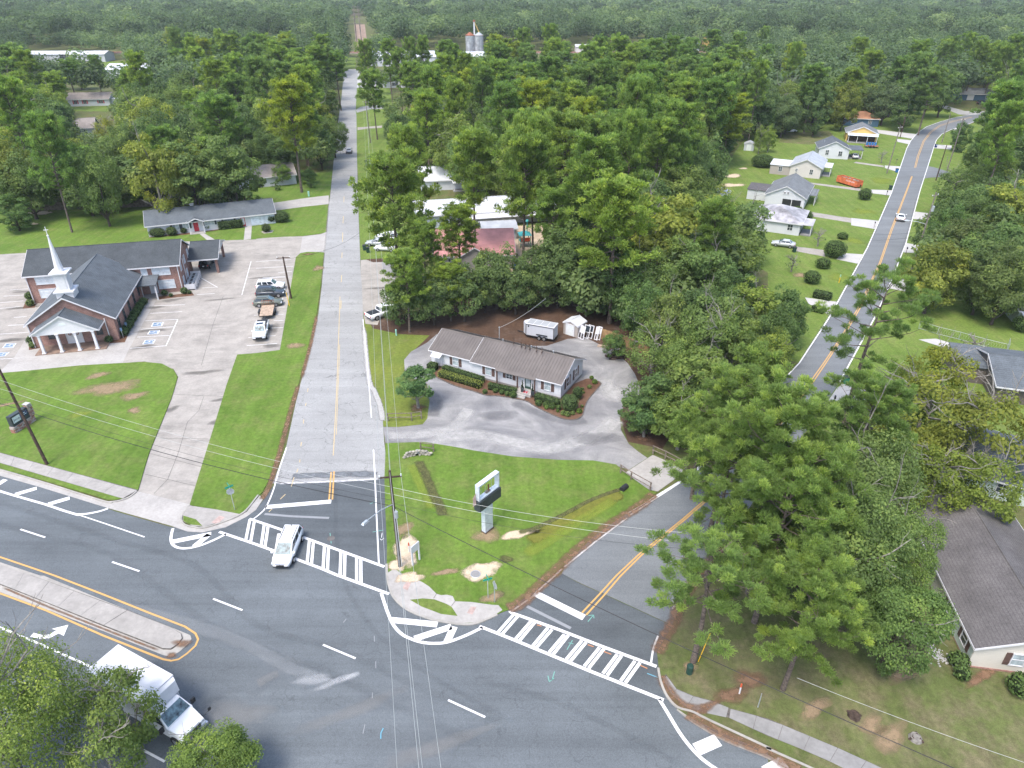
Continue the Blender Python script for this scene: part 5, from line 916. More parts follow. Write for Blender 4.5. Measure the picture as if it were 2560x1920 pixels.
sh = thing("garden_shed", "small white gabled shed by the board fence behind the office", "shed", G(Q(0, 1, 1800, 108)), 20); mb = MB(); gable_walls(mb, 0, 0, 3.6, 3, 2.0, .9, 'y'); mb.build("wall", M['side_white'], sh); gable_roof(sh, 0, 0, 3.6, 3, 2.0, .95, M['roof_grey'], 'y', .15, .1); door(sh, 'F', 1.8, .05, 1.2, 1.8, 3.6, 3, 0, 0, 'white')

# ---- white bungalow with the taupe metal roof
ho = thing("white_bungalow", "white sided bungalow office with ribbed taupe metal roof and brown shutters", "house", G(Wp(1715, 1005)), -27.5)
HL, HD, HE, HR = 20.3, 7.4, 2.6, 1.75; mb = MB()
gable_walls(mb, -13.3, 0, 13.3, HD, HE, HR - .08, 'x', .35); mb.build("wall", M['side_white'], ho)
mb = MB(); gable_walls(mb, -HL, .25, HL - 13.32, HD - .5, HE, HR - .22, 'x', .35); mb.build("wing_wall", M['side_white'], ho)
MB().box((-6.65, HD / 2, .17), (13.2, HD - .1, .36)).box((-16.8, HD / 2, .17), (6.9, HD - .7, .36)).build("foundation", M['walkgrey'], ho)
gable_roof(ho, -13.3, 0, 13.3, HD, HE, HR, M['tin_brown'], 'x', .35, .25, .08, .42); gable_roof(ho, -HL, .25, HL - 13.6, HD - .5, HE, HR - .14, M['tin_brown'], 'x', .3, .2, .08, .42, name="wing_roof")
MB().sheet([(-9.5, -.72, 2.42), (-3.5, -.72, 2.42), (-3.5, -.30, 2.63), (-9.5, -.30, 2.63)], .08).build("porch_eave", M['tin_brown'], ho)
for u in (-10.8, -1.9): window(ho, 'F', u, 1.0, .85, 1.35, 0, HD, 0, 0, 'blind', 'shutter', 0)
window(ho, 'F', -16.2, 1.0, .85, 1.35, 0, HD, 0, .25, 'blind', 'shutter', 0); window(ho, 'F', -7.6, 1.25, .85, 1.0, 0, HD, 0, 0, 'glass', 'shutter', 1, 2)
for u in (2.1, 4.9): window(ho, 'R', u, 1.0, .85, 1.35, 0, HD, 0, 0, 'glass', 'shutter', 0)
door(ho, 'F', -4.75, .42, .95, 2.0, 0, HD, 0, 0, 'darkgreen', glass='blind', label="dark green front door with a tall pane"); door(ho, 'F', -19.0, .3, .9, 2.0, 0, HD, 0, .25, 'white')
posts(ho, [(-9.2, -.55), (-6.1, -.55), (-3.55, -.55)], .1, 2.4, .17, M['shutter'], "porch_post")
MB().box((-4.9, -.75, .22), (2.4, 1.4, .44)).build("porch_floor", M['conc'], ho)
for k in range(2): MB().box((-5.2, -1.62 - .35 * k, .15 - .07 * k), (1.8, .36, .30 - .14 * k)).build("step", M['conc'], ho)
hr = MB(); hr.tube([(-4.2, -1.4, .4), (-4.2, -1.4, 1.25), (-4.2, -2.1, .95), (-4.2, -2.1, .1)], .03, 6); hr.build("handrail", M['steel'], ho)
aw = MB().sheet([(-19.7, -.9, 2.15), (-18.2, -.9, 2.15), (-18.2, .2, 2.5), (-19.7, .2, 2.5)], .06)
for k in range(6): aw.sheet([(-19.68 + k * .29, -.9, 2.18), (-19.6 + k * .29, -.9, 2.18), (-19.6 + k * .29, .2, 2.53), (-19.68 + k * .29, .2, 2.53)], .03)
aw.build("awning", M['white'], ho); MB().box((-4.8, -.95, .452), (.9, .5, .02)).build("doormat", M['red'], ho); MB().box((-5.3, -.3, 2.3), (.35, .08, .2)).build("house_sign", M['navy'], ho)
for px_, py_ in ((1128, 330), (1222, 362), (1272, 378), (1325, 390), (1413, 415), (1480, 430)):
    a = R(-27.5); zz = HE + HR * .72; w = Vector(G(Wp(px_, py_ + 25), zz)); dx, dy = w.x - ho.location.x, w.y - ho.location.y; lx, ly = dx * math.cos(a) + dy * math.sin(a), -dx * math.sin(a) + dy * math.cos(a); zz = HE + .2 + HR * ly / (HD / 2)
    MB().box((lx, ly, zz + .38), (.07, .07, .95)).box((lx + .16, ly - .3, zz + .25), (.05, .55, .05)).hull([(lx + .02, ly, zz + .55), (lx + .06, ly, zz + .55), (lx + .06, ly, zz + .6), (lx + .02, ly, zz + .6)], [(lx + .22, ly - .55, zz - .05), (lx + .26, ly - .55, zz - .05), (lx + .26, ly - .55, zz), (lx + .22, ly - .55, zz)]).build("sign_bracket", M['polewood'], ho)
vents(ho, [(-11.0, 4.6, HE + 1.5), (-6.5, 4.4, HE + 1.6), (-3.2, 4.5, HE + 1.55)]); MB().cyl((-13.0, 7.2, 0), .05, 4.6, 8).ball((-13.0, 7.2, 4.65), .1).build("service_mast", M['steel'], ho)

# ---- generic houses
def house(name, label, at, rot, L, Dp, eave, rise, wall, roof, axis='x', wins=(), doors=(), hip=False, rib=0.0, cat="house", ov=.4, porch=None, ext=None, glass='glass', shut=None, zb=0.0):
    h = thing(name, label, cat, at, rot); mb = MB()
    if hip: mb.box((L / 2, Dp / 2, eave / 2), (L, Dp, eave))
    else: gable_walls(mb, 0, 0, L, Dp, eave, rise - .1, axis)
    mb.build("wall", M[wall], h)
    if hip: hip_roof(h, 0, 0, L, Dp, eave, rise, M[roof], ov)
    else: gable_roof(h, 0, 0, L, Dp, eave, rise, M[roof], axis, ov, .3, .13, rib)
    for s, u, z, w, hh in wins: window(h, s, u, z, w, hh, L, Dp, 0, 0, glass, shut)
    for s, u, w, m in doors: door(h, s, u, .1, w, 2.05, L, Dp, 0, 0, m)
    if ext:
        x, y, l, d_, e, m, rf = ext; MB().box((x + l / 2, y + d_ / 2, e / 2), (l, d_, e)).build("extension_wall", M[m], h); MB().sheet([(x - .2, y - .2, e + .05), (x + l + .2, y - .2, e + .05), (x + l + .2, y + d_ + .2, e + .5), (x - .2, y + d_ + .2, e + .5)], .12).build("extension_roof", M[rf], h)
    if porch:
        x, y, l, d_, e, rf, ps = porch; MB().sheet([(x, y, e), (x + l, y, e), (x + l, y + d_, e + .25), (x, y + d_, e + .25)], .13).build("porch_roof", M[rf], h); posts(h, ps, 0, e - .1, .14, M['white'], "porch_post"); MB().box((x + l / 2, y + d_ / 2, .12), (l - .3, d_ - .2, .24)).build("porch_floor", M['walkgrey'], h)
    return h
def Vp(x, y): return (1820 + x / 6.1444, 320 + y / 6.1444)
A = G(Vp(1400, 785)); a = R(-27)
def off(A, rot, dx, dy): c, s = math.cos(R(rot)), math.sin(R(rot)); return (A[0] + dx * c - dy * s, A[1] + dx * s + dy * c)
h = house("cream_house", "cream gabled house with pale roof, tan side wing and orange skip in front", off(A, -27, -8, 0), -27, 8, 12, 2.9, 1.9, 'side_cream', 'tin_grey', 'y', (('F', 5.6, 1.0, .8, 1.3), ('F', 1.7, 1.4, .5, .8)), ext=(-5.4, .2, 5.38, 5.5, 2.6, 'side_tan', 'tin_white'), porch=(8.0, 3.5, 2.4, 5, 2.6, 'tin_white', [(10.2, 3.8), (10.2, 8.2)])); window(h, 'F', -2.6, 1.0, .9, 1.2, 8, 12, 0, .2, 'glass'); vents(h, [(2, 3, 4.2)])
A = G(Vp(1835, 485)); h = house("white_cottage", "white cottage with slate gable roof and open side porch, past the cream house", off(A, -15, -8.6, 0), -15, 8.6, 9, 3.0, 2.0, 'side_white', 'roof_slate', 'y', (('F', 2.4, 1.1, .85, 1.4), ('F', 6.2, .9, 1.0, 1.4)), porch=(8.7, 1.2, 4.2, 6, 2.7, 'roof_slate', [(12.6, 1.5), (12.6, 6.8)])); vents(h, [(1.6, 4, 4.3)])
A = G(Vp(1150, 1262)); h = house("white_gable_house", "white house with grey gable roof, open front porch and two small red windows", off(A, -27, -9, 0), -27, 9.0, 14, 2.8, 2.3, 'side_white', 'roof_grey', 'y', (('F', 4.2, 3.3, .4, .5), ('F', 5.0, 3.3, .4, .5), ('R', 8, 1.0, .9, 1.3)), glass='glass', ext=(-5, 4, 4.98, 5, 2.5, 'side_white', 'roof_char'))
MB().box((6.1, -.04, 1.15), (4.2, .06, 2.0)).build("painted_porch_opening", M['black'], h); posts(h, [(6.1, -.1)], 0, 2.3, .14, M['white'], "porch_post"); MB().sheet([(9.05, 5, 2.5), (11, 5, 2.4), (11, 12, 2.4), (9.05, 12, 2.5)], .12).build("porch_roof", M['roof_grey'], h); posts(h, [(10.8, 5.3), (10.8, 8.5), (10.8, 11.7)], 0, 2.35, .13, M['white'], "porch_post")  # black panel on the closed wall paints in the shade inside the porch
A = G(Vp(1080, 1659)); house("stained_roof_house", "low house with blotched pale metal hip roof half hidden by a grey-green tree", off(A, -27, -10, 0), -27, 10, 11, 2.6, 2.1, 'side_white', 'tin_rust', hip=True, wins=(('F', 8, 1, 1, 1.2), ('R', 3, 1, 1, 1.2)), doors=(('R', 6, .9, 'white'),), porch=(10.05, .5, 2.4, 4.5, 2.4, 'tin_rust', [(12.2, .8), (12.2, 4.6)]))
A = G(Q(3, 0, 640, 1215)); h = house("yellow_gable_house", "fire damaged house with yellow gable and open slatted porch", off(A, -20, 1, 0), -20, 9.5, 9, 2.8, 2.0, 'side_yellow', 'roof_grey', 'y', (), porch=(.2, -3.2, 9.4, 3.1, 2.5, 'lattice', [(.6, -2.9), (3.3, -2.9), (6.4, -2.9), (9.3, -2.9)])); MB().box((4.7, -.05, 1.3), (8.6, .06, 2.2)).build("painted_porch_shade", M['polewood'], h)  # dark panel over the front wall, shade under the porch put in as colour
A = G(Q(3, 0, 650, 1085)); house("orange_roof_house", "blue house under a terracotta orange hip roof", A, -14, 12, 9, 2.7, 2.0, 'side_blue', 'roof_orange', hip=True, wins=(('F', 3, 1, 1, 1.2), ('F', 9, 1, 1, 1.2)))
A = G(Q(3, 0, 1640, 865)); house("teal_house", "dark blue house with grey-green roof beyond the bend of the street", A, -8, 16, 9, 2.7, 1.8, 'side_blue', 'roof_grey', 'x', (('F', 12, 1, 1.2, 1.2),), (('F', 5, 2.6, 'white'),), cat="house")
# nearest houses at the picture's right edge
A = G(Q(3, 3, 1715, 785)); rh = house("brown_roof_house", "ivory sided house with brown shingle roof and brown shutters below the big oak", A, -9.5, 9.5, 17.5, 2.45, 2.0, 'side_ivory', 'roof_brown', 'y', (), ov=.25)
window(rh, 'F', 3.3, .95, .95, 1.2, 9.5, 17.5, 0, 0, 'blind', 'shutter', 0)
for u in (1.6, 4.8): window(rh, 'L', u, .95, .9, 1.15, 9.5, 17.5, 0, 0, 'glass', 'shutter', 0)
MB().box((-.012, 2.8, 1.2), (.02, 5.4, 2.3)).build("green_side_panel", M['side_green'], rh); vents(rh, [(7.2, 6.5, 3.6)])
MB().box((4.75, 8.7, .06), (9.56, 17.56, .3)).build("brick_plinth", M['brick'], rh)
A = G(Q(3, 2, 2212, 1075)); house("green_sided_house", "pale green house with slate shingle roof among yellow-green boughs", off(A, -31, -8, .2), -31, 16, 10, 2.5, 2.0, 'side_green', 'roof_slate', 'x', (('F', 5.6, 1.0, .95, 1.2),), ov=.4)
A = G(Q(3, 2, 2080, 165)); house("dark_roof_house", "slate roofed house with weathered board wall beside the fenced lawn", off(A, -17, -2, 0), -17, 16, 11, 2.5, 1.6, 'side_wood', 'roof_slate', 'x', (), ov=.6, ext=(-3.5, 4.5, 3.48, 6, 2.45, 'side_wood', 'roof_slate'))
A = G(Q(3, 1, 2130, 1150)); house("lane_house", "small house with brown roof and blue porch at the sand lane's end", A, -15, 9, 8, 2.6, 1.5, 'side_green', 'roof_char', 'x', porch=(.1, -1.9, 6, 1.8, 2.2, 'tin_white', [(.5, -1.7), (3, -1.7)]))
# left background
A = G(Q(0, 0, 595, 920)); house("white_ranch_house", "white ranch house with beige roof and burgundy shutters among trees", A, 8, 17, 9, 2.8, 2.0, 'side_white', 'roof_tan', 'x', (('F', 3.2, 1.0, 1.3, 1.4), ('F', 7, 1.0, 1.3, 1.4), ('F', 13.5, 1.1, 1.8, 1.1)), shut='red', ext=(17.05, 2, 7, 6, 2.5, 'side_white', 'tin_white'))
A = G(Q(0, 0, 530, 1195)); house("white_gabled_house", "white house with taupe roof in the trees in front of the ranch house", A, 20, 11, 9, 3.0, 2.4, 'side_white', 'roof_tan', 'x', (('R', 3, 1.0, .9, 1.4), ('F', 3, 1, 1, 1.3), ('F', 8, 1, 1, 1.3)))
A = G(Q(0, 0, 920, 690)); house("pale_workshop", "pale metal workshop with white roof and blue eave line", A, 6, 36, 20, 5.0, 2.0, 'side_panel', 'tin_white', 'x', (('F', 22, 1, 3, 2.4),), cat="workshop")
A = G(Q(0, 0, -500, 540)); house("long_warehouse", "long white warehouse beside the railway at the left edge", A, 2, 106, 14, 4.6, 1.4, 'side_panel', 'tin_white', 'x', (('F', 30, 2, 6, 3), ('F', 80, 2, 6, 3)), cat="warehouse")
A = G(Q(0, 0, 2060, 690)); house("white_barn", "small white outbuilding glimpsed between trees left of the street", A, 10, 14, 10, 3.4, 1.5, 'side_white', 'tin_white', 'x', (('F', 6, 1, 1.6, 1.6),), cat="outbuilding")
A = G(Q(0, 1, 2060, -20)); house("grey_roof_house", "house with taupe shingle roof hidden in trees behind the office", A, 24, 15, 10, 2.6, 1.9, 'side_white', 'roof_tan', 'x', (('F', 4, 1, 1.2, 1.2),), ov=.5)
# centre, behind the pines
def Mp(x, y): return (960 + x / 4.809, 380 + y / 4.809)
A = G(Mp(430, 930)); h = house("metal_roof_hall", "long grey metal hall with white metal roof behind tall pines", A, 12.7, 31, 12, 2.9, 1.3, 'side_metal', 'tin_white', 'x', (), rib=.7, cat="hall"); MB().sheet([(9, -2.6, 2.3), (31, -2.6, 2.3), (31, -.05, 2.75), (9, -.05, 2.75)], .1).build("lean_to_roof", M['tin_white'], h)
A = G(Mp(450, 470)); house("white_roof_house", "white house with white metal roof behind the metal hall", A, 10, 17, 11, 2.6, 2.2, 'side_white', 'tin_white', 'x', (('F', 4, .9, 1, 1.2),), rib=.6, porch=(8, -2.6, 8.5, 2.5, 2.3, 'tin_white', [(8.4, -2.3), (12, -2.3), (16, -2.3)]))
A = G(Mp(620, 1420)); house("pink_roof_house", "daycare house with pink ribbed metal roof among dark trees", A, 4, 15, 13, 2.8, 2.8, 'side_tan', 'tin_pink', 'x', (('F', 3, 1, 1, 1.2),), rib=.5); A2 = off(A, 4, 4.2, -1.6); house("pink_gable_wing", "pink ribbed gable in front of the pink roofed daycare", A2, 4, 6.5, 2.0, 2.8, 2.0, 'side_tan', 'tin_pink', 'y', (), rib=.5, cat="house")
A = G(Mp(1200, 1070)); house("grey_play_shelter", "open shelter with plain grey metal roof beside the play yard", A, 10, 7, 5.5, 2.4, .8, 'tin_grey', 'tin_grey', 'x', (), cat="shelter")
for (x0_, y0_, L_, D_, nm, lb) in ((985, 525, 46, 26, "white_warehouse", "white roofed warehouse behind the pines right of the street, lower block"), (1240, 535, 62, 26, "white_warehouse", "white roofed warehouse behind the pines right of the street, longer block")):
    A = G(Q(1, 0, x0_, y0_ + 50)); house(nm, lb, A, 3, L_, D_, 6, 1.6, 'side_panel', 'tin_white', 'x', (('F', 10, 1.5, 3, 2.5), ('F', 24, 1.5, 3, 2.5)), cat="warehouse")
A = G(Q(1, 0, 1100, 760)); house("teal_stripe_shop", "low white shop with teal band seen through pines beside the street", A, 6, 26, 14, 4.2, .8, 'side_white', 'tin_white', 'x', (('F', 6, 1, 3, 1.5), ('F', 16, 1, 3, 1.5)), cat="shop")
A = G(Q(2, 0, 1500, 440)); house("far_white_house", "far white gabled house peeping over treetops near the railway", A, -5, 10, 14, 5.2, 2.6, 'side_white', 'roof_tan', 'y', (('F', 5, 2, 1, 1.5),), cat="house")
A = G(Q(2, 0, 1660, 400)); fb = thing("yellow_brick_tower", "small square ochre tower rising over treetops near the railway", "tower", A, 0); MB().box((4, 4, 6), (8, 8, 12)).build("shaft", M['side_yellow'], fb); MB().box((4, 4, 12.3), (8.8, 8.8, .6)).build("cap", M['tin_white'], fb)
A = G(Q(2, 0, 550, 455)); house("rail_shed", "low pinkish shed roof beside the railway seen over trees", A, 0, 22, 12, 4, 1.0, 'side_cream', 'tin_white', 'x', (('F', 14, 1, 3, 2),), cat="shed")
# ---- twin steel silos with elevator leg
SA = G(Q(1, 0, 1890, 450))
for k, (lab, dx) in enumerate((("rusty topped steel silo, left one of the pair by the railway", -3.4), ("galvanised steel silo, right one of the pair by the railway", 3.4))):
    t = thing("grain_silo", lab, "silo", (SA[0] + dx * 1.0, SA[1], 0), 0, "grain silos by the railway"); s = MB()
    for i in range(12): s.cyl((0, 0, i * .95), 3.25 if i % 2 else 3.32, .95, 24)
    s.build("shell", M['silo'], t); MB().cyl((0, 0, 11.4), 3.45, 2.0, 24, .5).build("roof", M['rust'] if k == 0 else M['silo'], t); b = MB(); b.tube([(3.42 * math.cos(i * .5236), 3.42 * math.sin(i * .5236), 11.3) for i in range(13)], .14, 5); b.build("rim", M['rust'], t); lad = MB()
    for sx in (-.25, .25): lad.box((sx, -3.5, 5.6), (.06, .06, 11.2))
    lad.build("ladder", M['steel'], t)
t = thing("grain_elevator_leg", "tall thin elevator leg with slanting spout above the twin silos", "elevator", (SA[0], SA[1] + .4, 0)); MB().box((0, 0, 10.2), (1.0, 1.4, 20.4)).build("shaft", M['tin_white'], t); MB().box((0, 0, 20.9), (2.0, 2.0, 1.2), top=(1.2, 1.2)).build("head", M['rust'], t); sp = MB(); sp.tube([(.4, 0, 19.8), (3.6, 0, 13.0)], .28, 8); sp.build("spout", M['side_yellow'], t)
# ------------------------------------------------------------------ vehicles (x forward, wheels on z=0)
SPEC = {  # body sections (x, z_low, z_top, half width), cabin (rear bottom, rear top, front top, front bottom, roof height, roof half width), axles
 'sedan': dict(sec=[(-2.3, .42, .80, .74), (-2.15, .3, .98, .86), (-1.2, .26, 1.00, .90), (0, .25, .96, .91), (1.0, .25, .95, .90), (1.75, .28, .82, .86), (2.2, .32, .68, .78), (2.33, .4, .58, .62)], cab=(-1.75, -1.05, .15, 1.0, 1.44, .62), ax=(-1.4, 1.42), r=.33),
 'coupe': dict(sec=[(-2.3, .45, .85, .78), (-2.2, .3, 1.02, .90), (-1.2, .26, 1.02, .94), (0, .25, .94, .92), (1.0, .25, .93, .93), (1.8, .28, .82, .90), (2.2, .32, .68, .82), (2.36, .4, .56, .66)], cab=(-1.85, -.75, .05, .85, 1.36, .58), ax=(-1.4, 1.45), r=.35),
 'suv': dict(sec=[(-2.4, .5, .95, .80), (-2.3, .38, 1.1, .93), (-1.2, .33, 1.12, .97), (0, .32, 1.10, .97), (1.0, .32, 1.10, .97), (1.8, .35, 1.02, .94), (2.3, .4, .90, .84), (2.42, .48, .72, .7)], cab=(-2.3, -2.0, .35, 1.05, 1.76, .70), ax=(-1.45, 1.5), r=.39),
 'wagon': dict(sec=[(-2.35, .42, .88, .76), (-2.25, .3, 1.0, .88), (-1.2, .28, 1.02, .92), (0, .27, .99, .92), (1.0, .27, .98, .92), (1.75, .3, .88, .88), (2.25, .35, .74, .8), (2.38, .42, .62, .64)], cab=(-2.2, -1.75, .2, 1.02, 1.6, .64), ax=(-1.38, 1.42), r=.36),
 'van': dict(sec=[(-2.55, .45, .95, .80), (-2.48, .32, 1.1, .95), (-1.2, .28, 1.12, 1.0), (0, .27, 1.1, 1.0), (1.2, .28, 1.08, .99), (1.9, .3, .98, .96), (2.4, .34, .82, .88), (2.58, .42, .62, .70)], cab=(-2.45, -2.15, .45, 1.6, 1.75, .76), ax=(-1.55, 1.5), r=.36),
 'pickup': dict(sec=[(-2.9, .55, 1.0, .90), (-2.85, .45, 1.15, .98), (-1.0, .42, 1.15, 1.0), (.3, .42, 1.12, 1.0), (1.4, .42, 1.16, 1.0), (2.3, .45, 1.12, .98), (2.85, .5, 1.02, .94), (2.95, .55, .8, .85)], cab=(-.85, -.7, .85, 1.5, 1.88, .74), ax=(-1.75, 1.85), r=.42),
}
def car(kind, label, paint, at, rz, name="parked_car", cat="car", group=None, z=.04, lights=True):
    s = SPEC[kind]; t = thing(name, label, cat, (at[0], at[1], z), rz, group); mb = MB(); prev = None; n0 = 0
    def ring(x, zl, zt, w): zm = zl + (zt - zl) * .55; return [(x, -w * .93, zl), (x, -w, zm), (x, -w * .96, zt - .06), (x, -w * .86, zt), (x, w * .86, zt), (x, w * .96, zt - .06), (x, w, zm), (x, w * .93, zl)]
    rings = [ring(*q) for q in s['sec']]; k = 8; mb.v = [p for r_ in rings for p in r_]
    for i in range(len(rings) - 1):
        for j in range(k): mb.f.append((i * k + j, (i + 1) * k + j, (i + 1) * k + (j + 1) % k, i * k + (j + 1) % k)); mb.mi.append(0)
    mb.f.append(tuple(range(k))); mb.f.append(tuple((len(rings) - 1) * k + j for j in range(k))[::-1]); mb.mi += [0, 0]
    body = mb.build("body", M[paint], t, True)
    x0, x1, x2, x3, H, wt = s['cab']; zb = max(q[2] for q in s['sec']) - .04; wb = max(q[3] for q in s['sec']) * .88
    xm = (x1 + x2) / 2; rr = [[(x0, -wb, zb), (x3, -wb, zb - .02), (x3, wb, zb - .02), (x0, wb, zb)], [(x1, -wt, H - .05), (x2, -wt, H - .05), (x2, wt, H - .05), (x1, wt, H - .05)], [(x1 + .12, -wt * .86, H), (x2 - .12, -wt * .86, H), (x2 - .12, wt * .86, H), (x1 + .12, wt * .86, H)]]
    cb = MB(); cb.v = [p for r_ in rr for p in r_]
    for i in range(2):
        for j in range(4): cb.f.append((i * 4 + j, i * 4 + (j + 1) % 4, (i + 1) * 4 + (j + 1) % 4, (i + 1) * 4 + j)); cb.mi.append(0)
    cb.f.append((8, 9, 10, 11)); cb.mi.append(0); cb.build("cabin", M[paint], t)
    B, T = [Vector(p) for p in rr[0]], [Vector(p) for p in rr[1]]
    def pane(nm, a, b, c, d, u0, u1, v0, v1, m, par=t):
        n = (b - a).cross(d - a).normalized() * .014
        def P(u, v): return tuple(a.lerp(b, u).lerp(d.lerp(c, u), v) + n)
        return MB().quad(P(u0, v0), P(u1, v0), P(u1, v1), P(u0, v1)).build(nm, M[m], par)
    pane("windscreen", B[1], B[2], T[2], T[1], .05, .95, .06, .95, 'windscreen'); pane("rear_window", B[3], B[0], T[0], T[3], .08, .92, .18, .92, 'carglass')
    sp = ((.05, .48), (.52, .93)) if kind not in ('van', 'suv') else ((.04, .30), (.34, .62), (.66, .95))
    for u0, u1 in sp: pane("side_window", B[0], B[1], T[1], T[0], u0, u1, .12, .9, 'carglass'); pane("side_window", B[2], B[3], T[3], T[2], 1 - u1, 1 - u0, .12, .9, 'carglass')
    for ax in s['ax']:
        for sy in (-1, 1):
            w = s['sec'][3][3] - .08; o = MB().wheel((ax, sy * w, s['r']), s['r'], .24).build("wheel", M['tyre'], t); MB().wheel((ax, sy * (w + .02 * 1), s['r']), s['r'] * .62, .245).build("rim", M['rim'], o)
    f = s['sec'][-1]; g = s['sec'][-2]; rb = s['sec'][0]; r2 = s['sec'][1]
    for sy in (-1, 1):
        MB().box((g[0] + .02, sy * g[3] * .80, g[2] - .07), (.26, .34, .13)).build("headlight", M['lamp'], t); MB().box((r2[0] - .03, sy * r2[3] * .86, r2[2] - .22), (.16, .18, .26)).build("taillight", M['tail'], t)
        MB().box((x3 - .25, sy * (s['sec'][4][3] + .1), zb + .12), (.12, .24, .16)).build("mirror", M[paint if paint == 'car_white' else 'black'], t)
    MB().box((f[0] + .0, 0, (f[1] + f[2]) / 2 + .06), (.06, f[3] * 1.1, (f[2] - f[1]) * .7)).build("grille", M['black'], t); MB().box((f[0] - .04, 0, f[1] + .02), (.14, f[3] * 2.1, .12)).build("bumper", M['black'], t); MB().box((rb[0] + .02, 0, rb[1] + .03), (.14, rb[3] * 1.9, .14)).build("rear_bumper", M['black'], t); MB().box((rb[0] - .045, 0, rb[1] + .3), (.02, .32, .16)).build("number_plate", M['signface'], t)
    if kind in ('suv', 'wagon', 'van'):
        for sy in (-1, 1): MB().box((xm, sy * wt * .82, H + .04), ((x2 - x1) * .8, .05, .05)).build("roof_rail", M['black'], t)
    if kind == 'pickup':
        MB().box((-1.85, 0, 1.165), (1.85, 1.62, .05)).build("bed_cover", M['black'], t)
    return t
def heading(a, b): A, B = G(a), G(b); return math.degrees(math.atan2(B[1] - A[1], B[0] - A[0]))
# minivan crossing the painted crossing
v = car('van', "white minivan driving over the painted crossing of the side street", 'car_white', G((722, 1380)), -91, "minivan", "minivan"); v.scale = (.95,) * 3
MB().box((-1.9, 0, 1.82), (.12, .05, .14)).build("roof_aerial", M['black'], v); MB().box((2.52, 0, .72), (.06, 1.0, .05)).build("grille_bar", M['chrome'], v); MB().box((2.56, 0, .60), (.05, .10, .24)).build("grille_crossbar", M['chrome'], v)
car('sedan', "silver car driving away on the side street far beyond the church", 'car_silver', G(Q(1, 0, 805, 1318)), 100, "silver_car", "car")
car('coupe', "white sports coupe driving away along the curving street", 'car_white', G(Q(3, 1, 1140, 238)), 64, "white_coupe", "car")
car('suv', "white police style sport utility parked at the church, farthest of three side by side", 'car_white', G(Tp(645, 355)), 7, "white_suv", "car", "cars parked beside the church lot lawn")
car('suv', "dark slate sport utility parked between the white one and the olive wagon", 'car_dark', G(Tp(645, 500)), 6, "dark_suv", "car", "cars parked beside the church lot lawn")
car('wagon', "olive green estate car parked beside the flatbed trailer", 'car_olive', G(Tp(595, 690)), 8, "olive_wagon", "car", "cars parked beside the church lot lawn")
p = car('pickup', "white pickup truck with sunroof hitched to the wooden flatbed trailer", 'car_white', G(Tp(455, 1290)), -79, "white_pickup", "pickup truck"); MB().box((.2, 0, 1.895), (.75, 1.0, .02)).build("sunroof", M['carglass'], p); MB().box((2.97, 0, .95), (.04, 1.35, .10)).build("grille_bar", M['chrome'], p)
car('suv', "black car parked under the church carport", 'car_black', G(Q(0, 1, 1790, 640)), 98, "black_suv", "car")
car('pickup', "white pickup with black bed cover half behind the palm in the daycare lot", 'car_white', G(Q(1, 1, 1100, 1070)), 42, "white_pickup", "pickup truck")
E_ = lambda x, y: G((900 + x / 11.06, 580 + y / 11.06))
car('sedan', "white car by the pine with its front to the street, behind the green bins", 'car_white', E_(720, 510), 170, "white_car", "car", "cars under the daycare pines"); car('sedan', "pale grey car parked behind the white car under the daycare pines", 'car_silver', E_(480, 370), 175, "grey_car", "car", "cars under the daycare pines"); car('suv', "white sport utility parked deepest under the daycare pines", 'car_white', E_(740, 215), 172, "white_suv", "car", "cars under the daycare pines")
car('sedan', "pale grey car at the stained roof house porch", 'car_silver', G(Q(3, 1, 130, 470)), 155, "grey_car", "car"); car('pickup', "white pickup glimpsed beyond the teal house drive", 'car_white', G(Q(3, 0, 2030, 1065)), 170, "white_pickup", "pickup truck"); car('suv', "white van parked far along the street by the shop", 'car_white', G(Q(1, 0, 1020, 785)), 10, "white_van", "van")
car('sedan', "silver car in the porch shade of the white cottage", 'car_silver', G(Q(3, 0, 745, 1365)), 75, "silver_car", "car"); car('sedan', "white car at the yard edge beyond the small white shed", 'car_white', G(Q(3, 0, 190, 1142)), 5, "white_car", "car"); car('suv', "dark red car hidden under the big oaks right of the street", 'car_red', G(Q(3, 1, 1850, 660)), 150, "red_car", "car"); car('suv', "black car in front of the teal house", 'car_black', G(Q(3, 0, 1850, 905)), -10, "black_car", "car")
tk = thing("blue_drum_trailer", "low trailer loaded with blue drums beside the white cottage", "trailer", G(Q(3, 0, 890, 1275)), -12); MB().box((0, 0, .6), (4.2, 2, .15)).build("deck", M['rust'], tk)
for k in range(4): MB().cyl((-1.4 + k * .85, .2, .68), .33, .9, 10).build("drum", M['blueplastic'], tk)
for sx in (-.5, .5):
    for sy in (-1, 1): MB().wheel((sx, sy * 1.05, .35), .35, .2).build("wheel", M['tyre'], tk)
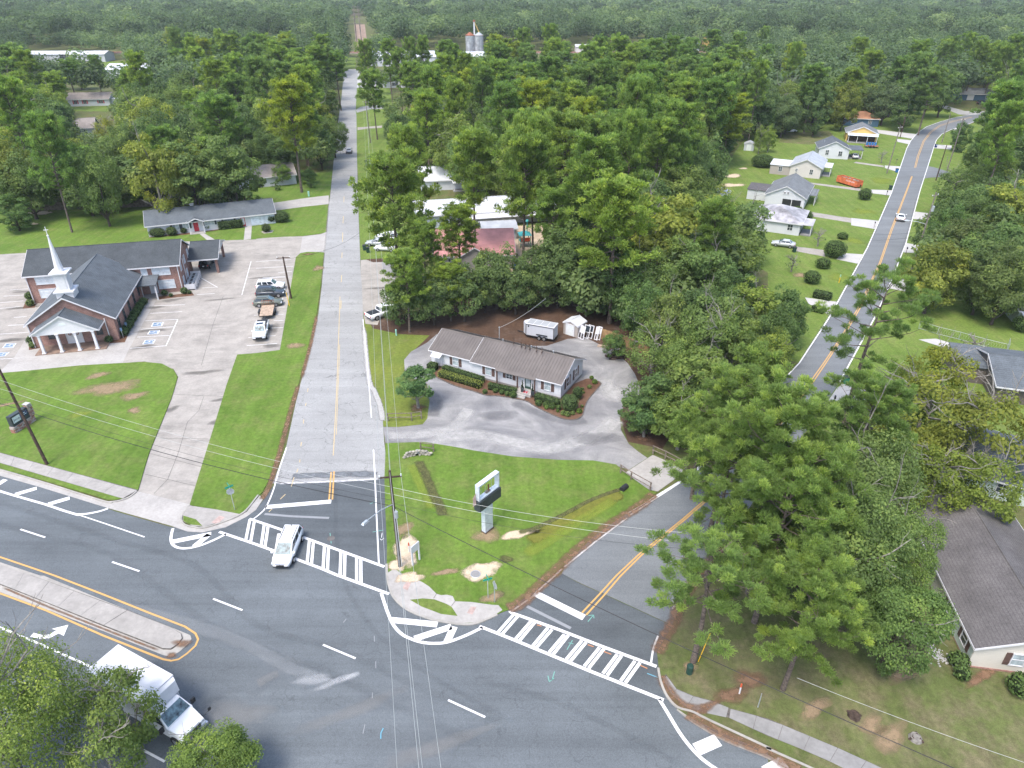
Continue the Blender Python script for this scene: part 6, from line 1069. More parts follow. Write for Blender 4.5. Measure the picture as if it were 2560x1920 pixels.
# box truck below the big tree
BT = Vector(G(Q(0, 3, 1180, 1325))); a = -27
t = thing("box_truck", "white box truck passing under the big tree with bare twigs", "truck", (BT.x + 1.6, BT.y + .9, .04), a); t.scale = (1.1,) * 3
MB().box((-2.05, 0, 2.12), (5.4, 2.4, 2.45)).build("cargo_box", M['side_panel'], t); MB().box((-2.05, 0, 3.39), (5.46, 2.46, .1)).build("box_roof", M['white'], t)
MB().hull([(.66, -1.2, 2.1), (.66, 1.2, 2.1), (.66, 1.2, 3.34), (.66, -1.2, 3.34)], [(1.05, -1.1, 2.25), (1.05, 1.1, 2.25), (.95, 1.1, 3.2), (.95, -1.1, 3.2)]).build("nose_cone", M['white'], t)
MB().box((-1.0, 0, .72), (7.2, .9, .3)).build("chassis", M['black'], t)
cb = MB(); cb.hull([(.72, -1.0, .6), (.72, 1.0, .6), (.72, 1.0, 1.5), (.72, -1.0, 1.5)], [(2.1, -1.0, .6), (2.1, 1.0, .6), (2.1, 1.0, 1.45), (2.1, -1.0, 1.45)]).hull([(.74, -.98, 1.5), (2.05, -.98, 1.46), (2.05, .98, 1.46), (.74, .98, 1.5)], [(.74, -.86, 2.12), (1.35, -.84, 2.1), (1.35, .84, 2.1), (.74, .86, 2.12)]).hull([(2.1, -.98, .55), (2.1, .98, .55), (2.1, .95, 1.42), (2.1, -.95, 1.42)], [(3.25, -.92, .6), (3.25, .92, .6), (3.2, .82, 1.12), (3.2, -.82, 1.12)]); cb.build("cab", M['car_white'], t)
MB().quad((2.03, -.88, 1.5), (2.03, .88, 1.5), (1.37, .78, 2.09), (1.37, -.78, 2.09)).build("windscreen", M['windscreen'], t).location = (.015, 0, .015)
for sy in (-1, 1):
    MB().quad(*[(x, sy * w, z) for x, w, z in ((.85, 1.0, 1.52), (1.85, 1.0, 1.5), (1.32, .872, 2.04), (.85, .875, 2.06))]).build("side_window", M['carglass'], t); MB().box((3.2, sy * .66, .95), (.12, .36, .22)).build("headlight", M['lamp'], t); MB().box((1.9, sy * 1.25, 1.55), (.14, .3, .4)).build("mirror", M['black'], t)
    for ax, w in ((2.5, .9), (-3.1, .95)): o = MB().wheel((ax, sy * w, .42), .42, .3).build("wheel", M['tyre'], t); MB().wheel((ax, sy * w, .42), .24, .31).build("rim", M['rim'], o)
MB().box((3.27, 0, .86), (.06, 1.0, .26)).build("grille", M['black'], t); MB().box((3.3, 0, .56), (.18, 1.9, .2)).build("bumper", M['chrome'], t)
mr = MB(); mr.tube([(3.15, .85, 1.1), (3.5, 1.15, 1.6), (3.5, 1.2, 1.65)], .02, 5).box((3.52, 1.22, 1.72), (.06, .2, .26)); mr.build("crossview_mirror", M['black'], t)
# flatbed trailer behind the white pickup
FT = G(Tp(575, 880)); t = thing("flatbed_trailer", "flatbed trailer with wooden plank deck and black fenders behind the white pickup", "trailer", (FT[0], FT[1], .03), 102)
MB().box((0, 0, .62), (4.4, 2.1, .12)).build("frame", M['black'], t)
for k in range(10): MB().box((0, -.92 + k * .204, .705), (4.3, .195, .05)).build("plank", M['deck'], t)
for sy in (-1, 1):
    MB().box((-.1, sy * 1.22, .78), (1.7, .28, .08)).build("fender", M['black'], t)
    for ax in (-.5, .35): MB().wheel((ax, sy * 1.2, .36), .36, .24).build("wheel", M['tyre'], t)
rp = MB()
for k in range(8): rp.box((2.3, -.95 + k * .27, 1.05), (.06, .06, .9))
rp.box((2.3, 0, 1.5), (.06, 2.05, .06)); rp.build("ramp_gate", M['rust'], t); MB().box((-2.8, 0, .55), (1.4, .12, .12)).build("drawbar", M['black'], t)
# enclosed trailer behind the bungalow
def Zp(x, y): return (1300 + x / 7.9, 780 + y / 7.9)
A = G(Zp(660, 605)); t = thing("cargo_trailer", "white enclosed cargo trailer with black trim and grey panelled roof", "trailer", (A[0], A[1], 0), -22.5)
MB().box((-2.25, .95, 1.45), (4.5, 1.9, 1.86)).build("box", M['side_panel'], t); MB().hull([(-4.5, .02, .52), (-4.5, 1.88, .52), (-4.5, 1.88, 2.38), (-4.5, .02, 2.38)], [(-5.15, .7, .52), (-5.15, 1.2, .52), (-5.15, 1.2, 2.36), (-5.15, .7, 2.36)]).build("nose", M['side_panel'], t)
MB().box((-2.25, .95, .47), (4.56, 1.96, .14)).build("skirt", M['black'], t)
MB().box((-2.25, .95, 2.41), (4.58, 1.98, .08)).build("roof_frame", M['white'], t)
for k in range(4): MB().box((-.62 - k * 1.1, .95, 2.46), (1.0, 1.72, .04)).build("roof_panel", M['tin_grey'], t)
for x in (0, -4.5): MB().box((x, -.0, 1.42), (.10, .10, 1.86)).build("corner_trim", M['black'], t)
MB().box((-2.25, -.03, 2.33), (4.5, .05, .09)).build("top_trim", M['black'], t); MB().box((-1.9, -.06, .92), (1.75, .26, .09)).build("fender", M['black'], t)
for ax in (-2.3, -1.5): o = MB().wheel((ax, -.06, .35), .35, .22).build("wheel", M['tyre'], t); MB().wheel((ax, -.08, .35), .2, .23).build("rim", M['rim'], o)
for ax in (-2.3, -1.5): MB().wheel((ax, 1.96, .35), .35, .22).build("wheel", M['tyre'], t)
MB().box((-4.1, -.02, 2.05), (.2, .03, .26)).build("side_vent", M['black'], t); MB().box((-5.7, .95, .42), (1.2, .14, .12)).build("drawbar", M['black'], t)
A = G(Zp(1130, 515)); t = thing("tool_shed", "small beige shed with grey door beside the cargo trailer", "shed", off(A, -38, -2.6, 0), -38); mb = MB(); gable_walls(mb, 0, 0, 2.6, 2.4, 1.9, .5, 'y'); mb.build("wall", M['side_tan'], t); gable_roof(t, 0, 0, 2.6, 2.4, 1.9, .55, M['tin_white'], 'y', .1, .06); door(t, 'F', 1.25, .08, 1.35, 1.75, 2.6, 2.4, 0, 0, 'signface')
# old doors and lumber leaning on the fence
for k, (x, y, w) in enumerate(((1170, 520, .5), (1215, 545, .5), (1290, 520, .95), (1360, 520, .9), (1490, 555, .5), (1535, 550, .6))):
    A = G(Zp(x, y)); t = thing("leaning_door", ("narrow white door leaning next to the beige shed", "second white door leaning edge on near the beige shed", "white half glazed door leaning among the others", "white storm door leaning apart, across the gap from the shed", "white door frame half hidden by the bright shrub", "last white door leaning against the yellow fence")[k], "door", (A[0], A[1], 0), -38, "old doors leaning behind the bungalow"); b = MB(); 
    for q in ((-w / 2, 0), (w / 2, 0)): b.hull([(q[0] - .05, 0, 0), (q[0] + .05, 0, 0), (q[0] + .05, .05, 0), (q[0] - .05, .05, 0)], [(q[0] - .05, .6, 2.0), (q[0] + .05, .6, 2.0), (q[0] + .05, .65, 2.0), (q[0] - .05, .65, 2.0)])
    for zz in (.08, .95, 1.95): b.box((0, .3 * zz + .025, zz), (w, .05, .12))
    b.build("frame", M['white'], t); g = MB(); g.quad((-w / 2 + .05, .03 + .31, 1.0), (w / 2 - .05, .03 + .31, 1.0), (w / 2 - .05, .61, 1.92), (-w / 2 + .05, .61, 1.92)); g.build("pane", M['carglass' if k in (2, 3) else 'white'], t)
A = G(Zp(1630, 695)); t = thing("timber_beam", "squared timber lying on pine straw behind the bungalow", "timber", (A[0], A[1], .02), -20); MB().box((0, 0, .14), (1.5, .35, .28)).build("beam", M['deck'], t)
A = G(Zp(1960, 890)); t = thing("log_pile", "dark heap of split logs at the edge of the gravel", "wood pile", (A[0], A[1], 0), 15)
for k in range(26): b = MB(); x, y = rng.uniform(-1.6, 1.6), rng.uniform(-.7, .7); b.tube([(-.45, 0, 0), (.45, 0, 0)], rng.uniform(.1, .17), 6); o = b.build("log", M['log'], t); o.location = (x, y, .12 + max(0, .75 - abs(x) * .35 - abs(y) * .5) * rng.random()); o.rotation_euler = (0, rng.uniform(-.15, .15), rng.uniform(-.5, .5))
for k, (x, y) in enumerate(((1870, 770), (1895, 790))): A = G(Zp(x, y)); t = thing("white_board", ("white board resting on the log pile, upper one", "white board resting on the log pile, lower one")[k], "board", (A[0], A[1], .3), 30 + 6 * k); MB().box((0, 0, .05), (1.6, .14, .05)).build("board", M['white'], t)
# orange skip
A = G(Vp(1960, 930)); t = thing("orange_skip", "orange roll-off skip full of rubble on the cream house lawn", "skip", (A[0], A[1], .02), 113)
sk = MB(); HH = 1.75
sk.hull([(0, 0, .35), (6.9, 0, .35), (6.9, .06, .35), (0, .06, .35)], [(0, -.12, HH), (6.9, -.12, HH), (6.9, -.04, HH), (0, -.04, HH)]).hull([(0, -2.14, .35), (6.9, -2.14, .35), (6.9, -2.2, .35), (0, -2.2, .35)][::-1], [(0, -2.1, HH), (6.9, -2.1, HH), (6.9, -2.02 - .2, HH), (0, -2.22, HH)][::-1])
sk.box((3.45, -1.1, .36), (6.9, 2.1, .1)); sk.box((.04, -1.1, 1.05), (.08, 2.1, 1.4)); sk.box((6.86, -1.1, 1.05), (.08, 2.1, 1.4)); sk.build("shell", M['orange'], t)
for y, in ((-.09,), (-2.13,)): MB().box((3.45, y, HH + .03), (7.0, .16, .10)).build("top_rail", M['orange'], t)
for x in (-.02, 6.92): MB().box((x, -1.1, HH + .03), (.14, 2.1, .10)).build("end_rail", M['orange'], t)
for k in range(3): MB().box((-.05, -.25 - k * .85, 1.05), (.12, .14, 1.4)).build("end_rib", M['orange'], t)
MB().box((-.06, -1.5, .62), (.06, .4, .45)).build("end_hatch", M['black'], t); MB().box((3.45, -.62, .2), (6.6, .16, .25)).box((3.45, -1.6, .2), (6.6, .16, .25)).build("skid_rail", M['rust'], t)
rb = MB()
for k in range(160): s_ = rng.uniform(.12, .4); rb.box((rng.uniform(.4, 6.5), rng.uniform(-1.95, -.25), rng.uniform(1.15, 1.6)), (s_, s_ * rng.uniform(.5, 1.4), s_ * .5), rng.uniform(0, 3))
rb.box((3.45, -1.1, .8), (6.6, 1.9, .8)); ru = rb.build("rubble", mat('rubble', (.34, .27, .22), .9, .2, 0, .35, 2.5), t); ru["kind"] = "stuff"
def text(body, size, m, par, loc, rot, ext=.004, name="lettering", align='CENTER', xs=1.0):
    cu = bpy.data.curves.new(name, 'FONT'); cu.body = body; cu.size = size; cu.extrude = ext; cu.align_x = align; cu.align_y = 'CENTER'; cu.materials.append(M[m]); o = link(name, cu, par); o.location = loc; o.rotation_euler = rot; o.scale = (xs, 1, 1)
    dg = bpy.context.evaluated_depsgraph_get(); me = bpy.data.meshes.new_from_object(o.evaluated_get(dg)); mw = o.matrix_local.copy(); bpy.data.objects.remove(o); o = link(name, me, par); o.matrix_local = mw; return o
text("912-579-6330", .52, 'white', t, (2.3, .0, 1.3), (math.radians(90 - 5), 0, math.pi), .01, xs=1.0).location.y = .01
# ------------------------------------------------------------------ poles and wires
def wire(name, label, pts, rad=.018, sag=.8, m='wire', group="overhead wires", n=14):
    """hangs between 3-D points"""
    mb = MB()
    for a, b in zip(pts, pts[1:]):
        a, b = Vector(a), Vector(b); mb.tube([tuple(a.lerp(b, k / n) - Vector((0, 0, sag * 4 * (k / n) * (1 - k / n)))) for k in range(n + 1)], rad, 4, caps=False)
    return tag(mb.build(name, M[m]), label, "overhead wire", group)
def pole(label, at, h, m='polewood', r=.16, lean=(0, 0), arms=(), name="utility_pole", group="utility poles", cat="utility pole"):
    t = thing(name, label, cat, at, 0, group); mb = MB(); mb.tube([(0, 0, -.3), (lean[0] * .5, lean[1] * .5, h * .5), (lean[0], lean[1], h)], [r * 1.15, r, r * .72], 10); mb.build("shaft", M[m], t)
    for z, ln, ang in arms:
        k = z / h; o = MB().box((lean[0] * k, lean[1] * k, z), (ln, .11, .13), R(ang)).build("crossarm", M[m], t)
        for s in (-.46, .46): MB().cyl((lean[0] * k + s * ln * math.cos(R(ang)), lean[1] * k + s * ln * math.sin(R(ang)), z + .06), .06, .2, 6).build("insulator", M['signface'], o)
    return t
MP = G(Q(1, 2, 1245, 1580)); mp = pole("brown utility pole with street lamp arm at the crossing by the grass corner", MP, 11.3, arms=((10.6, 2.0, 8),))
def lamp_arm(par, z, a, ln, rise=.5):
    d_ = Vector((math.cos(R(a)), math.sin(R(a)), 0)); mb = MB(); mb.tube([(0, 0, z), tuple(d_ * ln * .5 + Vector((0, 0, z + rise * .8))), tuple(d_ * ln + Vector((0, 0, z + rise)))], .045, 6); o = mb.build("lamp_arm", M['steel'], par); q = d_ * (ln + .35) + Vector((0, 0, z + rise))
    MB().box(tuple(q), (.75, .32, .16), R(a), top=(.5, .2)).build("lamp_head", M['steel'], o)
lh = Vector(G(Q(1, 2, 885, 1235), 8.3)); dv = lh - Vector(MP); lamp_arm(mp, 7.6, math.degrees(math.atan2(dv.y, dv.x)), min(dv.length, 3.6) - .35, .6)
MB().cyl((.22, -.2, 6.2), .16, .7, 8).build("meter_can", M['steel'], mp); MB().tube([(.17, -.05, .1), (.17, -.05, 7.0)], .035, 5).build("conduit", M['signface'], mp)
CP = G(Q(0, 2, 412, 700)); cp_ = pole("dark brown pole leaning beside the church pavement", CP, 13.5, lean=(-1.3, .3), arms=())
FP = G(Q(1, 0, 990, 1235)); fp = pole("grey utility pole on the grass far up the side street", FP, 13.5, 'polegrey', .15, (-.3, 0), ((12.9, 1.8, 5),))
pole("dark utility pole on the parking lot edge beside the parked cars", G(Q(1, 1, 305, 922)), 7.6, lean=(-.2, 0), arms=((7.4, 2.2, 10),)); gm = thing("guy_marker", "yellow guy wire marker by the parked cars", "guy marker", (*G(Q(1, 1, 290, 990)), .07), 0); g = MB(); g.tube([(0, 0, 0), (-.35, .5, 2.3)], .05, 6); g.build("sleeve", M['yellowplastic'], gm)
gm = thing("guy_marker", "tall yellow guy wire marker leaning under the big pines", "guy marker", (*G(Q(2, 3, 1608, 745)), .09), 0); g = MB(); g.tube([(0, 0, 0), (.75, .6, 2.6)], .035, 6); g.build("sleeve", M['yellowplastic'], gm)
RPS = [(Q(3, 1, 1235, 690), 15, 'polegrey', "tall grey pole with transformer right of the curving street", (.25, 0)), (Q(3, 0, 1450, 1560), 9.5, 'polewood', "dark pole by the small side spur of the curving street", (.1, 0)), (Q(3, 0, 1545, 1480), 14.5, 'polegrey', "tall thin grey pole past the side spur", (.2, 0)), (Q(3, 0, 1500, 1235), 9.5, 'polegrey', "pale metal pole on grass inside the street bend", (.1, 0)), (Q(3, 0, 1025, 1500), 13, 'polegrey', "pale pole on the driveway corner left of the curving street", (.4, 0)), (Q(3, 0, 1340, 1020), 15, 'polewood', "brown pole leaning at the wood edge near the bend", (1.2, 0)), (Q(3, 0, 1140, 1190), 7, 'polewood', "short dark pole beside the long driveway", (0, 0)), (Q(2, 3, 2122, 1140), 1.7, 'steel', "thin galvanised post in tall weeds beside the pavement", (.02, 0))]
rp_ = []
for q, h_, m_, lb, ln in RPS: rp_.append(pole(lb, G(q), h_, m_, .14 if h_ > 3 else .04, ln, ((h_ - .6, 1.8, 30),) if h_ > 12 else ()))
MB().cyl((.45, -.1, 11.6), .26, .95, 10).build("transformer", M['steel'], rp_[0]); lamp_arm(rp_[0], 9.2, 160, 2.8, .4); lamp_arm(rp_[1], 9.0, 170, 1.8, .3)
# conductors along the side street and over the junction
near = Vector((*G((1045, 1900), 10.4), 10.4)); mt_ = Vector((MP[0], MP[1], 10.75)); back = mt_ + (near - mt_) * 1.5
for k, (dx, rd) in enumerate(((-.92, .014), (0, .017), (.92, .014))):
    o_ = Vector((dx * math.cos(R(8)), dx * math.sin(R(8)), .05 if dx else .45)); wire("power_line", ("overhead line nearest the side street, running along it over the junction", "middle overhead line running along the side street over the junction", "overhead line farthest from the side street, running along it over the junction")[k], [tuple(back + o_ * 1.5), tuple(mt_ + o_), (FP[0] + dx * .9 - .3, FP[1], 13.1 + (.3 if not dx else 0))], rd, 1.4, 'wiregrey')
wire("neutral_line", "thin grey line hung below the three lines along the side street", [tuple(back + Vector((.3, 0, -1.2))), (MP[0], MP[1], 9.6), (FP[0] - .3, FP[1], 11.6)], .016, 1.4, 'wiregrey')
def on(p, z): return (*G(p, z), z)
cabR = Vector(on(Q(3, 3, 1740, 1659), 6.6)); m7 = Vector((MP[0], MP[1], 7.35)); cabE = m7 + (cabR - m7) * 1.25; cL = Vector((CP[0] - .7, CP[1], 7.6))
wire("telephone_cable", "thick black cable from the church pole over the corner to the lower lawn", [(-95, 84, 7.8), tuple(cL), tuple(m7), tuple(cabE)], .035, .9)
wire("telephone_cable", "thinner black cable just above the thick one by the church pole", [(-95, 84.5, 8.6), (CP[0] - .75, CP[1], 8.4), (MP[0], MP[1], 8.0)], .015, .9)
r1 = Vector(on(Q(2, 2, 990, 1180), 9.2)); r2 = Vector(on(Q(2, 2, 1160, 1275), 8.6))
for zc, zm, rt, lb, k in ((11.0, 9.5, r1, "upper pale line crossing from the church lawn to the pines", 1.45), (9.8, 8.7, r2, "lower pale line crossing from the church lawn to the pines", 1.45)):
    m_ = Vector((MP[0], MP[1], zm)); wire("crossing_line", lb, [(-95, 85, zc + .3), (CP[0] - 1.0, CP[1], zc), tuple(m_), tuple(m_ + (rt - m_) * k)], .014, .8, 'wiregrey')
wire("crossing_line", "thin dark line from the corner pole across the curving street", [(MP[0], MP[1], 7.7), on(Q(2, 2, 1700, 1437), 6.5)], .014, .8)
wire("ground_line", "thin grey line across the dry lawn under the brown roof house", [on(Q(3, 3, 250, 880), 6.5), on(Q(3, 3, 2300, 1640), 6.0)], .013, .2, 'wiregrey')
wire("service_drop", "thin cable from the bungalow mast up into the dark trees", [tuple(Vector(ho.location) + Vector((-13.0 * math.cos(R(27.5)) + 7.2 * math.sin(R(27.5)), 13.0 * math.sin(R(27.5)) + 7.2 * math.cos(R(27.5)), 4.6))), on(Q(2, 1, 290, 920), 9)], .02, .4, 'wiregrey')
wire("service_drop", "dark cable crossing high over the side street by the daycare", [on(Q(1, 1, 180, 585), 7.2), on(Q(1, 1, 610, 500), 7), on(Q(1, 1, 890, 355), 8)], .018, .3)
for q0, q1, z in (((3, 1, 880, 360), (3, 1, 1350, 340), 8), ((3, 1, 900, 415), (3, 1, 1350, 370), 8)): wire("service_drop", ("thin cable over the curving street near the white coupe, upper one" if q0[3] == 360 else "thin cable over the curving street near the white coupe, lower one"), [on(Q(*q0), z), on(Q(*q1), z)], .016, .3)
for k, y in enumerate((620, 700, 800)):
    x = G(Q(1, 0, 885, 300))[0] * y / G(Q(1, 0, 885, 300))[1]; t = thing("transmission_tower", ("tall timber power line frame in the forest cut, nearest the railway", "second timber power line frame in the forest cut", "farthest timber power line frame in the forest cut")[k], "power line frame", (x, y, 0), 0, "power frames in the forest cut")
    for s in (-2, 2): MB().cyl((s, 0, 0), .28, 24, 8, .18).build("leg", M['polegrey'], t)
    for z in (23, 20.5, 17): MB().box((0, 0, z), (8.5, .3, .3)).build("crossarm", M['polegrey'], t)

# ------------------------------------------------------------------ signs
def signpost(label, q, h, face, w=.62, rz=0, z=.12, stop=True, blades=True, name="stop_sign", lean=0):
    t = thing(name, label, "road sign", (*G(q), z), rz); MB().box((0, 0, h / 2), (.06, .06, h)).build("post", M['steel'], t)
    if stop:
        b = MB(); b.tube([(0, -.06, h - .55), (0, -.04, h - .55)], .40, 8); o = b.build("plate", M['steel'], t); r_ = MB(); r_.tube([(0, -.062, h - .55), (0, -.075, h - .55)], .385, 8); r_.build("red_face", M['red'], o); text("STOP", .27, 'white', o, (0, -.08, h - .55), (math.pi / 2, 0, 0))
    if blades:
        for k, a in enumerate((20, 110)): MB().box((0, 0, h + .1 + .22 * k), (.85, .03, .19), R(a)).build("name_blade", M['signgreen'], t)
    return t
signpost("stop sign seen from behind with green street name blades by the church lawn", Q(0, 2, 2030, 1090), 2.9, 'red', rz=200, z=.07)
signpost("grey backed stop sign on the tip of the grass corner", Q(1, 3, 2062, 232), 2.6, 'red', rz=120, z=.09, blades=False)
signpost("green street name sign on a thin post beside the grey stop sign", Q(1, 3, 2005, 197), 2.2, None, stop=False, z=.09, name="street_name_sign")
for k, q in enumerate(((1108, 1212), (1068, 1262))): t = thing("parking_sign", ("blue accessible parking sign in the church flower bed, farther one", "blue accessible parking sign in the church flower bed, nearer one")[k], "road sign", G(Q(0, 1, *q)), 20); MB().box((0, 0, .8), (.05, .05, 1.6)).build("post", M['steel'], t); MB().box((0, -.04, 1.5), (.32, .03, .5)).build("plate", M['blue'], t)
# church monument sign
def Lp(x, y): return (x / 18.44, 1000 + y / 18.44)
A = G(Lp(760, 1575)); B = G(Lp(1690, 960)); an = math.degrees(math.atan2(B[1] - A[1], B[0] - A[0])); L_ = math.dist(A, B)
t = thing("church_sign", "church lawn sign, dark cabinet on pale red brick base with one taller pier", "sign", (*A, .10), an)
mb = MB(); rows = 6; bl = .42
bs = MB().box((L_ / 2, .35, .42), (L_ - .04, .62, .82)).build("core", M['walkgrey'], t); bm = mb
brickmats = [mat('sign_brick_red', (.34, .17, .13), .85, .2, 0, .2, 5), mat('sign_brick_pink', (.42, .27, .24), .85, .2, 0, .2, 5), mat('sign_brick_grey', (.42, .36, .33), .85, .2, 0, .2, 5)]
bmesh_cache = {}
def brick_at(x, y, z, w, d_, h_, k):
    key = (round(w, 2), round(d_, 2), round(h_, 2), k % 3)
    if key not in bmesh_cache: bmesh_cache[key] = MB().box((0, 0, 0), (w, d_, h_)).mesh("brick", brickmats[k % 3])
    o = link("brick", bmesh_cache[key], t); o.location = (x, y, z)
for r_ in range(5):
    n = 7; w = L_ / n
    for k in range(n + (r_ % 2)):
        x0, x1 = max(0, (k - .5 * (r_ % 2)) * w), min(L_, (k + 1 - .5 * (r_ % 2)) * w)
        if x1 - x0 > .05: brick_at((x0 + x1) / 2, .03, .08 + r_ * .165, x1 - x0 - .02, .10 + rng.uniform(0, .02), .145, rng.randrange(9)); brick_at((x0 + x1) / 2, .69, .08 + r_ * .165, x1 - x0 - .02, .10, .145, rng.randrange(9))
    brick_at(-.01, .35, .08 + r_ * .165, .10, .56, .145, rng.randrange(9))
for r_ in range(9):
    for k in range(2): brick_at(L_ - .38 + k * .33 + .05, .03, .94 + r_ * .165, .30, .11, .145, rng.randrange(9)); brick_at(L_ + .03, .2 + k * .33, .94 + r_ * .165, .11, .30, .145, rng.randrange(9))
MB().box((L_ - .2, .36, 1.6), (.50, .58, 1.45)).build("pier_core", M['brick'], t); MB().box((L_ - .17, .36, 2.46), (.62, .72, .1)).build("pier_cap", M['white_conc'], t)
cw_ = L_ - .62; cab_ = MB().box((cw_ / 2 + .08, .36, 1.55), (cw_, .62, 1.35)).build("cabinet", M['darkbox'], t)
pn = MB().box((cw_ * .28 + .1, .035, 1.62), (cw_ * .42, .03, .78)).build("sign_panel", M['signface'], t); text("Jesup", .42, 'ink', pn, (cw_ * .28 + .1, .017, 1.62), (math.pi / 2, 0, 0), .003)
pn = MB().box((cw_ * .74, .035, 1.72), (cw_ * .44, .03, .62)).build("sign_panel", M['navy'], t); [MB().box((cw_ * .74 + dx, .016, 1.83 - .22 * r_), (ln, .006, .10)).build("small_lettering", M['signface'], pn) for r_, dx, ln in ((0, -.25, .30), (0, .12, .26), (1, -.1, .5), (1, .32, .2))]
# stripped roadside pylon sign
def Pp(x, y): return (1140 + x / 9.215, 1180 + y / 9.215)
A = Vector(G(Pp(690, 1420))); B = Vector(G(Pp(825, 1310))); an = math.degrees(math.atan2(B.y - A.y, B.x - A.x)); c_ = (A + B) / 2
t = thing("pylon_sign", "tall empty pylon sign with silver frame, black message cabinet and pale column", "sign", (c_.x - .15, c_.y + .15, .09), an)
MB().box((0, 0, 1.75), (1.15, .5, 3.5)).build("column", M['silver'], t); MB().box((0, 0, .04), (1.3, .7, .1)).build("foot", M['log'], t)
MB().box((.15, 0, 3.9), (3.2, .72, 1.15)).build("message_cabinet", M['darkbox'], t)
MB().box((.15, 0, 4.62), (3.0, .5, .14)).build("lower_tray", M['silver'], t); MB().box((.15, 0, 6.3), (3.0, .5, .14)).build("top_beam", M['silver'], t)
for x in (-1.28, 1.58): MB().box((x, 0, 5.46), (.14, .5, 1.56)).build("end_post", M['silver'], t)
for x in (-.7, -.2, .75, 1.15): MB().tube([(x, 0, 4.7), (x, 0, 6.22)], .02, 4).build("wire_rod", M['steel'], t)
MB().box((.3, 0, 5.1), (.10, .10, .9)).build("gas_pipe", M['rust'], t); MB().box((.2, .05, 4.75), (.6, .3, .14)).build("ballast_box", M['wood'], t); MB().box((.62, .0, 2.5), (.22, .3, .8)).build("switch_box", M['silver'], t)
fl = MB(); fl.hull([(-1.5, .05, 5.5), (-1.42, .1, 5.5), (-1.42, .1, 4.4), (-1.55, .0, 4.2)], [(-1.8, .15, 5.0), (-1.78, .18, 5.0), (-1.75, .2, 4.0), (-1.9, .1, 4.1)]); fl.build("torn_banner", M['pinkpad'], t)
# small board on two posts
A = Vector(G(Q(1, 2, 1356, 1572))); B = Vector(G(Q(1, 2, 1414, 1522))); an = math.degrees(math.atan2(B.y - A.y, B.x - A.x)); L_ = (B - A).length
t = thing("white_notice_board", "white board on two posts beside the corner utility pole", "sign", (A.x, A.y, .09), an)
for x in (0, L_): MB().box((x, 0, 1.15), (.13, .13, 2.3)).build("post", M['white'], t)
MB().box((L_ / 2, 0, 1.85), (L_ - .14, .07, .85)).build("board", M['white'], t)
def marker(label, q, z=.09, h=1.1, m0='white', m1='redplastic', r=.06, name="marker_post"):
    t = thing(name, label, "marker post", (*G(q), z), 0); MB().cyl((0, 0, 0), r, h * .72, 8).build("stake", M[m0], t); MB().cyl((0, 0, h * .72), r * 1.15, h * .28, 8).ball((0, 0, h), r * 1.1).build("cap", M[m1], t)
marker("orange and white marker post between utility pole and notice board", Q(1, 2, 1326, 1455)); marker("orange topped white marker post in pine litter near the pavement", Q(2, 3, 1962, 1022)); marker("pale green cable marker on the straw by the bungalow's left end", Q(1, 1, 1213, 1240), .02, .95, 'aqua', 'aqua', .11); marker("white and yellow marker post in the ditch of the right hand yard", Q(3, 1, 612, 785), .02, 1.5, 'yellowplastic', 'aqua', .07)
t = thing("cable_pedestal", "dark green round cable pedestal on the lawn by the crossing", "utility box", (*G(Q(2, 3, 1530, 842)), .09), 0); MB().cyl((0, 0, 0), .26, .8, 12).build("body", M['darkgreen'], t); MB().cyl((0, 0, .8), .28, .12, 12, .2).build("lid", M['darkgreen'], t)
t = thing("utility_pedestal", "pale green cable pedestal beside the street past the office drive", "utility box", (*G(Q(1, 1, 458, 38)), .02), 0); MB().box((0, 0, .6), (.35, .35, 1.2)).build("body", M['aqua'], t); MB().box((0, 0, 1.23), (.4, .4, .08)).build("lid", M['aqua'], t)
# ------------------------------------------------------------------ fences
def rail_fence(label, pts, h=1.15, z=.05, m='wood', rails=(.45, .95)):
    w = [Vector((*G(p), z)) for p in pts]; t = thing("rail_fence", label, "fence", tuple(w[0]), 0, "split rail fences"); o = w[0]
    for p in w: MB().box(tuple(p - o + Vector((0, 0, h / 2))), (.14, .14, h)).build("post", M[m], t)
    for a, b in zip(w, w[1:]):
        for rz in rails:
            u = (b - a).normalized() * .12; r_ = MB(); r_.tube([tuple(a - o - u + Vector((0, 0, rz * h))), tuple(b - o + u + Vector((0, 0, rz * h)))], .055, 5); r_.build("rail", M[m], t)
rail_fence("two rail wooden fence beside the gravel entrance and young tree", QS(1, 2, (1142, 322), (1346, 318), (1430, 302))); rail_fence("short wooden fence above the stone culvert", QS(1, 2, (1425, 575), (1535, 590))); rail_fence("dark rail fence on the church side of the concrete driveway slab", QS(2, 2, (937, 772), (1027, 832), (1192, 925))); rail_fence("weathered rail fence on the pine side of the concrete driveway slab", QS(2, 2, (1216, 605), (1322, 652), (1500, 745)))
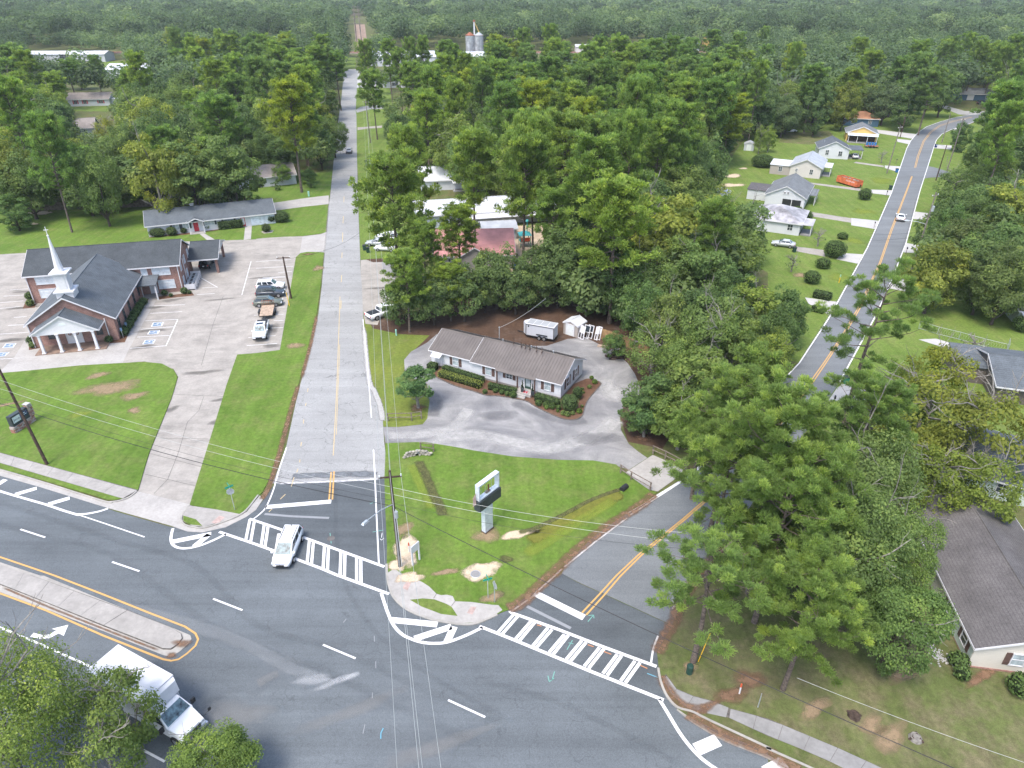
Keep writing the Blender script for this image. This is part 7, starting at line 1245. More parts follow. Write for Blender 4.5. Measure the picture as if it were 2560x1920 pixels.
def board_fence(label, p0, p1, h, m, name="board_fence", gap=.015, w=.15):
    a, b = Vector(G(p0)), Vector(G(p1)); L_ = (b - a).length; t = thing(name, label, "fence", (a.x, a.y, 0), math.degrees(math.atan2((b - a).y, (b - a).x))); n = int(L_ / w); me = [MB().box((0, 0, hh / 2), (w - gap, .025, hh)).mesh("board", M[m]) for hh in (h, h * .985, h * 1.012)]
    if n <= 120:
        for k in range(n): o = link("board", me[rng.randrange(3)], t); o.location = ((k + .5) * w, rng.uniform(-.006, .006), 0)
    else:
        mb = MB()
        for k in range(n): hh = h * rng.uniform(.97, 1.02); mb.box(((k + .5) * w, rng.uniform(-.008, .008), hh / 2), (w - gap, .025, hh))
        o = mb.build("board_run", M[m], t); o["kind"] = "stuff"
    for k in range(int(L_ / 2.4) + 1): MB().box((k * 2.4, .09, h / 2), (.1, .1, h)).build("post", M[m], t)
    for z in (.3, h - .3): MB().box((L_ / 2, .05, z), (L_, .05, .09)).build("rail", M[m], t)
board_fence("long grey board fence along the back of the office lawn", Q(0, 1, 245, 165), Q(0, 1, 1800, 108), 1.9, 'plankold'); board_fence("new honey coloured board fence behind the leaning doors", Zp(1560, 520), Zp(2560, 850), 1.8, 'plank')
t = thing("wire_fence", "galvanised wire mesh fence round the bright lawn at the right", "fence", (0, 0, 0), 0); w = [Vector((*G(Q(3, 1, *p)), 0)) for p in ((1300, 1180), (1460, 1230), (1645, 1275), (1860, 1335), (2065, 1385), (2070, 1330))]
for p in w: MB().cyl(tuple(p), .035, 1.3, 6).build("post", M['steel'], t)
for a, b in zip(w, w[1:]):
    for z in (.1, 1.25): k = MB(); k.tube([tuple(a + Vector((0, 0, z))), tuple(b + Vector((0, 0, z)))], .025, 4); k.build("rail", M['steel'], t)
    k = MB(); n = max(2, int((b - a).length / .32))
    for i in range(n):
        p, q = a.lerp(b, i / n), a.lerp(b, (i + 1) / n)
        for s, e in ((.1, 1.25), (1.25, .1)): k.tube([tuple(p + Vector((0, 0, s))), tuple(q + Vector((0, 0, e)))], .006, 3, caps=False)
    k.build("mesh", M['steel'], t)
# stone culvert with pipe
A = Vector(G(Q(1, 2, 1270, 648))); B = Vector(G(Q(1, 2, 1525, 622))); t = thing("stone_culvert", "low rubble stone headwall with a dark drain pipe at the ditch head", "culvert", (A.x, A.y, .05), math.degrees(math.atan2((B - A).y, (B - A).x))); L_ = (B - A).length
smesh = []
for k in range(6):
    b = MB(); b.ball((0, 0, 0), .2, 7, 4, .75); r_ = random.Random(k); b.v = [(x * r_.uniform(.9, 1.35), y * r_.uniform(.8, 1.1), z * r_.uniform(.8, 1.1)) for x, y, z in b.v]; smesh.append(b.mesh("stone", M['stone']))
for r_ in range(3):
    n = int(L_ / .36)
    for k in range(n):
        x = (k + .5 + .5 * (r_ % 2)) * .36; zt = .14 + r_ * .24; u = x / L_
        if abs(u - .5) < .07 and r_ < 2 or r_ == 2 and (u < .12 or u > .9): continue
        o = link("stone", rng.choice(smesh), t); o.location = (x, .35 * (1 - 4 * (u - .5) ** 2) + rng.uniform(-.04, .04), zt); o.rotation_euler = (rng.uniform(-.2, .2), rng.uniform(-.2, .2), rng.uniform(-.5, .5))
p = MB(); p.tube([(L_ / 2, .1, .22), (L_ / 2, .9, .22)], .26, 12, caps=False); p.build("drain_pipe", M['steel'], t); MB().tube([(L_ / 2, .3, .22), (L_ / 2, .34, .22)], .25, 12).build("pipe_dark_disc", M['black'], t)  # black disc closes the pipe, painted for the shade inside it
t = thing("drain_pipe", "black drain pipe mouth in the grass at the head of the long ditch", "drain", (*G(Q(2, 2, 945, 930)), .1), 30); p = MB(); p.tube([(0, 0, .15), (.9, .3, .15)], .3, 12); p.build("pipe", M['black'], t)
# mailboxes and wheeled bins
def mailbox(label, q, m='black'):
    t = thing("mailbox", label, "mailbox", (*G(q), .01), 65, "kerbside mailboxes"); MB().box((0, 0, .55), (.1, .1, 1.1)).build("post", M['wood'], t); b = MB().box((0, 0, 1.2), (.5, .24, .18)); b.tube([(-.25, 0, 1.28), (.25, 0, 1.28)], .12, 8); b.build("box", M[m], t)
for q, lb in ((Q(3, 1, 915, 310), "black mailbox by the concrete apron across from the white coupe"), (Q(3, 1, 1190, 535), "dark mailbox below the second right hand apron"), (Q(3, 1, 1280, 290), "pale mailbox beyond the transformer pole"), (Q(3, 1, 1022, 35), "black mailbox by the apron at the round bush yard"), (Q(3, 1, 512, 1065), "black mailbox at the hedge by the tree shaded drive"), (Q(3, 2, 562, 185), "brown mailbox beside the slab drive under the big pines"), (Q(3, 0, 1105, 1415), "black mailbox past the orange skip")): mailbox(lb, q)
def bin_(label, q, m='darkgreen', rz=0, lid='black'):
    t = thing("wheeled_bin", label, "bin", (*G(q), .02), rz, "wheeled bins"); MB().box((0, 0, .52), (.5, .52, .96), top=(.62, .72)).build("body", M[m], t); MB().box((0, .02, 1.04), (.68, .80, .09)).build("lid", M[lid], t)
    for s in (-.26, .26): b = MB(); b.tube([(s - .04, .34, .14), (s + .04, .34, .14)], .14, 8); b.build("wheel", M['tyre'], t)
bin_("dark green wheeled bin by the street, rear one of a pair", E_(140, 500) and (900 + 130 / 11.06, 580 + 505 / 11.06)); bin_("dark green wheeled bin by the street, front one of a pair", (900 + 225 / 11.06, 580 + 570 / 11.06), rz=20)
for q, lb, m in ((Q(3, 1, 225, 520), "dark green bin at the stained roof house drive", 'darkgreen'), (Q(3, 1, 665, 1655), "green bin at the slab drive under the airy pine", 'greenplastic'), (Q(3, 0, 1110, 1490), "blue bin on the concrete apron past the orange skip", 'blueplastic'), (Q(3, 0, 1055, 1640), "dark bin on the lawn below the orange skip", 'darkgreen'), (Q(3, 0, 1447, 1275), "dark blue bin at the apron inside the street bend", 'navy'), (Q(3, 0, 1875, 1015), "dark blue bin on the far apron beyond the bend", 'navy')): bin_(lb, q, m)
# topiary pots at the bungalow door, potted cone trees
for k, (x, y) in enumerate(((1235, 900), (1362, 945))):
    A = G(Wp(x, y), .44); t = thing("potted_topiary", ("spiral topiary in a tall dark pot, left of the bungalow door", "spiral topiary in a tall dark pot, right of the bungalow door")[k], "potted plant", (*A, .44), 0, "potted topiaries"); MB().box((0, 0, .3), (.32, .32, .6), top=(.46, .46)).build("pot", M['darkbox'], t)
    b = MB(); b.tube([(.10 * math.cos(i * .9) * (1 - i / 14), .10 * math.sin(i * .9) * (1 - i / 14), .6 + i * .085) for i in range(15)], [.15 * (1 - i / 18) for i in range(15)], 7); b.build("foliage", M['hedgecore'], t)
# garden sheds at the right
for q, rz, w, lb, mm in ((Q(2, 0, 2000, 1300), -20, 3.0, "small pale green metal shed under trees at the yard's far edge", 'side_metal'), (Q(2, 1, 1735, 70), -25, 3.6, "small white shed beside the wood at the yard edge", 'side_white')):
    t = thing("garden_shed", lb, "shed", G(q), rz); mb = MB(); gable_walls(mb, 0, 0, w, 2.8, 2.0, .6, 'y'); mb.build("wall", M[mm], t); gable_roof(t, 0, 0, w, 2.8, 2.0, .65, M['tin_grey'], 'y', .12, .08); door(t, 'F', w / 2, .05, 1.3, 1.8, w, 2.8, 0, 0, 'signface')
# play yard
A = Mp(1420, 1075); t = thing("play_slide", "green spiral slide beside the grey play shelter", "slide", G(A), 30); b = MB()
pts = [(i * .35, 0, 2.2 - i * .24) for i in range(9)]
for p, q in zip(pts, pts[1:]): b.hull([(p[0], -.35, p[2]), (p[0], .35, p[2]), (p[0], .35, p[2] + .08), (p[0], -.35, p[2] + .08)], [(q[0], -.35, q[2]), (q[0], .35, q[2]), (q[0], .35, q[2] + .08), (q[0], -.35, q[2] + .08)])
b.build("chute", M['greenplastic'], t); posts(t, [(0, -.4), (0, .4), (-1, -.4), (-1, .4)], 0, 2.4, .1, M['steel'], "post"); MB().box((-.5, 0, 2.15), (1.1, .9, .1)).build("platform", M['steel'], t)
A = Mp(1690, 1130); t = thing("play_climber", "turquoise play climber with red panel on the sand", "play climber", G(A), 10); posts(t, [(-1, -1), (1, -1), (1, 1), (-1, 1)], 0, 2.6, .12, M['greenplastic'], "post"); MB().box((0, 0, 1.2), (2.1, 2.1, .1)).build("deck", M['tealplastic'], t); b = MB().box((0, 0, 2.9), (2.6, 2.6, .7), top=(.2, .2)); b.build("canopy", M['tealplastic'], t); MB().box((0, -1.05, 1.7), (1.8, .06, .8)).build("panel", M['redplastic'], t)
A = Mp(1640, 1400); t = thing("play_tunnel", "turquoise crawl tunnel at the near side of the sand", "play tunnel", G(A), 40); b = MB(); b.tube([(-1.2, 0, .5), (1.2, 0, .5)], .5, 10, caps=False); b.build("tube", M['tealplastic'], t); 
for s in (-1.2, 1.2): k = MB(); k.tube([(s - .08, 0, .5), (s + .08, 0, .5)], .56, 10, caps=False); k.build("rim", M['blueplastic'], t)
for k, (x, y) in enumerate(((1595, 1345), (1560, 1420))): t = thing("blue_play_seat", ("small blue play seat on the sand, farther one", "small blue play seat on the sand, nearer one")[k], "play seat", G(Mp(x, y)), 0); MB().box((0, 0, .4), (.6, .5, .1)).build("seat", M['blueplastic'], t); MB().box((0, .22, .75), (.6, .08, .6)).build("back", M['blueplastic'], t); posts(t, [(-.2, 0), (.2, 0)], 0, .38, .08, M['steel'], "leg")
A = Mp(1720, 970); t = thing("play_pole", "tall turquoise play pole by a pine trunk", "play pole", G(A), 0); MB().cyl((0, 0, 0), .1, 2.5, 8).build("post", M['tealplastic'], t); MB().ball((0, 0, 2.6), .35, 8, 6).build("ball", M['tealplastic'], t)
# stumps on the lower lawn
for k, (x, y) in enumerate(((740, 1215), (1270, 1410))):
    t = thing("tree_stump", ("dark rotting tree stump on the dry lawn", "grey tree stump on the dry lawn toward the picture's corner")[k], "stump", (*G(Q(3, 3, x, y)), .09), 0); b = MB(); b.tube([(0, 0, -.1), (0, 0, .16), (0, 0, .24)], [.55, .42, .38], 9); b.build("trunk", M['log'] if k == 0 else M['barkgrey'], t)
    for j in range(3): a = j * 2.3 + k; b = MB(); b.tube([(.2 * math.cos(a), .2 * math.sin(a), .14), (.55 * math.cos(a), .55 * math.sin(a), .02)], [.18, .08], 5); b.build("root", M['log'], t)
t = thing("water_meter_lid", "round dark manhole lid set in bare sand on the grass corner", "manhole", (*G(Q(1, 2, 1897, 1650)), .10), 0); MB().cyl((0, 0, 0), .42, .03, 16).build("lid", M['walkgrey'], t); b = MB(); b.tube([(.45 * math.cos(i * .3927), .45 * math.sin(i * .3927), .02) for i in range(17)], .04, 5); b.build("ring", M['steel'], t)
# ------------------------------------------------------------------ shrubs and hedges
def hedge(label, p0, p1, w, h, m='hedge', z=.05, tint=(1, 1, 1), size=.13, dens=130, tone=.45):
    a, b = Vector(G(p0)), Vector(G(p1)); c_ = (a + b) / 2; return shrub((c_.x, c_.y), ((b - a).length / 2, w / 2, h / 2), label, 'hedge', 'hedge', None, True, math.degrees(math.atan2((b - a).y, (b - a).x)), size, dens, m, tint, z, tone)
hedge("small square clipped hedge at the bungalow's left end", Wp(60, 615), Wp(160, 640), 1.1, 1.0); hedge("long dark clipped hedge along the bungalow wall", Wp(240, 640), Wp(755, 800), .85, .85, z=.05); hedge("long yellow-green clipped hedge in front of the dark one", Wp(195, 700), Wp(725, 860), .95, .8, 'paleleaf', tint=(1.25, 1.1, .8), tone=.62)
hedge("low dark hedge under the bungalow's middle window", Wp(810, 860), Wp(1165, 935), .8, .8); hedge("low dark hedge at the right of the bungalow steps", Wp(1400, 1000), Wp(1700, 1090), .95, .9)
for k, (x, y, r_) in enumerate(((765, 925, .36), (897, 915, .34), (976, 935, .34), (1047, 955, .38), (1122, 975, .52), (1437, 1078, .46), (1533, 1098, .44), (1607, 1118, .44), (1690, 1130, .38))):
    shrub(G(Wp(x, y)), (r_, r_, r_ * .85), ("loose pale tuft shrub at the left of the ball shrubs", "first small ball shrub from the left in the bungalow bed", "second small ball shrub in the bungalow bed", "third ball shrub left of the bungalow steps", "largest ball shrub left of the bungalow steps", "first ball shrub right of the bungalow steps", "second ball shrub right of the bungalow steps", "third ball shrub right of the bungalow steps", "small dark ball shrub against the big rounded bush")[k], 'shrub', 'ball_shrub', "ball shrubs in the bungalow bed", z=.05, dens=170, size=.10, tint=(1.1, 1.15, .9))
shrub(G(Wp(1825, 1130)), (1.12, 1.1, 1.05), "big rounded dark bush at the bungalow corner with yellow specks", 'bush', 'rounded_bush', dens=110, size=.16, z=.05); shrub(G(Wp(1925, 990)), (.7, .8, .85), "dark bush against the bungalow gable wall", 'bush', 'rounded_bush', z=.05, tint=(.8, .85, .8))
for k, (x, y) in enumerate(((2000, 925), (2078, 860), (2145, 800), (1990, 880), (2105, 745), (1805, 1210), (1680, 1160), (1870, 1190), (1950, 1170), (1985, 1100), (1540, 1120), (1750, 1195))):
    r_ = .22 + .08 * (k % 3); shrub(G(Wp(x, y)), (r_, r_, r_ * .8), "small pale leafy plant in the mulch round the bungalow corner", 'plant', 'bed_plant', "small plants in the bungalow bed", m='paleleaf', size=.14, dens=120, z=.05, tint=(1.2, 1.2, 1.1) if k % 2 else (1, 1.1, .7))
cl = [(1245, 975, .8), (1218, 1000, .7), (1213, 1018, .8), (1196, 1045, .78), (1182, 1075, .8), (1156, 1092, .75), (1152, 1122, .8), (1130, 1148, .75), (1124, 1175, .8), (1103, 1205, .75), (1082, 1240, .8)]
nm = ("first", "second", "third", "fourth", "fifth", "sixth", "seventh", "eighth", "ninth", "tenth", "last")
for k, (x, y, r_) in enumerate(cl): shrub(G(Q(0, 1, x, y)), (r_ * .9, r_ * .9, r_ * .78), f"round clipped shrub along the church wall, {nm[k]} counted from the side porch", 'shrub', 'round_shrub', "round shrubs along the church wall", dens=70, size=.17, z=.03, tint=(.85, .95, .9))
flat("church_bed", QS(0, 1, (1290, 920), (1240, 1000), (1130, 1180), (1080, 1300), (1000, 1305), (930, 1310), (910, 1290), (1030, 1270), (1215, 940)), .036, M['mulch']); flat("church_bed", QS(0, 1, (1360, 905), (1660, 870), (1680, 895), (1500, 915), (1380, 930)), .036, M['mulch']); flat("church_bed", QS(0, 1, (250, 1240), (310, 1280), (350, 1350), (250, 1368)), .036, M['mulch']); flat("church_bed", QS(0, 1, (230, 930), (320, 950), (300, 1000), (195, 1010)), .036, M['mulch'])
for k, (x, y, r_, lb) in enumerate(((948, 1298, .6, "dark shrub at the church porch downpipe"), (1425, 893, .55, "small dark shrub under the wing's ground floor window"), (1480, 905, .35, "tiny green shrub beside the wing's dark shrub"), (1596, 878, .65, "round shrub at the air conditioner corner"), (1640, 880, .35, "small leafy plant next to the air conditioner shrub"), (268, 930, .8, "dark shrub left of the church wing"), (268, 985, .65, "bright green shrub left of the church wing"), (285, 1310, .75, "dark shrub left of the church porch"), (290, 1345, .5, "pale grassy tuft left of the church porch"))): shrub(G(Q(0, 1, x, y)), (r_, r_, r_ * .85), lb, 'shrub', 'round_shrub', dens=70, size=.17, z=.03, m='paleleaf' if 'pale' in lb or 'bright' in lb else 'hedge')
flat("office_bed", QS(0, 1, (1290, 395), (1660, 365), (1660, 345), (1290, 372)), .03, M['mulch']); flat("office_bed", QS(0, 1, (1785, 345), (2110, 300), (2110, 280), (1785, 315)), .03, M['mulch'])
flat("front_walk", QS(0, 1, (1720, 360), (1760, 355), (1870, 420), (1800, 425)), .032, M['conc']); flat("front_walk", QS(0, 1, (2120, 285), (2178, 278), (2168, 408), (2106, 414)), .032, M['conc'])
for x, y, a, b, h_, lb in ((1362, 385, 1.7, 1.1, 1.15, "wide round shrub at the left of the office front"), (1490, 375, 1.15, 1.0, 1.15, "dome shrub under the left office windows"), (1592, 355, .75, .75, .8, "small dome shrub left of the office's red door"), (1800, 325, .9, .85, .9, "dome shrub right of the office's red door")): shrub(G(Q(0, 1, x, y)), (a, b, h_ * .8), lb, 'shrub', 'dome_shrub', dens=60, size=.2, tint=(1.0, .95, .85))
hedge("long clipped hedge under the office's right windows", Q(0, 1, 1890, 322), Q(0, 1, 2105, 300), 1.8, 1.7, size=.2, dens=70); shrub(G(Q(1, 1, 225, 258)), (1.9, 1.5, 1.2), "large clipped shrub beside the office lattice, right one", 'shrub', 'round_shrub', size=.2, dens=60); shrub(G(Q(1, 1, 135, 265)), (1.2, 1.1, 1.0), "clipped shrub beside the office lattice, left one", 'shrub', 'round_shrub', size=.2, dens=60)
shrub(G(Q(1, 1, 92, 345)), (1.0, .9, .9), "round shrub in a stone ring on the office lawn", 'shrub', 'round_shrub', size=.2, dens=60, tint=(1.0, .9, .9)); flat("stone_ring", QS(1, 1, (40, 345), (90, 330), (155, 332), (140, 352), (70, 360)), .03, M['stone'])
for q, a, h_, lb in ((Q(3, 1, 568, 560), 2.1, 1.9, "big round clipped bush beside the right hand concrete apron"), (Q(3, 1, 828, 65), 1.6, 1.6, "dark rounded bush near the yellow ditch grass"), (Q(3, 1, 320, 260), 1.5, 1.5, "bush against the stained roof house porch"), (Q(3, 1, 470, 655), 1.4, 1.1, "loose bush in the yard under the round clipped bush"), (Q(3, 1, 370, 785), 1.5, 1.3, "grey green bush beside the bare earth patch"), (Q(3, 1, 640, 405), 1.1, .8, "spiky dark palm-like bush in the yard"), (Q(3, 0, 2180, 0), .1, .1, ""), (Q(2, 0, 2160, 1440), 3.2, 2.0, "dark spreading bush beside the cream house slab"), (Q(3, 1, 250, 180), 1.2, .9, "low hedge bush by the white gable house porch"), (Q(3, 3, 1660, 880), .6, .7, "yellow green bush at the brown roof house corner"), (Q(3, 3, 1630, 770), .8, .7, "dark small bush by the white gravel strip"), (Q(3, 3, 2150, 1010), .95, 1.1, "dark bush with reddish twigs at the brown roof house"), (Q(3, 1, 2180, 1200), 1.5, 1.4, "olive bush by the lane house porch")):
    if lb: shrub(G(q), (a, a, h_ * .85), lb, 'bush', 'rounded_bush', size=.22, dens=45, tint=(1.05, 1.1, .9), z=.02)
hedge("dark straight hedge by the tree shaded drive", Q(3, 1, 390, 900), Q(3, 1, 540, 935), 1.6, 1.1, size=.2, dens=60); hedge("low dark hedge below the tree shaded drive", Q(3, 1, 380, 1020), Q(3, 1, 480, 1050), 1.2, .9, size=.2, dens=60)
for q, lb in ((Q(3, 1, 425, 470), "small bare crape myrtle in the right hand yard"), (Q(3, 1, 200, 690), "thin twiggy shrub near the tree line of the yards"), (Q(3, 1, 1940, 1045), "bare pruned shrub on the bright fenced lawn"), (Q(3, 1, 1750, 1430), "thin twiggy young tree beside the fenced lawn drive"), (Q(3, 0, 975, 1410), "small bare tree in the white cottage yard")): plant('twiggy', 0, G(q), 1.0, lb, 'shrub', 'twiggy_shrub', z=.02)
gs = MB(); A = G(Q(3, 3, 1530, 640)); r_ = random.Random(3)
for k in range(240): s_ = r_.uniform(.05, .14); t_ = r_.uniform(0, 1); gs.box((A[0] - 1.3 + .5 * t_ + r_.gauss(0, .3), A[1] + 2.0 - 3.4 * t_ + r_.gauss(0, .2), .10), (s_, s_, s_ * .6), r_.uniform(0, 3))
o = gs.build("white_gravel", M['white_conc']); o["kind"] = "stuff"
# palm by the white pickup
t = thing("sabal_palm", "low fan palm clump beside the white pickup in the daycare lot", "palm", G(Q(1, 1, 1215, 1120)), 0); b = MB()
for k in range(46):
    a, el = k * 2.4, .15 + 1.15 * (k / 46); ln = 2.2 - .6 * (k / 46); d_ = Vector((math.cos(a) * math.cos(el), math.sin(a) * math.cos(el), math.sin(el))); base = Vector((0, 0, 1.3)); hub = base + d_ * ln * .55; sd = d_.cross(Vector((0, 0, 1))).normalized()
    for j in range(-4, 5): e = hub + (d_ * .9 + sd * j * .24 + Vector((0, 0, -.10 * abs(j)))).normalized() * ln * .55 - Vector((0, 0, .35)); u = sd * .045; b.quad(tuple(hub - u), tuple(hub + u), tuple(e + u * .4), tuple(e - u * .4))
    b.quad(*[tuple(q) for q in (base - sd * .03, base + sd * .03, hub + sd * .03, hub - sd * .03)])
o = b.build("fronds", M['palm'], t); at = o.data.attributes.new("tone", 'FLOAT', 'FACE'); at.data.foreach_set("value", [rng.uniform(.3, .7) for _ in o.data.polygons]); MB().cyl((0, 0, -.1), .28, 1.5, 8, .22).build("trunk", M['barkdark'], t)

# ------------------------------------------------------------------ single trees: crown top seen at q, height h, crown radius r
def tint(r_, kind):
    k = r_.uniform(.82, 1.18); y = r_.uniform(-.12, .16); return (k * (1 + y), k, k * (1 - y * .6) * r_.uniform(.85, 1.1))
def tree(kind, q, h, label, r_=None, i=None, tn=None, cat="tree", name=None, group=None, base=None):
    i = rng.randrange(len(PROTO[kind])) if i is None else i; xy = G(q, h) if base is None else G(base); sc = h / TOPS[kind][i]; sr_ = sc if r_ is None else r_ / RADS[kind][i]
    o = plant(kind, i, xy, sr_, label, cat, name or ('pine_tree' if kind in PH else 'young_tree' if kind == 'young' else 'broadleaf_tree'), group, tn or tint(rng, kind), sz=sc); TAKEN.append((xy[0], xy[1], (r_ or sc * RADS[kind][i]) * .55)); return o
TAKEN = []
P, O, Hp, Ho = 'pine', 'oak', 'heropine', 'heroak'
YG = (1.45, 1.22, .7); LG = (1.3, 1.22, .9); DG = (.95, 1.0, .95); GG = (.95, .95, 1.2)
# foreground right
tree('airy', Q(3, 1, 1000, 800), 19, "airy pine with open layered boughs leaning over the curving street", 6.4, 0, (.9, .95, .95))
tree(Hp, Q(3, 2, 180, 270), 19, "tall bright green pine standing between junction and curving street", 7.2, 0, (1.05, 1.05, .95)); tree(Hp, Q(2, 2, 1960, 0), 17, "pine with long boughs reaching over the curving street's double line", 5.8, 2, (1.0, 1.0, .95)); tree(Hp, Q(3, 2, 190, 830), 15.5, "bright pine nearest the crossing with grey forked trunk", 5.6, 1, (1.05, 1.08, .95)); tree('airy', Q(2, 2, 1900, 600), 14, "low branched pine by the street's right edge line", 5.8, 0, (1.02, 1.03, .95)); tree(Hp, Q(3, 3, 100, 60), 12, "young bright pine rising from the dry lawn by the pavement", 4.6, 1, (1.1, 1.1, .95), base=Q(3, 3, 120, 990))
tree('airy', Q(2, 3, 1760, -200), 12.0, "small pine with tufted low bough beside the painted crossing", 5.6, 0, (.95, 1, .95)); tree(Hp, Q(3, 2, 950, 60), 16, "darker pine with leaning trunk behind the bright foreground pines", 6.0, 2, (.9, .95, .9))
tree(Ho, Q(3, 2, 900, 350), 15, "large dark oak behind the bright pine, upper one of two", 6.2, 0, (1.19, 1.18, 1.03)); tree(Ho, Q(3, 2, 980, 860), 14, "broad leafy oak overhanging the brown shingle roof", 5.0, 0, (1.15, 1.18, 1.03)); tree(Ho, Q(3, 2, 620, 1150), 12, "dark oak with hanging foliage over the dry lawn", 5.2, 1, (1.06, 1.12, 0.98)); tree(Ho, Q(3, 3, 1250, 80), 9.5, "bushy dark green tree low on the dry lawn", 3.8, 1, (1.00, 1.12, 0.92)); tree(Ho, Q(3, 3, 1750, -60), 10.5, "oak bough spreading across the brown roof ridge", 3.4, 0, (1.25, 1.30, 0.98), base=proj(33.2, 44.5, 0)[:2]); tree(Ho, Q(3, 2, 480, 560), 13.5, "dense oak wedged between the foreground pines", 5.0, 1, (1.10, 1.12, 0.98))
tree('lichen', Q(3, 2, 1500, -60), 12, "yellow green tree with bare grey limbs above the green sided house", 6.0, 0, (1.2, 1.0, .55)); tree('lichen', Q(3, 2, 1950, 60), 12, "olive tree with bare limbs beside the dark roof house", 5.6, 1, (1.2, 1.0, .55)); tree('lichen', Q(3, 2, 1600, 520), 9.5, "olive green tree hiding the green house's corner", 4.4, 0, (1.0, .95, .5)); tree('lichen', Q(3, 2, 1960, 620), 9, "olive boughs in front of the green house wall", 3.8, 1, (1.1, 1.05, .6)); tree(O, Q(3, 2, 1800, 900), 5, "low olive tree on the grass below the green house", 2.9, 0, (1.1, 1.05, .6)); tree('lichen', Q(3, 1, 1560, 1320), 10, "yellow crowned tree over the fenced lawn drive", 4.6, 1, (1.35, 1.1, .5)); tree('lichen', Q(3, 1, 1250, 1500), 10, "dark olive tree below the airy pine", 4.2, 0, (.85, .85, .5))
tree('lichen', Q(3, 3, 2180, 180), 7.5, "grey green boughs over the brown roof at the picture edge", 2.4, 0, (.8, .9, .7), base=proj(48.5, 46, 0)[:2])
tree('corner', Q(0, 3, -420, 700), 13, "big round tree with bare white twigs at the lower left corner", 6.0, 0, (1.5, 1.42, .95)); tree(Ho, Q(0, 3, 1800, 1470), 5.0, "small leafy treetop at the bottom edge in front of the box truck", 3.2, 1, (1.15, 1.2, .8)); tree('lichen', Q(0, 3, 930, 830), 8.5, "thin sparse tree spreading twigs over the box truck roof", 2.7, 1, (1.0, 1.0, .8)); tree('lichen', Q(0, 3, 760, 1250), 7.5, "thin sparse tree with pale stems beside the box truck", 2.6, 0, (1.0, 1.02, .8))
# round the bungalow and gravel
tree('young', Q(1, 1, 1400, 1545), 6.2, "small dark cone shaped tree in a mulch ring left of the bungalow", 2.9, 0, (.75, .95, .95), base=Q(1, 2, 1405, 205)); tree('young', Q(2, 2, 1160, 100), 6.6, "small dark tree in a straw ring beside the driveway slab", 2.9, 1, (.8, 1.0, .95), base=Q(2, 2, 1138, 455))
tree('pale', Q(2, 1, 610, 765), 9, "bright green spreading tree over the beige shed", 3.9, 0, (.85, 1.0, .95), base=Q(2, 1, 640, 1075)); tree('pale', Q(2, 1, 1380, 850), 11, "light feathery tree with bare white branches right of the bungalow", 4.2, 1, (1.05, 1.0, .8)); tree('lichen', Q(2, 1, 1250, 1120), 9, "half dead tree with white lichen branches by the gravel", 4.2, 0, (.95, 1.0, .8)); tree('lichen', Q(2, 1, 1830, 1060), 11, "second half bare lichen tree beside the curving street", 4.6, 1, (.95, 1.0, .8)); tree(O, Q(2, 2, 1210, -100), 8.5, "dark tree behind the small straw ring tree", 3.6, 2, (.85, .95, .85)); tree('pale', Q(2, 1, 2000, 900), 12, "feathery green tree left of the curving street above the foreground pines", 4.6, 0, (1.0, 1.0, .8)); tree(P, Q(2, 1, 2100, 1450), 13, "pine at the curving street's left edge above the double line", 4.4, 2, (1.0, 1.0, .9)); tree('pale', Q(2, 1, 1650, 1330), 10, "light green tree between gravel and curving street", 4.6, 2, (1.05, 1.05, .8)); tree(P, Q(2, 2, 1680, 200), 11.5, "pine reaching over the concrete driveway slab", 4.4, 3, (1.0, 1.02, .9)); tree('pale', Q(2, 2, 1380, -60), 8, "loose bright shrubby tree at the gravel's right edge", 3.6, 0, (1.1, 1.1, .75))
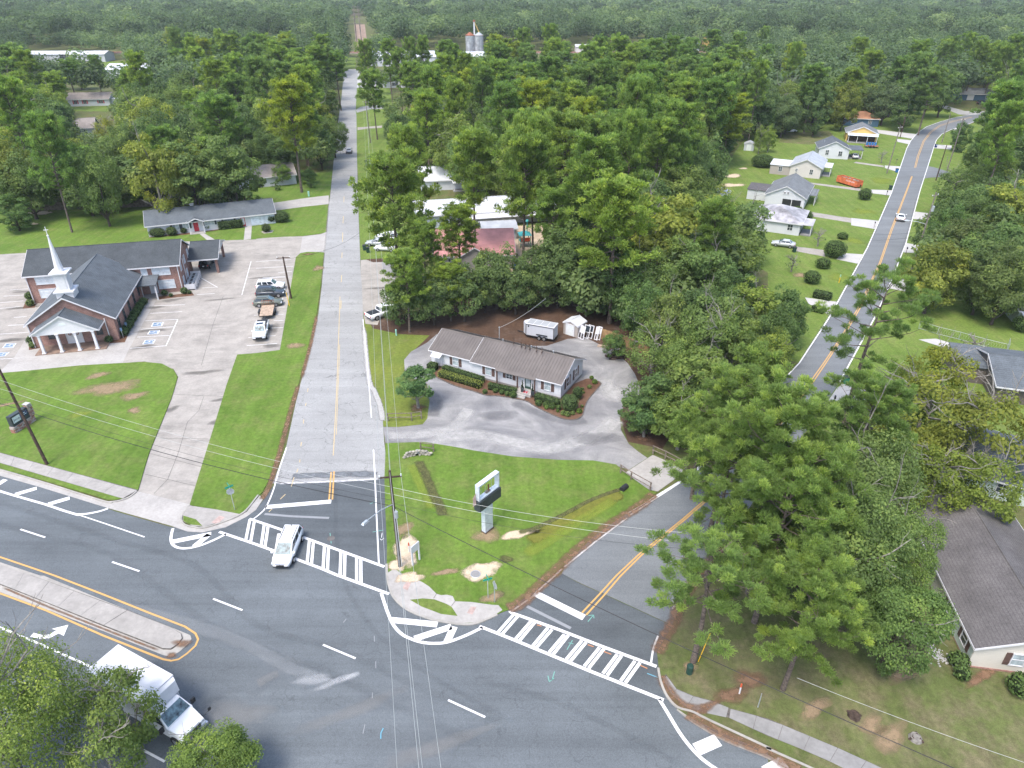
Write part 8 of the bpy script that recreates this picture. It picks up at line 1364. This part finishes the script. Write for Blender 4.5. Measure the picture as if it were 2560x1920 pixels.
# daycare pines
for q, h_, r_, i, lb, tn, b in (((1, 0, 1090, 1210), 20, 6.0, 0, "tall pine left of the daycare with crown over the side street", (1.12, 1.08, .9), Q(1, 1, 1245, 930)), ((1, 0, 1360, 1310), 20, 6.2, 2, "tall pine next to the side street pine, right of it", (1.12, 1.08, .9), Q(1, 1, 1390, 560)), ((1, 0, 1850, 1220), 21, 6.0, 1, "tall pine in front of the metal hall's middle", (1.1, 1.08, .9), Q(1, 1, 1905, 650)), ((1, 0, 2190, 1280), 21, 6.2, 4, "tall pine in front of the metal hall with bare lower trunk", (1.05, 1.05, .9), Q(2, 1, 90, 720)), ((2, 0, 130, 1110), 22, 6.5, 2, "tall pine with straight bare trunk beside the play yard", (1.1, 1.08, .9), Q(2, 1, 180, 640)), ((2, 0, 480, 1060), 22, 6.5, 0, "forked pine crown behind the play yard", (1.1, 1.06, .9), None), ((2, 0, 740, 1080), 22, 6.5, 3, "broad pine crown right of the forked one", (1.0, 1.02, .9), None), ((2, 0, 500, 765), 23, 6.5, 1, "tallest pine standing behind the play yard pines", (1.08, 1.06, .9), None), ((2, 0, 1130, 795), 26, 6.5, 2, "tall dark pine with long bare trunk beside the yards' wood", (.95, 1.0, .88), None), ((2, 0, 1160, 620), 24, 6.0, 0, "pine crown behind the tall bare trunk pine", (.9, .98, .85), None), ((2, 1, 930, 0), 21, 6.8, 0, "yellow green pine glowing above the dark grove", (1.25, 1.2, .85), None), ((1, 1, 1740, 180), 14, 4.9, 1, "yellow green pine in front of the pink roof", (1.22, 1.15, .85), None), ((1, 1, 1660, 660), 9, 3.4, 0, "small yellow green pine before the dark grove", (1.35, 1.25, .85), None), ((1, 1, 1420, 330), 14, 4.4, 2, "pine between the two street pines and the pink roof", (1.05, 1.05, .9), None), ((1, 1, 1280, 580), 12, 3.9, 4, "low bright pine against the trunk of the street pine", (1.1, 1.1, .9), None), ((2, 1, 370, 30), 17, 4.7, 3, "narrow green pine right of the play yard trunk", (1.0, 1.05, .9), None)):
    tree(P if 'heropine' not in lb else Hp, Q(*q), h_ * (1.12 if b else 1), lb, r_, i, tn, base=b)
# dark grove under them
gl = "dark leafy tree of the grove between the daycare and the bungalow"
for q, h_, r_, k, lb, tn in (((1, 1, 1330, 1165, 0), 9, 4.5, O, "dark oak in front of the pink roof, beside the street pine trunk", DG), ((1, 1, 1540, 1150, 0), 9.5, 4.0, O, "dark bushy oak above the palm, nearest the bungalow's left end", DG), ((1, 1, 1800, 1120, 0), 10, 4.5, O, "dark oak above the bungalow's left roof end", DG), ((1, 1, 2080, 1010, 0), 12, 4.8, O, "dark oak covering the pink roof's right half", DG), ((2, 1, 30, 1055, 0), 10, 4.3, O, "dark oak behind the bungalow's middle", DG), ((2, 1, 180, 1010, 0), 11, 4.1, O, "dark oak behind the cargo trailer's nose", DG), ((2, 1, 390, 1000, 0), 13.5, 5.0, O, "tall dark oak behind the cargo trailer", DG), ((2, 1, 540, 990, 0), 15, 5.4, O, "dark oak in the middle of the grove behind the shed", DG), ((2, 1, 800, 1060, 0), 14, 5.0, O, "dark green oak behind the yellow green pine", (.82, .92, .85)), ((2, 1, 420, 280), 14, 5.0, O, "dark oak next to the play yard sand", DG), ((2, 1, 1010, 1150, 0), 12, 5.0, O, "green oak above the honey coloured fence", (.85, 1.0, .85)), ((2, 1, 960, 1130, 0), 8, 3.2, O, "rounded green oak over the honey coloured fence", (.9, 1.05, .85)), ((2, 1, 1180, 740), 11, 4.3, O, "green oak left of the feathery white branched tree", (.85, 1.0, .85)), ((2, 1, 1230, 470), 13, 4.8, 'pale', "light green tree right of the yellow green pine", (.95, 1.0, .8)), ((2, 1, 1480, 350), 13, 5.0, 'pale', "light green tree at the grove's edge to the yards", (1.0, 1.05, .8)), ((2, 1, 1700, 430), 13, 5.0, 'pale', "mid green tree screening the yards, left of the grey one", (.9, 1.0, .9)), ((2, 1, 2050, 60), 13, 5.8, 'pale', "large grey green tree in front of the stained roof house", (.85, .92, .95)), ((2, 1, 1640, 800), 11, 4.8, O, "dark tree below the white sheen of the hidden roof", (.8, .9, .85)), ((2, 1, 1930, 640), 11, 4.5, O, "dark tree beside the yards in the shadow of the grey green one", (.8, .92, .85)), ((2, 1, 2130, 760), 10, 4.1, 'pale', "yellowish shrub tree at the yard edge", (1.25, 1.2, .7)), ((3, 1, 60, 1150), 9, 3.7, 'pale', "bright yellow green tree left of the curving street's verge", (1.2, 1.15, .7)), ((3, 1, 200, 800), 10, 4.1, O, "dark tree left of the tree shaded drive", (.8, .92, .85)), ((3, 1, 120, 1000), 9, 3.9, O, "green tree below the tree shaded drive", (.9, 1.0, .85)), ((2, 1, 1760, 880), 12, 4.5, 'pale', "pale tree in the middle of the strip right of the lichen tree", (.95, 1.0, .85)), ((2, 1, 1480, 1180), 9, 3.9, 'pale', "pale tree right of the white branched one", (.95, 1.02, .8)), ((2, 1, 1600, 1560), 7.5, 3.4, O, "dark tree at the foot of the street pines", (.85, .95, .8)), ((2, 2, 1500, 60), 8, 3.7, 'pale', "loose tree behind the weathered rail fence", (1.0, 1.05, .75)), ((2, 1, 900, 1200), 4.5, 2.0, O, "small dark tree in front of the honey coloured fence", (.85, 1.0, .85)), ((1, 1, 1980, 1040, 0), 8, 3.2, O, "small dark tree behind the service mast", DG)):
    tree(k, Q(*q[:4]), h_, lb, r_, None, tn, base=Q(*q[:4]) if len(q) > 4 else None)
# yards and street bend
for q, h_, r_, k, lb, tn in (((3, 1, 1560, 390), 13, 5.8, O, "large yellow topped oak right of the curving street", (1.5, 1.25, .75)), ((3, 0, 1080, 660), 17, 8.6, O, "wide grey green live oak at the orange roof house", GG), ((3, 0, 540, 690), 14, 6.0, O, "dark conical oak beyond the brown yard", (.75, .85, .95)), ((3, 0, 160, 700), 15, 4.4, 'lichen', "bare topped lichen tree by the brown yard", (.9, .9, .8)), ((2, 0, 2170, 1070), 9, 2.4, 'lichen', "thin leaning yard tree beside the green metal shed", (1.1, 1.1, .7)), ((3, 0, 1710, 1040), 9.5, 4.0, O, "dark green oak inside the street bend", (.85, 1.0, .95)), ((3, 0, 1940, 1150), 12, 5.2, O, "dark oak right of the bend oak", (.85, .95, .9)), ((3, 0, 1690, 1420), 12, 5.4, 'pale', "light green oak below the side spur", (.95, 1.0, .9)), ((3, 0, 2060, 1280), 14, 5.8, O, "grey green oak at the right picture edge", GG), ((3, 0, 1830, 400), 22, 5.8, P, "tall leaning pine beyond the bend, left of three", (1.0, 1.0, .9)), ((3, 0, 2040, 430), 23, 5.5, P, "tall leaning pine beyond the bend, middle of three", (.95, .98, .9)), ((3, 0, 2150, 350), 24, 5.8, P, "tall leaning pine beyond the bend, right of three", (.95, .98, .9)), ((3, 0, 800, 760), 9, 3.9, O, "reddish brown dying tree at the wood edge", (1.9, .85, .9)), ((3, 0, 40, 1060), 9, 2.8, 'pale', "bright thin tree at the brown yard's left corner", (1.15, 1.15, .7))): tree(k, Q(*q), h_, lb, r_, None, tn)
nf = ("first", "second", "third", "fourth", "fifth", "sixth", "seventh", "eighth", "ninth", "tenth")
for k, (x, y, r_) in enumerate(((1600, 40, 5.0), (1800, -60, 5.8), (2050, 60, 5.5), (1750, 180, 5.2), (1980, 250, 5.5), (2190, 260, 5.5), (2120, 380, 4.8), (2180, 470, 5.2), (1660, 100, 4.5), (2000, 400, 4.6))): tree('oak', Q(3, 1, x, y), 13, f"big dark oak of the clump right of the curving street, {nf[k]} from its far left", r_, None, (.88 + .05 * (k % 4), .95 + .04 * (k % 3), .88), group="oaks right of the curving street")
# left of the side street and middle distance
for q, h_, r_, k, lb, tn in (((1, 0, 560, 335), 23, 6.2, P, "far pine beside the side street, topmost of the row", (1.0, 1.02, .95)), ((1, 0, 500, 440), 23, 6.8, P, "pine second from the top of the street row", (1.0, 1.02, .95)), ((1, 0, 680, 480), 21, 5.8, P, "dark pine overhanging the far side street", (.9, .98, .95)), ((1, 0, 370, 545), 22, 7.0, P, "broad round pine crown in the middle of the street row", (1.05, 1.05, .92)), ((1, 0, 370, 800), 21, 6.5, P, "lower round pine crown of the street row", (1.05, 1.06, .9)), ((1, 0, 640, 980), 13, 5.2, O, "oak hanging over the side street above the silver car", (.95, 1.0, .85)), ((1, 0, 380, 1000), 14, 6.8, P, "dark dense pine behind the office drive lawn", (.85, .92, .9)), ((1, 0, 520, 1060), 13, 5.4, O, "dark oak left of the silver car", (.85, .95, .85)), ((1, 0, 60, 1090), 13, 5.4, O, "oak above the taupe roof behind the office", (.9, .98, .85)), ((1, 0, 200, 1160), 12, 5.4, O, "dark oak right of the taupe roof", (.85, .95, .85)), ((1, 0, 430, 1440), 4.5, 2.6, O, "small dark round tree on the lawn by the side street", (.8, .95, .85)), ((1, 0, 205, 1400), 6, 3.0, O, "bright bushy tree at the taupe roof's corner", (1.1, 1.2, .85)), ((1, 0, 470, 1560), 1.8, 1.8, 'bush', "low round bush on the lawn by the side street", (1.2, 1.3, .9)), ((1, 0, 160, 1570), 2.2, 1.6, 'bush', "small bush at the lawn edge behind the office", (1.1, 1.2, .9)),
        ((0, 0, 1080, 1290), 13, 9.2, O, "wide spreading live oak over the board fence", (.95, 1.02, .95)), ((0, 0, 560, 1200), 14, 6.9, O, "bright green oak left of the wide live oak", (1.0, 1.22, .75)), ((0, 0, 180, 1250), 14, 6.7, O, "dark oak at the left edge above the fence", (.8, .92, .9)), ((0, 0, 420, 720), 17, 5.0, 'pale', "tall bright lime tree in front of the white houses", (1.35, 1.3, .8)), ((0, 0, 250, 760), 15, 5.0, 'pale', "lime green tree left of the tall lime one", (1.25, 1.2, .8)), ((0, 0, 100, 930), 15, 6.5, O, "olive green oak at the left edge", (1.15, 1.1, .7)), ((0, 0, 860, 990), 12, 3.8, 'lichen', "yellow twiggy tree before the white houses", (1.35, 1.1, .6)), ((0, 0, 1140, 940), 12, 4.2, 'lichen', "olive twiggy tree right of the white gabled house", (1.2, 1.0, .55)), ((0, 0, 1400, 790), 17, 7.6, O, "big rounded oak right of the ranch house", (.95, 1.0, .9)), ((0, 0, 1100, 640), 16, 5.5, P, "flat topped pine in front of the pale workshop", (1.0, 1.05, .95)), ((0, 0, 200, 500), 16, 6.9, O, "dark oak below the long warehouse", (.85, .95, .92)), ((0, 0, 620, 470), 16, 7.6, O, "wide mid green oak below the warehouse's end", (1.0, 1.08, .85)), ((0, 0, 1950, 920), 14, 4.4, 'lichen', "olive twiggy tree before the white outbuilding", (1.1, 1.0, .6)), ((0, 0, 1920, 460), 20, 7.0, O, "tall rounded mid green oak in the wood left of the street", (1.05, 1.1, .9)), ((0, 0, 1560, 1430), 6, 3.9, O, "bright bushy tree beside the board fence", (1.25, 1.25, .75)), ((0, 0, 1860, 1450), 7, 4.1, O, "bright green tree by the taupe roof gable", (1.1, 1.25, .9)), ((0, 1, 60, 20), 8, 4.5, O, "dark tree at the fence's left end", (.85, 1.0, .85)), ((0, 0, 1200, 1500), 7, 5, O, "low boughs of the live oak over the board fence", (.85, .98, .85)), ((0, 0, 800, 1560), 6.5, 4, O, "dark bush tree in front of the board fence", (.8, 1.0, .8)), ((0, 0, 1450, 220), 23, 7, 'pale', "yellow green crown in the wood right of the workshop", (1.35, 1.2, .8))): tree(k, Q(*q), h_, lb, r_, None, tn)
# right of the side street
for q, h_, r_, k, lb, tn in (((1, 0, 950, 395), 23, 5.8, P, "tall pine at the far end of the side street, right of it", (1.05, 1.05, .92)), ((1, 0, 1000, 660), 20, 5.5, P, "pine overhanging the far side street from the right", (1.0, 1.03, .9)), ((1, 0, 1140, 380), 24, 5.5, P, "slim pine before the white warehouse", (1.0, 1.03, .95)), ((1, 0, 1230, 470), 22, 4.8, P, "slim bare trunked pine before the warehouse roofs", (.98, 1.0, .95)), ((1, 0, 1430, 365), 24, 5.2, P, "tall slim pine in front of the longer warehouse", (1.0, 1.03, .95)), ((1, 0, 1340, 380), 24, 4.8, P, "pine next to the tall slim one by the warehouse", (1.0, 1.03, .95)), ((1, 0, 1640, 385), 23, 6.2, P, "broad pine at the warehouse's right end", (1.0, 1.05, .95)), ((1, 0, 2070, 400), 23, 6.8, P, "broad pine beside the silos", (1.05, 1.05, .92)), ((1, 0, 1650, 810), 19, 7.6, O, "large dark rounded oak right of the street's grass", (.72, .85, .88)), ((1, 0, 1230, 930), 14, 5.8, O, "dark oak edge along the street's right lawn", (.8, .9, .85)), ((1, 0, 1400, 990), 15, 6.5, O, "dark oak behind the white roofed house", (.72, .85, .85)), ((1, 0, 2150, 780), 18, 7.6, 'pale', "big light green oak left of the tall dark pines", (1.15, 1.12, .9)), ((1, 0, 1960, 990), 15, 6.0, 'pale', "pale oak beside the big light green one", (1.0, 1.05, .9)), ((1, 0, 1960, 640), 18, 5.9, 'pale', "pale green oak below the silos", (1.1, 1.08, .9)), ((2, 0, 110, 290), 24, 6.2, P, "tall pine right of the silos", (1.0, 1.03, .95)), ((2, 0, 345, 262), 26, 6.2, P, "topmost pine right of the silos", (1.0, 1.03, .95)), ((2, 0, 1430, 188), 22, 7.0, O, "tall dark oak in front of the railway", (.75, .88, .9)), ((2, 0, 1700, 715), 19, 9.3, O, "huge rounded oak dominating the yards' far edge", (.82, .96, .88)), ((2, 0, 1400, 640), 20, 5.4, O, "yellow topped oak behind the huge rounded one", (1.6, 1.35, .7)), ((2, 0, 1670, 1145), 14, 5.8, 'pale', "yellowish oak in front of the huge rounded one", (.85, .95, .65)), ((2, 0, 1880, 980), 13, 5.0, O, "dark lower skirt tree of the huge rounded oak", (.75, .92, .85)), ((2, 0, 1750, 290), 23, 6.8, P, "wide pine crown at the top right of the wood", (.95, 1.0, .92)), ((2, 0, 1960, 310), 22, 6.2, P, "pine with white dead boughs in the right hand wood", (.95, 1.0, .92)), ((2, 0, 1720, 510), 17, 5.0, P, "lime tipped pine above the grey oaks", (1.25, 1.2, .8)), ((2, 0, 2000, 660), 16, 7.6, O, "broad grey green oak above the green metal shed", GG), ((2, 0, 2190, 260), 20, 5.5, P, "tall pine with bare trunk above the brown yard", (.95, 1.0, .92)), ((2, 0, 1100, 450), 19, 6.5, 'pale', "soft pale oak crown in the middle of the wood", (1.0, 1.0, .9)), ((2, 0, 850, 1400), 14, 5.8, P, "low pine in front of the tall bare trunk", (1.05, 1.08, .85))): tree(k, Q(*q), h_, lb, r_, None, tn)
# ------------------------------------------------------------------ woods: one object per tree for those that show largest, the rest as one far forest
def inside(p, poly):
    x, y = p; r_ = False; j = len(poly) - 1
    for i in range(len(poly)):
        a, b = poly[i], poly[j]
        if (a[1] > y) != (b[1] > y) and x < (b[0] - a[0]) * (y - a[1]) / (b[1] - a[1]) + a[0]: r_ = not r_
        j = i
    return r_
def DP(*pts): return [D(*p) for p in pts]
CLEAR = [DP((925, 690), (1120, 690), (1210, 690), (1320, 715), (1390, 800), (1420, 960), (1330, 990), (850, 990), (860, 760)), DP((690, 640), (705, 440), (722, 300), (738, 140), (770, 140), (776, 300), (790, 660)), DP((-50, 462), (150, 462), (330, 438), (480, 425), (590, 405), (700, 372), (730, 380), (730, 700), (-50, 700)), DP((590, 372), (718, 372), (715, 440), (590, 420)), DP((905, 362), (1005, 362), (1010, 405), (1195, 408), (1195, 445), (900, 490)),
         DP((960, 520), (1060, 510), (1060, 600), (985, 612)), DP((1040, 480), (1170, 490), (1175, 590), (1100, 600)), DP((150, 200), (240, 200), (240, 232), (150, 228)), DP((165, 245), (232, 245), (235, 290), (165, 290)), DP((230, 143), (320, 143), (320, 162), (230, 165)), DP((70, 105), (190, 107), (190, 122), (70, 122)), DP((200, 112), (270, 112), (270, 132), (225, 132)),
         DP((505, 348), (592, 345), (592, 390), (505, 388)), DP((825, 118), (955, 114), (955, 142), (825, 146)), DP((1000, 40), (1052, 40), (1052, 112), (1000, 112)), DP((765, 20), (792, 20), (795, 105), (762, 105)), DP((515, 150), (535, 150), (535, 172), (515, 172)), DP((738, 140), (775, 140), (775, 165), (738, 165)),
         DP((1560, 445), (1575, 330), (1660, 290), (1690, 282), (1890, 235), (2000, 262), (2070, 222), (2120, 222), (2100, 262), (2000, 320), (1960, 480), (1840, 650), (1745, 770), (1735, 640), (1690, 540), (1640, 420)), DP((2040, 215), (2140, 195), (2150, 240), (2040, 250)), DP((2000, 640), (2212, 630), (2212, 770), (2000, 745)), DP((800, 215), (826, 215), (830, 330), (770, 330)), DP((1495, 92), (1540, 82), (1540, 110), (1495, 112)), DP((1990, 270), (2060, 260), (2090, 330), (2000, 480), (1960, 560), (1960, 480)), DP((800, 195), (860, 195), (860, 215), (770, 215))]
REG = [("wood left of the side street", DP((-30, 118), (130, 128), (200, 122), (300, 100), (420, 80), (640, 92), (742, 100), (738, 200), (728, 330), (640, 360), (560, 352), (470, 335), (350, 348), (330, 318), (150, 330), (-30, 390)), .22),
       ("wood right of the side street", DP((778, 150), (820, 118), (990, 118), (1060, 100), (1200, 112), (1400, 105), (1640, 120), (1660, 240), (1600, 330), (1570, 400), (1520, 440), (1400, 440), (1290, 420), (1200, 330), (1000, 330), (850, 290), (790, 260)), .5),
       ("grove behind the bungalow", DP((1200, 470), (1400, 440), (1520, 440), (1600, 430), (1690, 590), (1735, 660), (1700, 720), (1600, 690), (1450, 660), (1300, 620), (1180, 600)), .1),
       ("wood beyond the yards", DP((1640, 118), (1900, 100), (2240, 95), (2240, 200), (2120, 196), (2050, 190), (1960, 205), (1850, 225), (1690, 255), (1640, 260)), .12),
       ("grove right of the curving street", DP((2100, 150), (2240, 140), (2240, 640), (2190, 580), (2060, 520), (2020, 440), (2080, 300), (2150, 240)), .12)]
cand = []
def blocked(x, y, h, r_, zb):
    for fx, fz in ((0, .98), (-.8, .72), (.8, .72), (0, .6), (-.6, .42), (.6, .42), (0, .3)):
        p = proj(x + fx * r_, y, h * fz)[:2]
        for c in CLEAR:
            if inside(p, c): return True
    return False
wr = random.Random(11); y = 95.0
while y < 575:
    st = 6.6 + y * .0085; x = -.78 * y - 20
    while x < .80 * y + 20:
        xx, yy = x + wr.uniform(-.45, .45) * st, y + wr.uniform(-.45, .45) * st; x += st
        h = wr.uniform(13, 20); p = proj(xx, yy, h)[:2]
        for nm_, poly, pf in REG:
            if inside(p, poly):
                pn_ = wr.random() < pf; h = h * (1.25 if pn_ else 1.0) * (.8 if 'bungalow' in nm_ else 1); r_ = (6.0 if pn_ else 7.0) * wr.uniform(.8, 1.2)
                if not blocked(xx, yy, h, r_, 3) and all((xx - a) ** 2 + (yy - b) ** 2 > (c + r_ * .5) ** 2 for a, b, c in TAKEN): cand.append((yy, xx, h, r_, pn_, nm_)); TAKEN.append((xx, yy, r_ * .28))
                break
    y += st * .9
cand.sort(); nP = nO = 0; rest = []; LIM_P, LIM_O = 230, 190
TONE = (("dark green", (.86, .95, .92), .3), ("mid green", (1.06, 1.09, .93), .6), ("light green", (1.15, 1.12, .85), .8), ("grey green", (.95, .98, 1.15), .92), ("yellowish green", (1.4, 1.2, .7), 1.01))
MARKS = (("silos", SA), ("white warehouses", (-60, 500)), ("cream house", (78, 202)), ("orange roofed house", (125, 280)), ("metal hall", (-6, 158)), ("white roofed house", (-22, 205)), ("white ranch house", (-185, 325)), ("pale workshop", (-205, 420)), ("long warehouse", (-330, 515)), ("church office", (-66, 152)), ("taupe roofed house", (-95, 225)), ("play yard", (8, 135)), ("cargo trailer", (4, 97)), ("street bend", (150, 270)), ("teal house", (200, 330)), ("far white house", (75, 560)), ("silver car", (-56, 225)), ("green metal shed", (75, 235)), ("white coupe", (70, 165)), ("white outbuilding", (-115, 415)), ("daycare", (-10, 138)))
USED = {}
def tree_label(tn_, kd, x, y, h, r_):
    l, (a, b) = min(MARKS, key=lambda q: (q[1][0] - x) ** 2 + (q[1][1] - y) ** 2); dx, dy = x - a, y - b; ds = math.hypot(dx, dy); w = ("behind" if dy > 0 else "in front of") if abs(dy) > abs(dx) else ("right of" if dx > 0 else "left of"); hs = "tall" if h > 19.5 else "short" if h < 15.5 else ""; rs = "slender" if r_ < 5 else "spreading" if r_ > 6.6 else ""
    return " ".join(f"{hs} {rs} {tn_} {kd} {'close' if ds < 30 else 'a little way' if ds < 65 else 'well away'} {w} the {l}".split()), f"{kd}s {w} the {l}"
for (yy, xx, h, r_, pn_, nm_) in cand:
    u = wr.random(); tn_, tc, _ = next(t for t in TONE if u < t[2]); k = wr.uniform(.9, 1.1); tc = tuple(c * k for c in tc)
    if pn_ and nP < LIM_P: nP += 1; i = wr.randrange(5); l, g = tree_label(tn_, "pine", xx, yy, h, r_); plant('pine', i, (xx, yy), r_ / RADS['pine'][i], l, 'tree', 'pine_tree', g, tc, wr.uniform(0, 360), sz=h / TOPS['pine'][i])
    elif not pn_ and nO < LIM_O: nO += 1; kd = 'pale' if tn_ in ('light green', 'yellowish green') and wr.random() < .6 else 'oak'; i = wr.randrange(len(PROTO[kd])); l, g = tree_label(tn_, "broadleaf tree", xx, yy, h, r_); plant(kd, i, (xx, yy), r_ / RADS[kd][i], l, 'tree', 'broadleaf_tree', g, tc, wr.uniform(0, 360), sz=h / TOPS[kd][i])
    else: rest.append((xx, yy, h, r_, pn_))
# the forest beyond: one mass of foliage
fr_ = np.random.default_rng(5)
def mass(xy, h, r, K, size, name):
    """crowns of K leaf sprays each over points xy"""
    n = len(xy); hh = h * .42; zc = h - hh; nl = 5
    lo = unit(nrand(fr_, n * nl)).reshape(n, nl, 3); lo[..., 2] = np.abs(lo[..., 2]) * .9 + .05; la = fr_.integers(0, nl, (n, K)); lc = np.take_along_axis(lo, la[..., None], 1) * .34
    u = unit(nrand(fr_, n * K)).reshape(n, K, 3); u[..., 2] = u[..., 2] * .75 + .32; q = lc + u * .70 * fr_.uniform(.7, 1.1, (n, K, 1))
    c = np.empty((n, K, 3)); c[..., 0] = xy[:, None, 0] + q[..., 0] * r[:, None]; c[..., 1] = xy[:, None, 1] + q[..., 1] * r[:, None]; c[..., 2] = zc[:, None] + q[..., 2] * hh[:, None]
    tone = (fr_.normal(.42, .2, n) + .16 * np.sin(xy[:, 0] / 47) * np.cos(xy[:, 1] / 61 + xy[:, 0] / 130))[:, None] + fr_.normal(0, .1, (n, K)); nr = u + np.array((0, 0, .45)) + nrand(fr_, n * K).reshape(n, K, 3) * .45; sz = (size * r[:, None] * fr_.uniform(.6, 1.3, (n, K)))
    return c.reshape(-1, 3), nr.reshape(-1, 3), sz.ravel(), tone.ravel()
parts = []
if rest: a = np.array(rest)[:, :4].astype(float); parts.append(mass(a[:, :2], a[:, 2], a[:, 3], 260, .20, ""))
def scatter(y0, y1, st, K, size, k=.82):
    pts = []; y = y0
    while y < y1:
        xs = np.arange(-k * y - 30, k * y + 30, st); p = np.stack([xs, np.full(len(xs), y)], 1) + fr_.uniform(-.42, .42, (len(xs), 2)) * st; pts.append(p); y += st * .9
    p = np.concatenate(pts); cx = G(Q(1, 0, 895, 250)); m = np.abs(p[:, 0] - cx[0] * p[:, 1] / cx[1] * 1.0) > 16 ; m |= (p[:, 1] > 1150); p = p[m]
    h = fr_.uniform(14, 25, len(p)); r = st * fr_.uniform(.42, .85, len(p)); parts.append(mass(p, h, r, K, size, ""))
scatter(592, 720, 14, 380, .17); scatter(720, 950, 17, 240, .20); scatter(950, 1400, 21, 140, .26); scatter(1400, 2600, 28, 70, .40)
# the wood's own far right part, from the bend back to the railway
pts = []
y = 330.0
while y < 590:
    for x in np.arange(.18 * y, .84 * y + 30, 9.0): pts.append((x + fr_.uniform(-3.5, 3.5), y + fr_.uniform(-3.5, 3.5)))
    y += 8
p = np.array(pts); keep = []
for q in p:
    h = 17; t = proj(q[0], q[1], h)[:2]
    keep.append(not blocked(q[0], q[1], h, 5, 3) and all((q[0] - a) ** 2 + (q[1] - b) ** 2 > (c + 2.5) ** 2 for a, b, c in TAKEN) and not any(inside(t, r2[1]) for r2 in REG[:2]) and abs(q[1] - 575) > 14)
p = p[np.array(keep)]; 
if len(p): parts.append(mass(p, fr_.uniform(13, 20, len(p)), fr_.uniform(4.5, 6.5, len(p)), 200, .22, ""))
pts = []
for y in np.arange(400, 566, 9.0):
    for x in np.arange(-.80 * y - 30, -.16 * y, 9.5): pts.append((x + fr_.uniform(-3.5, 3.5), y + fr_.uniform(-3.5, 3.5)))
p = np.array(pts); keep = [not blocked(q[0], q[1], 17, 5, 3) and all((q[0] - a) ** 2 + (q[1] - b) ** 2 > (c + 2.5) ** 2 for a, b, c in TAKEN) and not any(inside(proj(q[0], q[1], 17)[:2], r2[1]) for r2 in REG[:2]) for q in p]
p = p[np.array(keep)]
if len(p): parts.append(mass(p, fr_.uniform(12, 18, len(p)), fr_.uniform(4.5, 6.5, len(p)), 200, .22, ""))
far = parts; parts = []; us = []; y = 92.0
while y < 420:
    st = 5.2 + y * .006; x = -.78 * y - 20
    while x < .80 * y + 20:
        xx, yy = x + wr.uniform(-.45, .45) * st, y + wr.uniform(-.45, .45) * st; h = wr.uniform(5, 10); x += st
        if any(inside(proj(xx, yy, 15)[:2], q[1]) for q in REG) and not blocked(xx, yy, h, 3.6, 0): us.append((xx, yy, h * 1.15, wr.uniform(3, 4.6)))
    y += st
a = np.array(us); c, nr, sz, tn = mass(a[:, :2], a[:, 2], a[:, 3], 240, .19, ""); o = link("undergrowth", leaf_mesh("undergrowth", c, nr, sz, tn, M['oakleaf'], .7, fr_, True)); o["kind"] = "stuff"; o["label"] = "tangled understory filling the woods between the tree trunks"; parts = far
c, nr, sz, tn = (np.concatenate([q[i] for q in parts]) for i in range(4))
o = link("far_forest", leaf_mesh("far_forest", c, nr, sz, tn, M['farleaf'], .7, fr_, True)); o["kind"] = "stuff"; o["label"] = "dense mixed forest stretching from the railway to the horizon"
print("woods:", nP, nO, len(rest), len(us), "forest faces", len(c))
